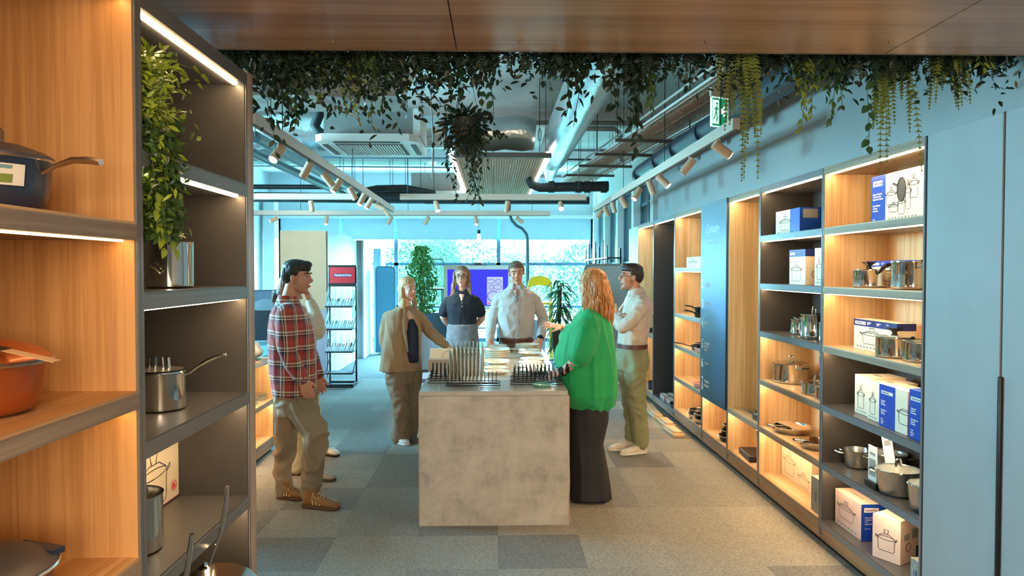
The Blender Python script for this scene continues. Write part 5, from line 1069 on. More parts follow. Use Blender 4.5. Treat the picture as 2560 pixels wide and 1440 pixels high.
        for k, (o_, L) in enumerate([(.034, .072), (.012, .082), (-.011, .076), (-.033, .060)]):
            cu = curls[k] if curls else curl; a = 0; p = w + d * .080 * sc + sd * o_ * sc; ds = (d + sd * spread * (1.5 - k) * .8).normalized(); pts = [p]
            for q, fr in enumerate((.45, .32, .23)):
                a += cu * (.9 + .2 * q); dd = ds * math.cos(a) - n * math.sin(a); p = p + dd * L * fr * sc; pts.append(p)
            b.tube(pts, [.0098 * sc, .0090 * sc, .0084 * sc, .0072 * sc], 8); b.ell(pts[-1], .0072 * sc, n=8, k=6)
        if thumb:
            p = w + d * .025 * sc + sd * .030 * sc; td = (d * .75 + sd * .62 - n * .25).normalized(); pts = [p, p + td * .035 * sc, p + td * .035 * sc + (td * .8 + d * .4 - n * .2).normalized() * .045 * sc]
            b.tube(pts, [.013 * sc, .011 * sc, .0085 * sc], 8); b.ell(pts[-1], .0085 * sc, n=8, k=6)
    def torso(s, mb, secs, f=None):
        """secs: (centre, half width across, half depth)"""
        f = Vector((f[0], f[1], 0)).normalized() if f else s.f; r = Vector((f.y, -f.x, 0))
        mb.loft([(c, r * w, f * d) for c, w, d in secs], 26, pw=.85)
    def shoe(s, heel, toe, m, sole, h=.075, w=.045, ank=None, nm='shoe', high=0, stripes=None, lace=None):
        heel, toe = Vector(heel), Vector(toe); heel.z = toe.z = 0; d = (toe - heel); L = d.length; d.normalize(); sd = Vector((d.y, -d.x, 0)); up = Vector((0, 0, 1))
        b = MB(); b.loft([(heel + up * .045, d * .012, up * .001)] * 0 + [(heel + d * (L * t) + up * (.012 + hh / 2), sd * ww, up * hh / 2) for t, ww, hh in ((0.01, .022, h * .6), (.06, .034, h * .95), (.22, .038, h * 1.0), (.42, .041, h * .9), (.62, w, h * .68), (.8, w * 1.0, h * .52), (.93, w * .78, h * .42), (.995, w * .3, h * .22))], 16, pw=.8)
        if high: b.tube([heel + d * .07 + up * .04, heel + d * .065 + up * (.09 + high), ], [.040, .043], 14)
        o = bake(b, nm, m, s.t, .006, 2)
        g = MB(); g.loft([(heel + d * (L * t) + up * .012, sd * ww, up * .012) for t, ww in ((-.01, .02), (.05, .038), (.25, .042), (.45, .043), (.65, w * 1.07), (.82, w * 1.05), (.95, w * .8), (1.01, w * .3))], 14, pw=.6)
        g.build('sole', sole, o, fixn=True)
        if stripes:
            g = MB()
            for k in range(3):
                for q in (-1, 1):
                    p = heel + d * L * (.36 + k * .09) + sd * q * .0435; g.bar(p + up * .03, p + up * (h * .9) - d * .018 - sd * q * .012, .004, .011)
            g.build('side_stripes', stripes, o)
        if lace:
            g = MB()
            for k in range(4):
                p = heel + d * L * (.36 + k * .08) + up * (.012 + h * (1.0 - .10 * k)); g.tube([p - sd * .022, p + up * .006, p + sd * .022], .0028, 6)
            for q in (-1, 1): g.tube([heel + d * L * .33 + up * (h + .01), heel + d * L * .33 + up * (h + .018) + sd * q * .03, heel + d * L * .38 + up * (h - .01) + sd * q * .045], .0025, 6)
            g.build('laces', lace, o)
        return o
    def finish(s, vox=.0058, name='body', beard=None):
        s.body = o = bake(s.b, name, s.sk, s.t, vox, 2, sf=.4)
        if beard:
            c, Rm, sc = s.hm; inv = Rm.inverted(); o.data.materials.append(beard)
            for p in o.data.polygons:
                q = inv @ (p.center - c) / sc
                if -.125 < q.z < -.028 and q.y > -.01 + max(0, -.055 - q.z) * .3 and (q.z < -.035 - (q.y - .03) * .55 or q.y < .03) and not (abs(q.x) < .020 and q.z > -.062 and q.y > .06) and q.length < .15: p.material_index = 1
        return o
def collar(fig, c, f, rw, m, h=.04, opening=.5, nm='collar', lean=.012):
    f = Vector((f[0], f[1], 0)).normalized(); r = Vector((f.y, -f.x, 0)); v = []; fc = []; n = 22; up = Vector((0, 0, 1))
    for i in range(n + 1):
        a = opening + (2 * PI - 2 * opening) * i / n; dr = f * math.cos(a) + r * math.sin(a); k = math.cos(a) * .5 + .5
        top = c + dr * (rw - .004) + up * (h * (1 - .35 * k)); low = c + dr * (rw + lean) + up * (-.004 - .038 * k ** 2); inn = c + dr * (rw - .012) + up * (-.012 - .02 * k)
        v += [inn, top, low]
    for i in range(n):
        o = i * 3; fc += [(o, o + 1, o + 4, o + 3), (o + 1, o + 2, o + 5, o + 4)]
    o = MB().add(v, fc).build(nm, m, fig.t); so = o.modifiers.new('thick', 'SOLIDIFY'); so.thickness = .004; return o
def ring(fig, nm, c, f, a, b, w, m, parent=None, tilt=None):
    """flat band (belt, strap) around an ellipse"""
    f = Vector((f[0], f[1], 0)).normalized() if not isinstance(f, Vector) else f; r = Vector((f.y, -f.x, 0)) if tilt is None else tilt
    nrm = f.cross(r).normalized(); v = []; fc = []; n = 28
    for i in range(n):
        t = 2 * PI * i / n; dr = r * (a * math.cos(t)) + f * (b * math.sin(t)); u = dr.normalized()
        v += [c + dr - nrm * w / 2, c + dr + u * .004 - nrm * w / 2, c + dr + u * .004 + nrm * w / 2, c + dr + nrm * w / 2]
    for i in range(n):
        o, p = i * 4, ((i + 1) % n) * 4
        for k in range(4): fc.append((o + k, p + k, p + (k + 1) % 4, o + (k + 1) % 4))
    return MB().add(v, fc).build(nm, m, parent or fig.t, fixn=True)
def watch(fig, w, d, n, r=.034, m=None):
    d = Vector(d).normalized(); n = Vector(n); n = (n - d * n.dot(d)).normalized(); sd = d.cross(n)
    o = ring(fig, 'wristwatch', Vector(w), n, r, r * .86, .022, BLK, tilt=sd)
    MB().cyl(Vector(w) + n * (r * .84), Vector(w) + n * (r * .84 + .010), .021, n=20).build('watch_face', BLK, o); return o
def specs(fig, m, w=.022, h=.017, y=.089, z=.006):
    o = thing_part = MB(); T = fig.T; g = MB()
    for q in (-1, 1):
        g.tube([T((q * .031 + w * math.cos(a * PI / 8), y - .02 * (math.cos(a * PI / 8) * q > .5) * .3, z + h * math.sin(a * PI / 8))) for a in range(16)], .0022, 6, closed=True)
        g.tube([T((q * .053, y - .004, z + .006)), T((q * .074, .06, z + .004)), T((q * .078, .0, z))], .002, 6)
    g.tube([T((-.010, y + .002, z + .004)), T((.010, y + .002, z + .004))], .002, 6); return g.build('glasses', m, fig.t)
def buttons(fig, pts, m, nm='button'):
    for p in pts: MB().ell(p, .0052).build(nm, m, fig.t)
V = Vector; UP = V((0, 0, 1))
# ---- plaid shirt man
m, n, b = new_mat('plaid_flannel'); tc = N(n, 'ShaderNodeTexCoord'); sp_ = N(n, 'ShaderNodeSeparateXYZ'); n.links.new(tc.outputs['Object'], sp_.inputs[0])
def stripe(inp, per, off=0.0):
    mu = N(n, 'ShaderNodeMath'); mu.operation = 'MULTIPLY_ADD'; mu.inputs[1].default_value = 1 / per; mu.inputs[2].default_value = off; n.links.new(inp, mu.inputs[0])
    fr = N(n, 'ShaderNodeMath'); fr.operation = 'FRACT'; n.links.new(mu.outputs[0], fr.inputs[0]); cr = N(n, 'ShaderNodeValToRGB'); cr.color_ramp.interpolation = 'CONSTANT'; e = cr.color_ramp.elements
    e[0].position = 0; e[0].color = srgb((176, 58, 46)) + (1,); e[1].position = .34; e[1].color = srgb((30, 34, 52)) + (1,)
    for p_, c_ in ((.40, (168, 62, 50)), (.46, (26, 30, 48)), (.62, (236, 222, 198)), (.68, (36, 38, 56)), (.78, (220, 200, 170)), (.90, (150, 60, 52))): q = e.new(p_); q.color = srgb(c_) + (1,)
    n.links.new(fr.outputs[0], cr.inputs[0]); return cr
ad = N(n, 'ShaderNodeMath'); ad.operation = 'MULTIPLY_ADD'; ad.inputs[1].default_value = .55; n.links.new(sp_.outputs['Y'], ad.inputs[0]); n.links.new(sp_.outputs['X'], ad.inputs[2])
s1 = stripe(ad.outputs[0], .098, .3); s2 = stripe(sp_.outputs['Z'], .105, .1); mx = N(n, 'ShaderNodeMix'); mx.data_type = 'RGBA'; mx.inputs[0].default_value = .5
n.links.new(s1.outputs[0], mx.inputs[6]); n.links.new(s2.outputs[0], mx.inputs[7]); n.links.new(mx.outputs[2], b.inputs['Base Color']); b.inputs['Roughness'].default_value = .9; b.inputs['Sheen Weight'].default_value = .3
PLAID = m
SK1 = skin('warm', (206, 146, 118)); SK2 = skin('fair', (226, 172, 150)); SK3 = skin('ruddy', (214, 150, 124))
DENIM = mat('jeans_grey', (118, 124, 132), .85, var=.12, vs=20, bump=.15, bs=150); KHAKI = mat('trousers_khaki', (142, 124, 100), .85, var=.08, vs=8, bump=.15, bs=90)
g = Fig('dark-haired man in a red plaid shirt and khaki trousers, hand in his pocket', 742, 5.1, (.97, .24), SK1)
J = g.J
g.head(744, 694, 0, (.985, -.10), 1.06, True, R(-4), 0, (722, 752, .01), browc=(40, 30, 24), lipc=(160, 98, 84))
g.hair(mat('hair_black', (34, 26, 22), .5, bump=.3, bs=60, stretch=(1, 1, .2)), [((0, -.010, .070), (.076, .096, .052)), ((0, -.052, .022), (.074, .060, .078)), ((0, .050, .092), (.058, .040, .024)), ((-.068, -.012, .040), (.012, .045, .034)), ((.068, -.012, .040), (.012, .045, .034))])
STUB = mat('stubble', (188, 132, 106), .6, var=.12, vs=40)
sh = MB(); tor = [(J(738, 985), .185, .150), (J(733, 930), .190, .160), (J(731, 870), .190, .165), (J(727, 815), .200, .152), (J(722, 786), .195, .125), (J(720, 768), .140, .098), (J(720, 756), .09, .08), (J(721, 745), .070, .070)]
g.torso(sh, tor); g.limb(sh, [J(720, 776, -.08), J(717, 788, -.155), J(716, 872, -.235), J(752, 945, -.20)], [.06, .068, .062, .048]); g.limb(sh, [J(740, 782, .16), J(765, 862, .24), J(795, 935, .16)], [.072, .060, .046])
bake(sh, 'plaid_shirt', PLAID, g.t, .009, 5, .007, (11, 11, 5), 1)
bd = MB(); collar(g, J(722, 750), (1, .1), .072, PLAID, .034, .4)
g.torso(g.b, [(J(736, 970), .13, .1), (J(728, 830), .15, .11), (J(722, 775), .13, .08)]); g.limb(g.b, [J(718, 800, -.10), J(716, 872, -.22), J(757, 952, -.20)], [.036, .036, .027]); g.hand(J(757, 950, -.2), (.30, .12, -.9), (.2, -1, .1), .25, 1.0, .02, side=-1)
g.limb(g.b, [J(738, 800, .10), J(765, 862, .22), J(790, 940, .16)], [.036, .036, .027]); g.hand(J(792, 940, .16), (.3, -.1, -.9), (.1, 1, 0), .4)
tr = MB(); g.torso(tr, [(J(738, 960), .165, .135), (J(740, 1000), .170, .145), (J(744, 1035), .150, .13)])
g.limb(tr, [J(752, 1015, -.09), J(792, 1085, -.14), J(782, 1160, -.11), J(776, 1232, -.10)], [.105, .082, .070, .062]); g.limb(tr, [J(722, 1015, .08), J(716, 1095, .08), J(708, 1160, .10), J(712, 1222, .08)], [.100, .080, .070, .064])
bake(tr, 'trousers', KHAKI, g.t, .009, 4, .014, (9, 9, 9), 2)
g.limb(g.b, [J(748, 1010, -.08), J(790, 1085, -.12), J(774, 1240, -.10)], [.045, .032, .026]); g.limb(g.b, [J(722, 1010, .08), J(716, 1095, .08), J(711, 1235, .08)], [.045, .032, .026])
BRN = mat('boot_tan', (142, 98, 54), .7, var=.1); SOLE = mat('sole_brown', (92, 62, 42), .7); LCR = mat('stripe_cream', (214, 186, 150), .7)
g.shoe(J(758, 1250, -.12), J(848, 1262, -.20), BRN, SOLE, .095, .048, high=.045, nm='high_top_shoe', stripes=LCR, lace=LCR); g.shoe(J(694, 1240, .07), J(762, 1250, .03), BRN, SOLE, .095, .048, high=.045, nm='high_top_shoe', stripes=LCR, lace=LCR)
watch(g, J(752, 946, -.2), (.35, .05, -.9), (.3, -1, 0), .046); g.finish(beard=STUB)
# ---- cream sweater man behind
CRM = mat('knit_cream', (206, 192, 170), .9, var=.06, vs=20, bump=.2, bs=150); CRT = mat('trousers_cream', (206, 194, 164), .85, var=.05)
g = Fig('man in a cream sweater half hidden behind the plaid shirt, hand at his chin', 752, 5.72, (.95, -.1), SK1); J = g.J
g.head(733, 712, 0, (1, -.1), 1.0, True, R(-6), 0, (728, 762, 0)); g.hair(mat('hair_brown', (122, 84, 58), .6, bump=.3, bs=60), [((0, -.012, .060), (.078, .097, .056)), ((0, -.050, .012), (.076, .062, .084)), ((0, -.07, -.03), (.05, .05, .05))])
sh = MB(); g.torso(sh, [(J(750, 925), .17, .125), (J(748, 870), .165, .12), (J(743, 815), .18, .13), (J(737, 785), .19, .11), (J(731, 765), .10, .08)])
g.limb(sh, [J(735, 792, -.15), J(795, 822, -.17), J(785, 780, -.13), J(778, 758, -.10)], [.068, .058, .046, .040]); g.limb(sh, [J(745, 792, .15), J(800, 830, .17), J(770, 835, .02)], [.066, .055, .046]); bake(sh, 'sweater', CRM, g.t, .009, 5, .006, (11, 11, 6), 3)
g.torso(g.b, [(J(750, 925), .12, .09), (J(745, 830), .13, .09), (J(735, 780), .12, .07)]); g.limb(g.b, [J(735, 792, -.14), J(795, 822, -.16), J(777, 756, -.10)], [.05, .038, .026]); g.hand(J(776, 756, -.10), (-.32, 0, .9), (.9, -.3, .3), .6, .95, .05, side=1)
g.limb(g.b, [J(745, 792, .15), J(800, 830, .17), J(770, 835, .02)], [.05, .038, .026]); g.hand(J(770, 835, .02), (-.6, -.8, .1), (0, 0, 1), .5, .95)
tr = MB(); g.torso(tr, [(J(752, 915), .16, .13), (J(754, 960), .16, .135), (J(755, 985), .14, .12)]); g.limb(tr, [J(764, 965, -.08), J(778, 1060, -.07), J(790, 1170, -.06)], [.098, .078, .066]); g.limb(tr, [J(748, 965, .08), J(744, 1060, .08), J(745, 1165, .06)], [.098, .078, .070]); bake(tr, 'trousers', CRT, g.t, .009, 4, .007, (9, 9, 6), 4)
g.limb(g.b, [J(764, 965, -.08), J(778, 1060, -.07), J(790, 1180, -.06)], [.045, .032, .026]); g.limb(g.b, [J(748, 965, .08), J(744, 1060, .08), J(745, 1170, .06)], [.045, .032, .026])
TAUP = mat('shoe_taupe', (168, 150, 132), .8); g.shoe(J(776, 1190, -.10), J(838, 1200, -.14), TAUP, mat('sole_dark', (70, 64, 60), .7), .07, .046); g.shoe(J(730, 1180, .06), J(792, 1185, .04), TAUP, mat('sole_dark', (70, 64, 60), .7), .07, .046); g.finish()
# ---- ponytail woman, hidden
g = Fig('mostly hidden woman with a dark ponytail behind the two men on the low unit side', 752, 6.45, (.95, -.2), SK2); J = g.J
g.head(722, 732, 0, (1, -.1), .95, False, 0, 0, (724, 775, 0)); HD = mat('hair_dark', (66, 44, 36), .5, bump=.3, bs=60)
g.hair(HD, [((0, -.012, .045), (.078, .096, .066)), ((0, -.050, .010), (.074, .062, .080)), ((0, -.125, .0), (.03, .04, .034)), ((0, -.14, -.05), (.026, .026, .06)), ((0, -.135, -.11), (.02, .02, .05))])
sh = MB(); g.torso(sh, [(J(750, 915), .15, .11), (J(745, 860), .13, .10), (J(738, 815), .15, .11), (J(732, 790), .16, .09), (J(727, 775), .08, .07)]); g.limb(sh, [J(735, 795, -.13), J(745, 850, -.16), J(765, 880, -.1)], [.055, .046, .038]); g.limb(sh, [J(740, 795, .13), J(750, 850, .16), J(770, 880, .1)], [.055, .046, .038]); bake(sh, 'jacket', mat('jacket_sand', (190, 172, 150), .85), g.t, .009, 4, .005, (10, 10, 6), 5)
tr = MB(); g.torso(tr, [(J(750, 905), .15, .12), (J(752, 945), .16, .13)]); g.limb(tr, [J(760, 940, -.07), J(775, 1010, -.05), J(800, 1088, -.03)], [.09, .07, .055]); g.limb(tr, [J(745, 940, .07), J(750, 1010, .08), J(755, 1085, .08)], [.09, .07, .055]); bake(tr, 'trousers', CRT, g.t, .009, 4, .006, (9, 9, 6), 6)
g.torso(g.b, [(J(750, 905), .11, .08), (J(738, 810), .11, .08)]); g.limb(g.b, [J(735, 795, -.12), J(745, 850, -.15), J(768, 884, -.1)], [.04, .032, .024]); g.hand(J(768, 884, -.1), (.5, 0, -.4), (0, -1, .3), .4, .9); g.limb(g.b, [J(740, 795, .12), J(750, 850, .15), J(772, 884, .1)], [.04, .032, .024]); g.hand(J(772, 884, .1), (.5, 0, -.4), (0, 1, .3), .4, .9)
g.limb(g.b, [J(760, 940, -.07), J(775, 1010, -.05), J(800, 1092, -.03)], [.045, .032, .026]); g.limb(g.b, [J(745, 940, .07), J(750, 1010, .08), J(755, 1092, .08)], [.045, .032, .026])
SNK = mat('sneaker_white', (220, 206, 190), .6, var=.15, vs=30); g.shoe(J(790, 1110, -.0), J(846, 1118, -.14), SNK, mat('sole_black', (34, 32, 34), .6), .085, .045, nm='sneaker', lace=BLK); g.shoe(J(744, 1100, .08), J(796, 1105, .06), SNK, mat('sole_black', (34, 32, 34), .6), .085, .045, nm='sneaker'); g.finish()
# ---- blazer woman
BLZ = mat('blazer_camel', (158, 120, 84), .8, var=.05, vs=12, bump=.12, bs=200, sheen=.2); TBR = mat('trousers_brown', (134, 104, 80), .8, var=.06, vs=9, bump=.1, bs=120); NAVYC = mat('top_navy', (26, 30, 50), .7, var=.08)
g = Fig('blonde woman in a camel blazer and brown trousers resting one hand on the counter', 1010, 6.85, (.50, -.86), SK2); J = g.J
g.head(1020, 722, 0, (.70, -.71), .98, False, R(-6), R(3), (1012, 768, .01), eyes=(80, 90, 96), browc=(116, 84, 60), lipc=(186, 104, 96))
BLO = mat('hair_blond', (198, 160, 112), .5, var=.25, vs=30, bump=.4, bs=50, stretch=(1, 1, .2)); rr = random.Random(5); st = []
for k in range(46):
    a = rr.uniform(-1.8, 1.8); x0 = .074 * math.sin(a); y0 = -.02 - .07 * math.cos(a) if abs(a) < 1.7 else .0; L = rr.uniform(.20, .27)
    st.append(([(x0 * .8, y0 * .7, .06), (x0 * 1.08, y0, .0), (x0 * 1.15, y0 * 1.0 + .01, -.08), (x0 * 1.15 + rr.uniform(-.01, .01), y0 * .9 + .03, -.15), (x0 * 1.2, y0 * .7 + .05, -.06 - L)], .010))
g.hair(BLO, [((0, -.024, .054), (.079, .093, .066)), ((0, -.050, .0), (.078, .062, .09)), ((0, -.055, -.09), (.074, .045, .09)), ((-.068, -.015, -.04), (.016, .03, .09)), ((.066, -.01, -.05), (.018, .03, .10)), ((.078, .03, -.15), (.026, .032, .07))], strands=st)
sh = MB(); g.torso(sh, [(J(1003, 925), .205, .150), (J(1004, 880), .190, .140), (J(1006, 838), .170, .125), (J(1008, 802), .176, .125), (J(1009, 790), .178, .108), (J(1010, 781), .145, .09), (J(1010, 774), .10, .074), (J(1011, 767), .064, .06)])
g.limb(sh, [J(992, 784, .0), J(972, 794, -.02), J(962, 852, .0), J(992, 908, -.10)], [.05, .060, .056, .044]); g.limb(sh, [J(1026, 784, .03), J(1044, 790, .06), J(1080, 834, -.02), J(1112, 862, -.06)], [.05, .058, .052, .041])
bake(sh, 'blazer', BLZ, g.t, .008, 4, .009, (10, 10, 5), 7)
fv = g.f; rv = g.r
vp = MB(); vv = []
def front(px, py, out=.0, d=None): return J(px, py, -.125 if d is None else d) + V((0, 0, 0))
ins = MB(); ins.loft([(J(1030, 905, -.045), rv * .062, fv * .070), (J(1030, 884, -.066), rv * .062, fv * .076), (J(1029, 840, -.060), rv * .062, fv * .072), (J(1027, 812, -.054), rv * .060, fv * .080), (J(1025, 796, -.048), rv * .052, fv * .066)], 20); o = bake(ins, 'camisole', NAVYC, g.t, .007, 3, .003, (14, 14, 6), 8)
g.b.loft([(J(1026, 806, -.050), rv * .045, fv * .072), (J(1020, 788, -.036), rv * .058, fv * .074), (J(1014, 772, -.01), rv * .045, fv * .055)], 18)
for a_, b_, c2 in (((1012, 776, -.085), (1012, 830, -.150), (1020, 880, -.155)), ((1036, 776, -.055), (1050, 820, -.105), (1052, 872, -.115))):
    MB().tube([J(*a_), J((a_[0] + b_[0]) / 2 - 2, (a_[1] + b_[1]) / 2, (a_[2] + b_[2]) / 2 - .02), J(*b_), J(*c2)], [.016, .024, .018, .005], 10, flat=.35).build('lapel', BLZ, g.t)
MB().tube([J(1003, 772, .0), J(1010, 770, .05), J(1028, 772, .03)], .014, 10, flat=.6).build('collar', BLZ, g.t)
tr = MB(); g.torso(tr, [(J(1012, 895, .0), .12, .085), (J(1010, 930), .172, .130), (J(1010, 955), .165, .125)]); g.limb(tr, [J(990, 945, -.04), J(1004, 1010, -.10), J(1004, 1055, -.06), J(1003, 1090, -.04)], [.100, .080, .078, .088]); g.limb(tr, [J(1028, 945, .04), J(1034, 1010, .0), J(1028, 1050, .04), J(1024, 1082, .06)], [.096, .076, .072, .074]); bake(tr, 'trousers', TBR, g.t, .009, 4, .013, (11, 11, 8), 9)
g.torso(g.b, [(J(1010, 920), .11, .08), (J(1008, 850), .10, .08), (J(1010, 796), .09, .06)]); g.limb(g.b, [J(982, 802), J(962, 852), J(994, 912, -.10)], [.034, .034, .024]); g.hand(J(994, 910, -.10), (.12, -.15, -.95), (.1, -1, .1), .2, .98, .06, side=-1)
g.limb(g.b, [J(1036, 800, .05), J(1079, 834, -.02), J(1114, 863, -.06)], [.034, .034, .024]); g.hand(J(1114, 863, -.06), (.62, -.1, -.36), (.3, -.3, .9), .12, .92, .08, side=-1)
g.limb(g.b, [J(990, 945, -.04), J(1004, 1010, -.10), J(1002, 1092, -.04)], [.045, .032, .026]); g.limb(g.b, [J(1028, 945, .04), J(1034, 1010, .0), J(1028, 1085, .06)], [.045, .032, .026])
g.shoe(J(988, 1090, -.02), J(1020, 1108, -.16), mat('sneaker_cream', (222, 208, 192), .6), WPAINT, .075, .043, nm='sneaker', lace=WPAINT); g.shoe(J(1022, 1080, .06), J(1042, 1096, -.06), mat('shoe_grey_sole', (96, 88, 84), .7), mat('shoe_grey_sole', (96, 88, 84), .7), .075, .042, nm='sneaker'); g.finish()
# ---- polo woman
g = Fig('long-haired woman with glasses in a dark polo shirt, arms behind her back', 1155, 7.7, (0, -1), SK2); J = g.J
g.head(1154, 692, 0, (-.04, -1), .99, False, R(-2), 0, (1155, 730, .02), eyes=(70, 60, 50), browc=(96, 68, 50), lipc=(190, 120, 112))
HB = mat('hair_ash', (140, 108, 82), .5, var=.25, vs=30, bump=.4, bs=50, stretch=(1, 1, .2)); st = []
for k in range(50):
    q = rr.choice((-1, 1)); x0 = rr.uniform(.05, .085); st.append(([(q * x0 * .3, -.02, .105), (q * x0 * 1.05, -.005, .04), (q * x0 * 1.1, .02, -.06), (q * (x0 * 1.15 + .01), .04, -.14), (q * (x0 * 1.1 + rr.uniform(0, .03)), .06, -.22 - rr.uniform(0, .06))], .010))
g.hair(HB, [((0, -.026, .054), (.080, .092, .068)), ((0, -.055, -.02), (.085, .05, .11)), ((-.078, .0, -.03), (.02, .03, .10)), ((.078, .0, -.03), (.02, .03, .10)), ((-.088, .02, -.13), (.026, .026, .09)), ((.088, .02, -.13), (.026, .026, .09))], strands=st)
specs(g, BLK, .024, .019, .090, .006)
sh = MB(); g.torso(sh, [(J(1156, 822), .155, .112), (J(1156, 800), .152, .110), (J(1156, 775), .172, .125), (J(1155, 757), .172, .122), (J(1155, 746), .168, .10), (J(1155, 739), .13, .08), (J(1155, 733), .09, .07), (J(1155, 728), .062, .06)]); g.limb(sh, [J(1136, 745), J(1122, 752), J(1114, 765), J(1110, 780)], [.045, .054, .056, .058]); g.limb(sh, [J(1174, 745), J(1188, 752), J(1197, 765), J(1201, 780)], [.045, .054, .056, .058]); bake(sh, 'polo_shirt', mat('polo_ink', (24, 34, 46), .85, var=.08), g.t, .008, 4, .004, (11, 11, 7), 10)
collar(g, J(1155, 728), (0, -1), .064, mat('polo_ink', (24, 34, 46), .85), .02, .45); buttons(g, [J(1155, y, -.125 - (y - 745) * .0003) for y in (748, 757, 766)], WHT)
g.b.loft([(J(1155, 752, -.07), V((.014, 0, 0)), V((0, .055, 0))), (J(1155, 735, -.03), V((.045, 0, 0)), V((0, .06, 0)))], 14)
tr = MB(); g.torso(tr, [(J(1156, 810), .156, .116), (J(1156, 826), .166, .124), (J(1156, 845), .176, .13), (J(1156, 865), .182, .135), (J(1156, 885), .17, .125)]); g.limb(tr, [J(1140, 880), J(1140, 960), J(1142, 1040)], [.095, .07, .055]); g.limb(tr, [J(1172, 880), J(1172, 960), J(1170, 1040)], [.095, .07, .055]); bake(tr, 'jeans', DENIM, g.t, .009, 3, .005, (10, 10, 8), 11)
ring(g, 'waistband', J(1156, 820), (0, -1), .166, .122, .034, DENIM)
buttons(g, [J(1156, 819, -.13)], STEELB)
g.torso(g.b, [(J(1156, 860), .11, .08), (J(1155, 780), .10, .075), (J(1155, 752), .09, .06)]); g.limb(g.b, [J(1126, 756), J(1109, 792, .04), J(1126, 815, .17), J(1140, 822, .19)], [.034, .042, .032, .026]); g.limb(g.b, [J(1185, 756), J(1205, 792, .04), J(1188, 815, .17), J(1172, 822, .19)], [.034, .042, .032, .026])
g.hand(J(1140, 822, .19), (.8, 0, -.4), (0, 1, 0), .4, .9); g.hand(J(1172, 822, .19), (-.8, 0, -.4), (0, 1, 0), .4, .9)
g.limb(g.b, [J(1140, 880), J(1140, 960), J(1142, 1048)], [.045, .032, .026]); g.limb(g.b, [J(1172, 880), J(1172, 960), J(1170, 1048)], [.045, .032, .026])
for x in (1142, 1170): g.shoe(J(x, 1050, .05), J(x, 1050, -.19), SNK, WPAINT, .07, .045, nm='sneaker')
g.finish()
# ---- tall man
SHT = mat('shirt_pale', (194, 186, 182), .75, var=.03, vs=12, bump=.08, bs=160); OLV = mat('trousers_olive', (112, 98, 78), .8, var=.06); BELT = mat('belt_brown', (92, 44, 34), .45, var=.1)
g = Fig('tall grey-haired man in a pale shirt leaning both hands on the counter', 1292, 7.4, (0, -1), SK3); J = g.J
g.head(1291, 683, -.04, (.02, -1), 1.05, True, R(-10), R(4), (1291, 722, .02), eyes=(60, 66, 72), browc=(120, 92, 70), lipc=(176, 104, 92))
g.hair(mat('hair_grey', (112, 92, 76), .6, var=.3, bump=.4, bs=60), [((0, -.020, .066), (.074, .088, .052)), ((0, -.055, .012), (.075, .056, .080)), ((0, .035, .098), (.052, .042, .018)), ((-.070, -.02, .035), (.010, .04, .040)), ((.070, -.02, .035), (.010, .04, .040))])
sh = MB(); g.torso(sh, [(J(1291, 844), .170, .118), (J(1291, 825), .178, .122), (J(1291, 790), .190, .130), (J(1291, 760), .196, .130), (J(1291, 742), .198, .115), (J(1291, 730), .155, .09), (J(1291, 722), .105, .075), (J(1291, 712), .068, .066)])
g.limb(sh, [J(1268, 738), J(1248, 748), J(1230, 800, .02), J(1224, 850, -.14)], [.055, .062, .055, .043]); g.limb(sh, [J(1314, 738), J(1335, 748), J(1357, 796, .02), J(1352, 842, -.14)], [.055, .062, .055, .043]); bake(sh, 'shirt', SHT, g.t, .008, 4, .009, (10, 10, 7), 12)
collar(g, J(1291, 715), (0, -1), .069, SHT, .036, .36, lean=.026); MB().box(-.015, .015, -.137, -.128, -.44, 0).build('button_placket', SHT, g.t).location = J(1291, 738); buttons(g, [J(1291, y, -.142) for y in (748, 770, 792, 815, 836)], WHT)
g.b.loft([(J(1291, 742, -.085), V((.012, 0, 0)), V((0, .045, 0))), (J(1291, 722, -.03), V((.05, 0, 0)), V((0, .055, 0)))], 14)
gl = MB()
for q in (-1, 1): gl.tube([J(1291, 735, -.150) + V((q * .002 + .018 * math.cos(a * PI / 7), 0, -.03 + q * .026 + .021 * math.sin(a * PI / 7))) for a in range(14)], .0022, 6, closed=True)
gl.tube([J(1291, 727, -.13), J(1293, 745, -.152), J(1290, 760, -.15)], .0025, 6); gl.build('hanging_glasses', BLK, g.t)
tr = MB(); g.torso(tr, [(J(1291, 848), .158, .112), (J(1291, 875), .172, .128), (J(1291, 900), .17, .13)]); g.limb(tr, [J(1275, 890), J(1273, 970, -.01), J(1272, 1062)], [.10, .076, .058]); g.limb(tr, [J(1308, 890), J(1310, 970, -.01), J(1312, 1062)], [.10, .076, .058]); bake(tr, 'trousers', OLV, g.t, .009, 3, .005, (10, 10, 8), 13)
ring(g, 'belt', J(1291, 850), (0, -1), .178, .130, .038, BELT)
g.torso(g.b, [(J(1291, 870), .12, .09), (J(1291, 790), .12, .085), (J(1291, 745), .11, .07)]); g.limb(g.b, [J(1262, 755), J(1230, 800, .02), J(1225, 856, -.18)], [.035, .036, .028]); g.limb(g.b, [J(1320, 755), J(1357, 796, .02), J(1350, 848, -.18)], [.035, .036, .028])
g.hand(J(1225, 856, -.18), (.15, -.75, -.45), (0, -.4, .9), .15, 1.05, .12, side=-1); g.hand(J(1350, 848, -.18), (-.3, -.62, -.62), (0, -.5, .8), .15, 1.05, .12, side=1); watch(g, J(1351, 845, -.165), (-.2, -.4, -.8), (0, -1, .4), .034)
g.limb(g.b, [J(1275, 890), J(1273, 970, -.01), J(1272, 1070)], [.045, .032, .026]); g.limb(g.b, [J(1308, 890), J(1310, 970, -.01), J(1312, 1070)], [.045, .032, .026])
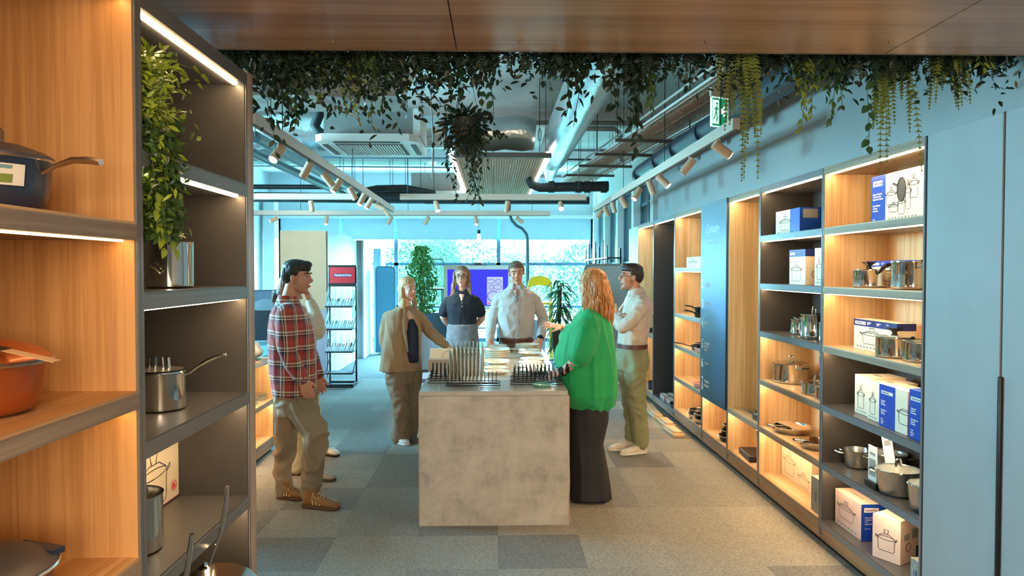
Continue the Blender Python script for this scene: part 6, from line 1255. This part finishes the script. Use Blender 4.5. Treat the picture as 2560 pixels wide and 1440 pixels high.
for x in (1272, 1312): g.shoe(J(x, 1068, .05), J(x, 1068, -.22), BRN, SOLE, .075, .048)
g.finish()
# ---- woman in green
GRN = mat('top_green', (10, 158, 88), .72, var=.05, vs=10, bump=.06, bs=160, sheen=.15); BLT = mat('trousers_black', (26, 26, 34), .7, var=.1, bump=.06)
g = Fig('woman with long wavy ginger hair in a loose green top, gesturing with one hand', 1478, 5.08, (-.80, .60), SK2); J = g.J
g.head(1478, 712, 0, (-.80, .60), 1.0, False, 0, 0, (1482, 765, .0), browc=(140, 90, 60), lipc=(190, 110, 100))
GNG = mat('hair_ginger', (188, 126, 70), .45, var=.35, vs=34, bump=.5, bs=50, stretch=(1, 1, .25)); st = []
for k in range(130):
    a = rr.uniform(-2.0, 2.0); x0 = .078 * math.sin(a); y0 = -.02 - .082 * math.cos(a); ph = rr.uniform(0, 6); L = rr.uniform(.26, .36); pts = [(x0 * .6, y0 * .55, .095), (x0 * .95, y0 * .95, .055)]
    for i in range(1, 11):
        t = i / 10; w = .016 * math.sin(ph + t * 14); sp = 1.05 + .38 * min(t * 1.6, 1) - .25 * max(0, t - .7)
        pts.append((x0 * sp + w * math.cos(a), y0 * sp * .98 - w * math.sin(a) * .6 - .02 * t, .055 - L * t))
    st.append((pts, .0095))
g.hair(GNG, [((0, -.020, .048), (.080, .098, .070)), ((0, -.060, -.01), (.084, .06, .09)), ((0, -.075, -.10), (.092, .055, .11)), ((0, -.085, -.19), (.075, .045, .07)), ((-.070, -.015, -.08), (.028, .05, .10)), ((.070, -.015, -.08), (.028, .05, .10))], strands=st, wr=.006, wsc=(50, 50, 16))
sh = MB()
sh.loft([(J(1482, 1026), V((.110, 0, 0)), V((0, .09, 0))), (J(1477, 1014), V((.165, 0, 0)), V((0, .13, 0))), (J(1470, 985), V((.205, 0, 0)), V((0, .19, 0))), (J(1466, 930), V((.215, -.0, 0)), V((0, .215, 0))), (J(1468, 880), V((.195, 0, 0)), V((0, .215, 0))), (J(1473, 830), V((.165, 0, 0)), V((0, .20, 0))), (J(1480, 795), V((.125, 0, 0)), V((0, .17, 0))), (J(1482, 772), V((.085, 0, 0)), V((0, .11, 0))), (J(1482, 758), V((.058, 0, 0)), V((0, .062, 0)))], 26)
g.limb(sh, [J(1476, 800, -.13), J(1462, 850, -.21), J(1449, 886, -.24)], [.075, .100, .082]); g.limb(sh, [J(1470, 800, .12), J(1440, 838, .2), J(1424, 846, .14)], [.07, .085, .075]); sh.ell(J(1416, 892, .08), (.085, .15, .12)); sh.ell(J(1432, 850, .04), (.09, .15, .12))
bake(sh, 'batwing_top', GRN, g.t, .009, 6, .011, (11, 11, 1.5), 14)
ring(g, 'sleeve_cuff', J(1441, 900, -.235), V((.5, .3, .8)).normalized(), .066, .060, .018, GRN, tilt=V((-.2, .9, .1)).normalized())
g.torso(g.b, [(J(1474, 985), .12, .09), (J(1478, 860), .11, .08), (J(1482, 790), .12, .07)]); g.limb(g.b, [J(1478, 800, -.12), J(1456, 885, -.22), J(1405, 930, -.14)], [.048, .042, .026])
g.hand(J(1405, 930, -.14), (-.75, .35, -.18), (-.2, -.5, .8), .22, .9, .10, side=1); g.limb(g.b, [J(1474, 800, .12), J(1440, 846, .2), J(1405, 818, .12)], [.048, .038, .025])
g.hand(J(1406, 818, .12), (-.95, -.05, .18), (.1, -.35, .9), .1, .92, .30, side=-1)
ring(g, 'bracelet', J(1422, 917, -.165), V((.3, .5, .8)).normalized(), .036, .034, .028, BLK, tilt=V((-.2, -.86, .5)).normalized()); o = MB()
for k in range(9):
    a = k * 2 * PI / 9; o.ell(J(1420, 918, -.165) + V((.3, .5, .8)).normalized() * .04 * math.sin(a) + V((-.2, -.86, .5)).normalized() * .04 * math.cos(a), .010)
o.build('beads', BLK, g.t)
watch(g, J(1407, 928, -.142), (-.75, .35, -.3), (.2, -.8, .5), .032)
tr = MB(); tr.loft([(J(1472, 985), V((.14, 0, 0)), V((0, .12, 0))), (J(1470, 1050), V((.142, 0, 0)), V((0, .12, 0))), (J(1467, 1110), V((.118, 0, 0)), V((0, .11, 0))), (J(1474, 1195), V((.135, 0, 0)), V((0, .12, 0))), (J(1476, 1244), V((.150, 0, 0)), V((0, .13, 0)))], 24)
bake(tr, 'wide_trousers', BLT, g.t, .009, 4, .010, (11, 11, 1.2), 15); g.limb(g.b, [J(1468, 985, -.03), J(1466, 1110, -.04), J(1464, 1232, -.05)], [.07, .045, .03]); g.limb(g.b, [J(1478, 985, .04), J(1478, 1110, .05), J(1484, 1232, .05)], [.07, .045, .03])
g.shoe(J(1485, 1240, -.06), J(1430, 1248, -.04), BLK, BLK, .06, .042); g.shoe(J(1500, 1235, .08), J(1448, 1235, .12), BLK, BLK, .06, .042); g.finish()
# ---- crossed arms man
SH2 = mat('shirt_cream', (198, 182, 166), .75, var=.03, vs=12, bump=.08, bs=160); CHN = mat('chinos_green', (134, 134, 100), .8, var=.06, vs=8, bump=.1, bs=100)
g = Fig('dark-haired man in a cream shirt and green chinos with crossed arms', 1584, 6.45, (-1, -.22), SK1); J = g.J
g.head(1577, 693, -.01, (-1, -.12), 1.06, True, R(2), 0, (1590, 735, .0), browc=(44, 32, 26), lipc=(168, 100, 88))
g.hair(mat('hair_dark_brown', (52, 34, 26), .5, bump=.3, bs=60), [((0, -.012, .070), (.077, .096, .052)), ((0, -.054, .022), (.075, .060, .078)), ((0, .048, .094), (.054, .040, .022)), ((-.068, -.016, .038), (.012, .042, .036)), ((.068, -.016, .038), (.012, .042, .036))]); specs(g, BLK, .020, .015, .088, .006)
sh = MB(); g.torso(sh, [(J(1580, 861), .155, .118), (J(1581, 840), .160, .122), (J(1585, 805), .175, .130), (J(1590, 775), .192, .135), (J(1594, 757), .180, .112), (J(1593, 744), .13, .088), (J(1591, 735), .09, .074), (J(1590, 727), .068, .066)])
g.limb(sh, [J(1598, 756, -.10), J(1603, 768, -.17), J(1580, 800, -.22), J(1556, 818, -.21), J(1546, 798, -.10), J(1541, 788, .0)], [.055, .064, .058, .054, .046, .042]); g.limb(sh, [J(1596, 765, .16), J(1560, 815, .20), J(1546, 808, .05), J(1548, 792, -.08)], [.068, .056, .050, .042])
bake(sh, 'shirt', SH2, g.t, .008, 4, .010, (11, 11, 8), 16); collar(g, J(1590, 730), (-1, -.1), .069, SH2, .040, .40, lean=.018)
g.torso(g.b, [(J(1580, 865), .11, .08), (J(1585, 800), .11, .085), (J(1592, 762), .09, .06)]); g.limb(g.b, [J(1600, 775, -.12), J(1562, 812, -.19), J(1541, 790, -.02)], [.034, .034, .026]); g.limb(g.b, [J(1594, 775, .12), J(1562, 812, .18), J(1542, 796, -.07)], [.034, .034, .026])
g.hand(J(1541, 789, -.03), (-.45, .3, .5), (-.7, -.6, .2), .45, .95, .05, side=1); g.hand(J(1545, 798, -.10), (.75, -.55, .15), (-.2, -.9, .3), .4, .95, .05, side=1)
tr = MB(); g.torso(tr, [(J(1580, 866), .150, .118), (J(1580, 900), .165, .138), (J(1582, 925), .155, .125)]); g.limb(tr, [J(1588, 915, -.08), J(1592, 1000, -.11), J(1600, 1060, -.09), J(1603, 1108, -.08)], [.100, .078, .068, .062]); g.limb(tr, [J(1572, 915, .08), J(1576, 1000, .06), J(1580, 1050, .08), J(1580, 1092, .08)], [.098, .076, .066, .060])
bake(tr, 'chinos', CHN, g.t, .009, 4, .013, (9, 9, 9), 17); ring(g, 'belt', J(1580, 864), (-1, -.22), .168, .132, .038, BELT)
g.limb(g.b, [J(1588, 915, -.08), J(1592, 1000, -.11), J(1603, 1112, -.08)], [.045, .032, .026]); g.limb(g.b, [J(1572, 915, .08), J(1576, 1000, .06), J(1580, 1098, .08)], [.045, .032, .026])
g.shoe(J(1614, 1128, -.07), J(1552, 1138, -.16), SNK, WPAINT, .075, .045, nm='sneaker', lace=WPAINT); g.shoe(J(1585, 1108, .07), J(1521, 1116, .0), SNK, WPAINT, .075, .045, nm='sneaker', lace=WPAINT); g.finish(beard=STUB)
# ------------------------------------------------------------ plants
GD = mat('leaf_dark', (26, 46, 30), .5, var=.3, vs=25); GM = mat('leaf_mid', (62, 92, 44), .5, var=.3, vs=25); GL_ = mat('leaf_light', (122, 138, 58), .5, var=.25, vs=25); GB_ = mat('leaf_pothos', (46, 84, 50), .4, var=.3, vs=30)
GF = mat('fern_green', (38, 66, 42), .55, var=.25, vs=20); GP_ = mat('fern_olive', (104, 116, 44), .55, var=.25, vs=20); STM = mat('stem_brown', (70, 74, 44), .7, var=.2)
def leaf_geo(L, W, fold=.25, n=4):
    v = []; f = []
    for i in range(n + 1):
        t = i / n; w = W * .5 * math.sin(PI * t ** .8) ** .9 if 0 < t < 1 else .0004; z = -L * .12 * t * t
        v += [(-w, t * L, z + w * fold), (0, t * L, z), (w, t * L, z + w * fold)]
    for i in range(n):
        a = i * 3; f += [(a, a + 1, a + 4, a + 3), (a + 1, a + 2, a + 5, a + 4)]
    return v, f
LEAFMESH = {}
def leaf_obj(parent, p, d, up, L, W, m):
    k = (m.name, round(W / L, 1))
    if k not in LEAFMESH:
        v, f = leaf_geo(1, W / L); me = bpy.data.meshes.new('leaf'); me.from_pydata(v, [], f); me.materials.append(m); me.polygons.foreach_set('use_smooth', [True] * len(f)); LEAFMESH[k] = me
    o = bpy.data.objects.new('leaf', LEAFMESH[k]); C.objects.link(o); o.parent = parent
    y = d.normalized(); x = y.cross(up); x = x.normalized() if x.length > 1e-4 else y.orthogonal().normalized(); z = x.cross(y)
    o.matrix_local = Matrix(((x.x * L, y.x * L, z.x * L, p.x), (x.y * L, y.y * L, z.y * L, p.y), (x.z * L, y.z * L, z.z * L, p.z), (0, 0, 0, 1))); return o
def leaf_in(mb, p, d, up, L, W, mi=0):
    v, f = leaf_geo(L, W, n=3); y = d.normalized(); x = y.cross(up); x = x.normalized() if x.length > 1e-4 else y.orthogonal().normalized(); z = x.cross(y)
    mb.add([p + x * a + y * b + z * c for a, b, c in v], f, mi)
pr = random.Random(11)
def rv(s=1): return V((pr.gauss(0, 1), pr.gauss(0, 1), pr.gauss(0, 1))) * s
def strand(x, y, ztop, zbot, wob=.03):
    n = max(5, int((ztop - zbot) / .03)); pts = []; dx = pr.uniform(-wob, wob); ph = pr.uniform(0, 6)
    for i in range(n + 1):
        t = i / n; pts.append(V((x + dx * t + .012 * math.sin(ph + t * 7), y + .012 * math.cos(ph + t * 5) - .0 * t, ztop + (zbot - ztop) * t)))
    return pts
def ivy(root, pts, L, W, m, single, mb, sp=.022, dens=1):
    k = 0
    for i in range(1, len(pts)):
        for _ in range(dens):
            t = pts[i].lerp(pts[i - 1], pr.random()); a = pr.uniform(0, 2 * PI); d = V((math.cos(a), math.sin(a) * .6, -pr.uniform(.5, 1.4))); s = pr.uniform(.7, 1.15)
            u = V((d.x * .3, -1, .5)) + rv(.3)
            if single: leaf_obj(root, t, d, u, L * s, W * s, m)
            else: leaf_in(mb, t, d, u, L * s, W * s)
def frond(mb, p, d, L, lw, ll, n=18, droop=.5, mi=0):
    d = V(d).normalized(); pts = []; q = V(p); dd = d.copy()
    for i in range(n + 1):
        pts.append(q.copy()); dd = (dd + V((0, 0, -droop / n * 2))).normalized(); q = q + dd * L / n
    mb.tube(pts[::2] + ([pts[-1]] if n % 2 else []), .0013, 4, mi=mi)
    for i in range(1, n + 1):
        t = i / n; tg = (pts[i] - pts[i - 1]).normalized(); s = tg.cross(V((0, -1, .2))); s = s.normalized() if s.length > .01 else V((1, 0, 0)); l = ll * math.sin(PI * min(1, (t * .85 + .12))) ** .7
        for q_ in (-1, 1):
            e = pts[i] + s * q_ * l + tg * l * .5; w = tg * lw / 2
            mb.add([pts[i] - w, pts[i] + w, e + w * .2, e - w * .2], [(0, 1, 2, 3)], mi)
def hang(px, ybot, kind, lab, wpx=40, n=None):
    p = at(px, 130, 2.62); X = p.x; Y0 = 2.60 + pr.uniform(-.04, .10); zb = at(px, ybot, Y0).z; t = thing('hanging_plant', lab, 'plant', (X, Y0, 2.60), 0, 'artificial greenery hanging from the canopy edge'); zt = .06; zb -= 2.60; w = wpx / 685 / 2
    fol = MB(); stm = MB(); single = False
    if kind in ('ivy', 'ivys', 'small', 'pothos', 'pothos1'):
        m, L, W = {'ivy': (GD, .040, .018), 'ivys': (GM, .032, .014), 'small': (GM, .022, .010), 'pothos': (GB_, .040, .028), 'pothos1': (GB_, .036, .026)}[kind]; single = kind in ('ivy', 'pothos1', 'pothos')
        k = n or {'ivy': 6, 'ivys': 9, 'small': 12, 'pothos': 3, 'pothos1': 1}[kind]
        for i in range(k):
            zz = zb * (1 if i == 0 else pr.uniform(.45, .9)); pts = strand(pr.uniform(-w, w) if i else 0, pr.uniform(-.03, .03), zt, zz, w * .6); stm.tube(pts, .0012, 4)
            ivy(t, pts, L, W, m, single, fol, dens=1 if kind in ('ivy', 'pothos', 'pothos1') else 2)
        if kind in ('ivy', 'ivys'):
            for _ in range(150): leaf_in(fol, V((pr.uniform(-w, w), pr.uniform(-.05, .05), pr.uniform(zb * .5, -.08))), rv() + V((0, 0, -1)), V((0, -1, .4)) + rv(.4), L * .95, W)
        mm = m
    elif kind == 'fern':
        mm = GF
        for i in range(n or 9): frond(fol, (pr.uniform(-w * .5, w * .5), pr.uniform(-.02, .02), zt), (pr.uniform(-.5, .5), pr.uniform(-.25, .15), .1 if i else -.6), abs(zb) * pr.uniform(.75, 1.05) + .12, .0045, .026, 26, 1.2)
    elif kind == 'maiden':
        mm = GP_
        for i in range(n or 16): frond(fol, (pr.uniform(-w, w), pr.uniform(-.03, .03), zt), (pr.uniform(-.25, .25), pr.uniform(-.2, .1), -.8), abs(zb) * (1.32 if i < 3 else pr.uniform(.6, 1.1)), .009, .019, 30, .7)
    elif kind == 'palm':
        mm = GF
        for i in range(n or 3): frond(fol, (pr.uniform(-w, w), pr.uniform(-.02, .02), zt), (pr.uniform(-.5, .5), -.2, -.4), abs(zb) * pr.uniform(.8, 1.1), .006, .060, 15, .8)
    elif kind == 'blade':
        mm = GM
        for i in range(n or 12): leaf_in(fol, V((pr.uniform(-w * .5, w * .5), 0, 0)), V((pr.uniform(-1, 1), pr.uniform(-.5, .3), pr.uniform(-.8, .5))), V((0, -1, .4)), abs(zb) * pr.uniform(.7, 1.1), .016)
    if kind in ('small', 'ivys') and pr.random() < .35: mm = GL_
    if fol.f: stuff(fol.build('foliage', mm, t))
    if stm.f: stm.build('stem', STM, t)
    return t
HL = [(562, 175, 'fern', 50, 'short fern at the end nearest the dark shelving unit'), (602, 190, 'fern', 60, 'second fern from the dark shelving unit'), (640, 200, 'palm', 50, 'narrow drooping frond beside the pale end panel'), (672, 240, 'fern', 50, 'fern between the end panel and the long dark ivy'),
 (700, 385, 'ivy', 70, 'long dark ivy hanging in front of the first lit spotlight'), (735, 300, 'ivys', 60, 'bushy ivy over the duct side of the long dark ivy'), (772, 215, 'fern', 60, 'fern with pale underside above the AC duct'), (792, 235, 'ivys', 50, 'light green ivy tuft over the rectangular duct'), (835, 200, 'fern', 60, 'fern over the middle of the rectangular duct'),
 (860, 270, 'small', 40, 'thin small-leaved vine over the grille unit'), (888, 312, 'small', 40, 'small-leaved vine reaching the box above the cassette'), (925, 230, 'ivys', 60, 'mid-length ivy left of the longest small-leaved vine'), (948, 318, 'small', 40, 'longest small-leaved vine over the cassette box'), (985, 235, 'ivys', 50, 'mid green ivy before the two pointed ferns'),
 (1010, 245, 'fern', 40, 'first pointed fern above the duct flap'), (1040, 262, 'fern', 40, 'second pointed fern above the duct flap'), (1068, 212, 'ivys', 60, 'light leafy tuft above the white flap'), (1112, 180, 'fern', 60, 'short fern past the white flap'), (1140, 235, 'pothos', 50, 'broad-leaved vine with a long single leaf'), (1175, 215, 'pothos', 40, 'broad-leaved vine above the hanging basket'),
 (1205, 250, 'pothos1', 20, 'sparse broad-leaved strand above the basket'), (1228, 262, 'pothos1', 20, 'second sparse broad-leaved strand above the basket'), (1262, 232, 'palm', 40, 'palm frond curling down beside the basket'), (1325, 205, 'palm', 50, 'wide palm frond before the ribbed duct'), (1292, 165, 'blade', 40, 'short bright blades between two palm fronds'), (1378, 230, 'small', 40, 'thin olive vine before the ribbed duct'),
 (1415, 290, 'ivy', 70, 'dark ivy on the ribbed duct, basket side'), (1445, 320, 'ivy', 60, 'longest dark ivy on the ribbed duct'), (1490, 180, 'fern', 50, 'short fern between the two dark ivies'), (1535, 260, 'ivy', 60, 'dark ivy where the ribbed duct ends'), (1580, 330, 'ivy', 60, 'dark ivy over the cable tray brackets'), (1600, 395, 'ivy', 40, 'longest dark ivy over the cable tray'), (1625, 285, 'ivys', 50, 'ivy beside the longest cable tray one'),
 (1665, 175, 'blade', 60, 'light green blades over the cable tray'), (1700, 190, 'palm', 50, 'light palm frond over the cable tray'), (1760, 235, 'palm', 40, 'dark palm frond hanging above the exit sign'), (1722, 180, 'blade', 60, 'leafy tuft beside the exit sign frond'), (1800, 190, 'fern', 50, 'fern just past the exit sign'), (1835, 300, 'maiden', 40, 'olive fern mass over the track end, inner half'), (1880, 385, 'maiden', 50, 'longest olive fern mass over the track end'),
 (1930, 180, 'blade', 70, 'blade-leaved tuft over the thick dark pipe'), (1975, 175, 'fern', 60, 'short fern over the thick dark pipe'), (2020, 325, 'ivys', 60, 'ivy hanging on the pale wall, first past the pipe'), (2060, 220, 'ivys', 60, 'short ivy filling between two wall ivies'), (2092, 318, 'ivys', 50, 'ivy hanging on the pale wall, second past the pipe'), (2130, 225, 'ivy', 60, 'broad dark tuft before the single strand'),
 (2165, 385, 'pothos1', 10, 'single long strand of round leaves reaching the shelf top'), (2185, 250, 'pothos', 50, 'broad-leaved tuft beside the single strand'), (2240, 375, 'maiden', 50, 'longest dark olive fern before the top shelf'), (2262, 290, 'maiden', 60, 'bushy olive fern beside the longest one'), (2305, 225, 'fern', 60, 'short fern above the grey cabinet edge'), (2350, 240, 'maiden', 40, 'curling fern above the grey cabinet'),
 (2385, 250, 'maiden', 40, 'second curling fern above the grey cabinet'), (2425, 190, 'ivys', 60, 'small ivy over the grey cabinet'), (2452, 210, 'ivy', 30, 'ivy with large dark end leaves over the grey cabinet'), (2500, 190, 'blade', 70, 'long bladed tuft at the far end over the cabinets'), (2540, 175, 'blade', 50, 'last bladed tuft by the frame of the canopy end')]
for px, yb, kd, wp, lab in HL: hang(px, yb, kd, lab, wp)
# continuous low fringe between the plants
fr = MB()
for i in range(5200):
    x = pr.uniform(-1.02, 1.94) if i % 3 else pr.uniform(-1.02, .0); leaf_in(fr, V((x, 2.56 + pr.uniform(-.02, .14), 2.50 - abs(pr.gauss(0, .12 if x < -.1 else .075)))), rv() + V((0, 0, -.7)), V((0, -1, .4)) + rv(.4), pr.uniform(.022, .04), pr.uniform(.010, .018))
for i in range(170): frond(fr, (pr.uniform(-1.02, 1.9), 2.55 + pr.uniform(0, .1), 2.52), (pr.uniform(-.6, .6), -.2, -.5), pr.uniform(.1, .19), .005, .02, 16, .9)
o = fr.build('leafy_fringe', GD); tag(o, 'dense low fringe of mixed artificial leaves along the whole canopy edge', 'greenery', None, 'stuff')
# hanging basket
B0 = at(1160, 330, 2.95); t = thing('hanging_basket', 'round hanging basket of dark leaves on wires in mid room', 'hanging plant', tuple(B0))
MB().lathe([(.0, -.05), (.045, -.045), (.065, .0), (.07, .05), (.064, .05), (.0, .03)], n=18).build('basket', PLANTER, t)
for a in (0, 2.1, 4.2): MB().tube([(.066 * math.cos(a), .066 * math.sin(a), .045), (0, 0, .35), (0, 0, .9)], .0015, 5).build('hanger_wire', BLKM, t)
fo = MB()
for i in range(520): d = rv().normalized(); r_ = pr.uniform(.05, .10); leaf_in(fo, V((d.x * r_, d.y * r_ * .8, d.z * r_ * .9 + .01)), d + V((0, 0, -.4)), V((0, -1, .5)) + rv(.4), pr.uniform(.022, .036), .013)
for i in range(14):
    pts = strand(pr.uniform(-.07, .09), pr.uniform(-.04, .04), .02, -pr.uniform(.12, .30), .03); fo.tube(pts, .001, 4); ivy(t, pts, .022, .010, GD, False, fo, dens=2)
for i in range(6):
    pts = [V((.05, 0, .03)), V((.09, 0, .09)), V((.115, 0, .06)), V((.12 + .01 * i, 0, -.02))]; ivy(t, pts, .024, .016, GM, False, fo, dens=3)
stuff(fo.build('foliage', GD, t))
# trailing plant in the dark unit
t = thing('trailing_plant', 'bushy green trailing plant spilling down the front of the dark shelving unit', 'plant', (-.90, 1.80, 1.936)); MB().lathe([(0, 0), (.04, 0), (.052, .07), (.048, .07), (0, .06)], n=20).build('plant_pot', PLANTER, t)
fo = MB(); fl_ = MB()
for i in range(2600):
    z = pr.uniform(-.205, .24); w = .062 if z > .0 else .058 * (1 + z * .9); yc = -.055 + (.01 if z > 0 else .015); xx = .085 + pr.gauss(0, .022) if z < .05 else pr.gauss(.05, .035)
    p = V((xx, yc + pr.uniform(-w, w) + (.0 if z < .12 else -.01), z)); d = rv() + V((.5, 0, -1.0 if z < .1 else .3)); leaf_in(fl_ if z > .08 or pr.random() < .18 else fo, p, d, V((1, -.6, .5)) + rv(.4), pr.uniform(.018, .032), pr.uniform(.008, .013))  # upper leaves go lime: the shelf strip's light put into their colour
stuff(fo.build('foliage', mat('leaf_glossy', (52, 78, 26), .42, var=.35, vs=25), t)); stuff(fl_.build('lit_foliage', mat('leaf_lime', (132, 150, 48), .42, var=.3, vs=25), t))
stm = MB()
for i in range(7):
    pts = [V((.03, -.05 + i * .012, .05)), V((.085, -.085 + i * .018, .03)), V((.10, -.09 + i * .02, -.1)), V((.10, -.085 + i * .018, -.18 - .025 * (i % 3)))]; stm.tube(pts, .0014, 4)
    for q in range(5): p = pts[2].lerp(pts[3], q / 4); leaf_obj(t, p, V((.2, pr.uniform(-.8, .8), -1)), V((1, -.6, .5)), .034, .017, mat('leaf_lime', (132, 150, 48)))
stm.tube([V((.06, .0, .2)), V((.09, .03, .24)), V((.12, .07, .235)), V((.13, .10, .225))], .0016, 5)
for p, s in (((.13, .10, .225), .04), ((.12, .075, .24), .03), ((.10, .04, .22), .042), ((.125, .09, .2), .026)): leaf_obj(t, V(p), V((.3, .8, -.2)), V((1, -.5, .6)), s, s * .7, mat('leaf_pothos_lime', (150, 170, 60), .4))
stm.build('stem', STM, t)
# ficus and dracaena by the window
def plantpot(t, r, h, m): MB().lathe([(0, 0), (r * .72, 0), (r, h), (r * .93, h), (r * .9, h * .9), (0, h * .9)], n=24).build('plant_pot', m, t)
t = thing('potted_ficus', 'tall ficus tree with small bright leaves by the back window', 'potted plant', (at(1052, 700, 12.0).x, 12.0, 0)); plantpot(t, .2, .4, WPAINT); MB().tube([(0, 0, .3), (.03, 0, .9), (-.02, 0, 1.4), (.03, 0, 2.0)], [.03, .025, .018, .008], 8).build('trunk', BARK, t)
fo = MB()
for i in range(1700): z = pr.uniform(.75, 2.08); w = .30 * math.sin(PI * ((z - .6) / 1.55)) ** .6 * (1 if pr.random() < .7 else .7); a = pr.uniform(0, 6.3); leaf_in(fo, V((w * math.cos(a) * pr.random() ** .5, w * math.sin(a) * pr.random() ** .5, z)), rv() + V((0, 0, -1.2)), V((0, -1, .4)) + rv(.5), .065, .026)
stuff(fo.build('foliage', mat('ficus_leaf', (66, 128, 50), .4, var=.35, vs=10), t))
t = thing('potted_palm', 'dracaena with long drooping leaves in a pale blue pot', 'potted plant', (at(1395, 700, 9.9).x, 9.9, 0)); plantpot(t, .16, .40, mat('pot_pale_blue', (150, 182, 200), .5)); 
MB().bar((0, 0, 0), (0, 0, .02), .5, .5).build('saucer', WPAINT, t); MB().tube([(0, 0, .3), (.02, 0, .9), (.04, 0, 1.45)], [.03, .025, .015], 8).build('trunk', BARK, t); DR = mat('dracaena_leaf', (40, 92, 50), .4, var=.3, vs=12)
for i in range(170):
    z = pr.uniform(.55, 1.5); a = pr.uniform(0, 6.3); d = V((math.cos(a), math.sin(a) * .8, .9 if z > 1.3 else .45)).normalized(); p = V((.03, 0, z)); L = pr.uniform(.22, .36); v = []; f = []; dd = d.copy(); q = p.copy()
    for k in range(7):
        s = dd.cross(V((0, 0, 1))).normalized() * .016 * math.sin(PI * (k + .6) / 7.4); v += [q - s, q + V((0, 0, -.004)), q + s]; dd = (dd + V((0, 0, -.36))).normalized(); q = q + dd * L / 6
    for k in range(6):
        o_ = k * 3; f += [(o_, o_ + 1, o_ + 4, o_ + 3), (o_ + 1, o_ + 2, o_ + 5, o_ + 4)]
    MB().add(v, f).build('leaf', DR, t)
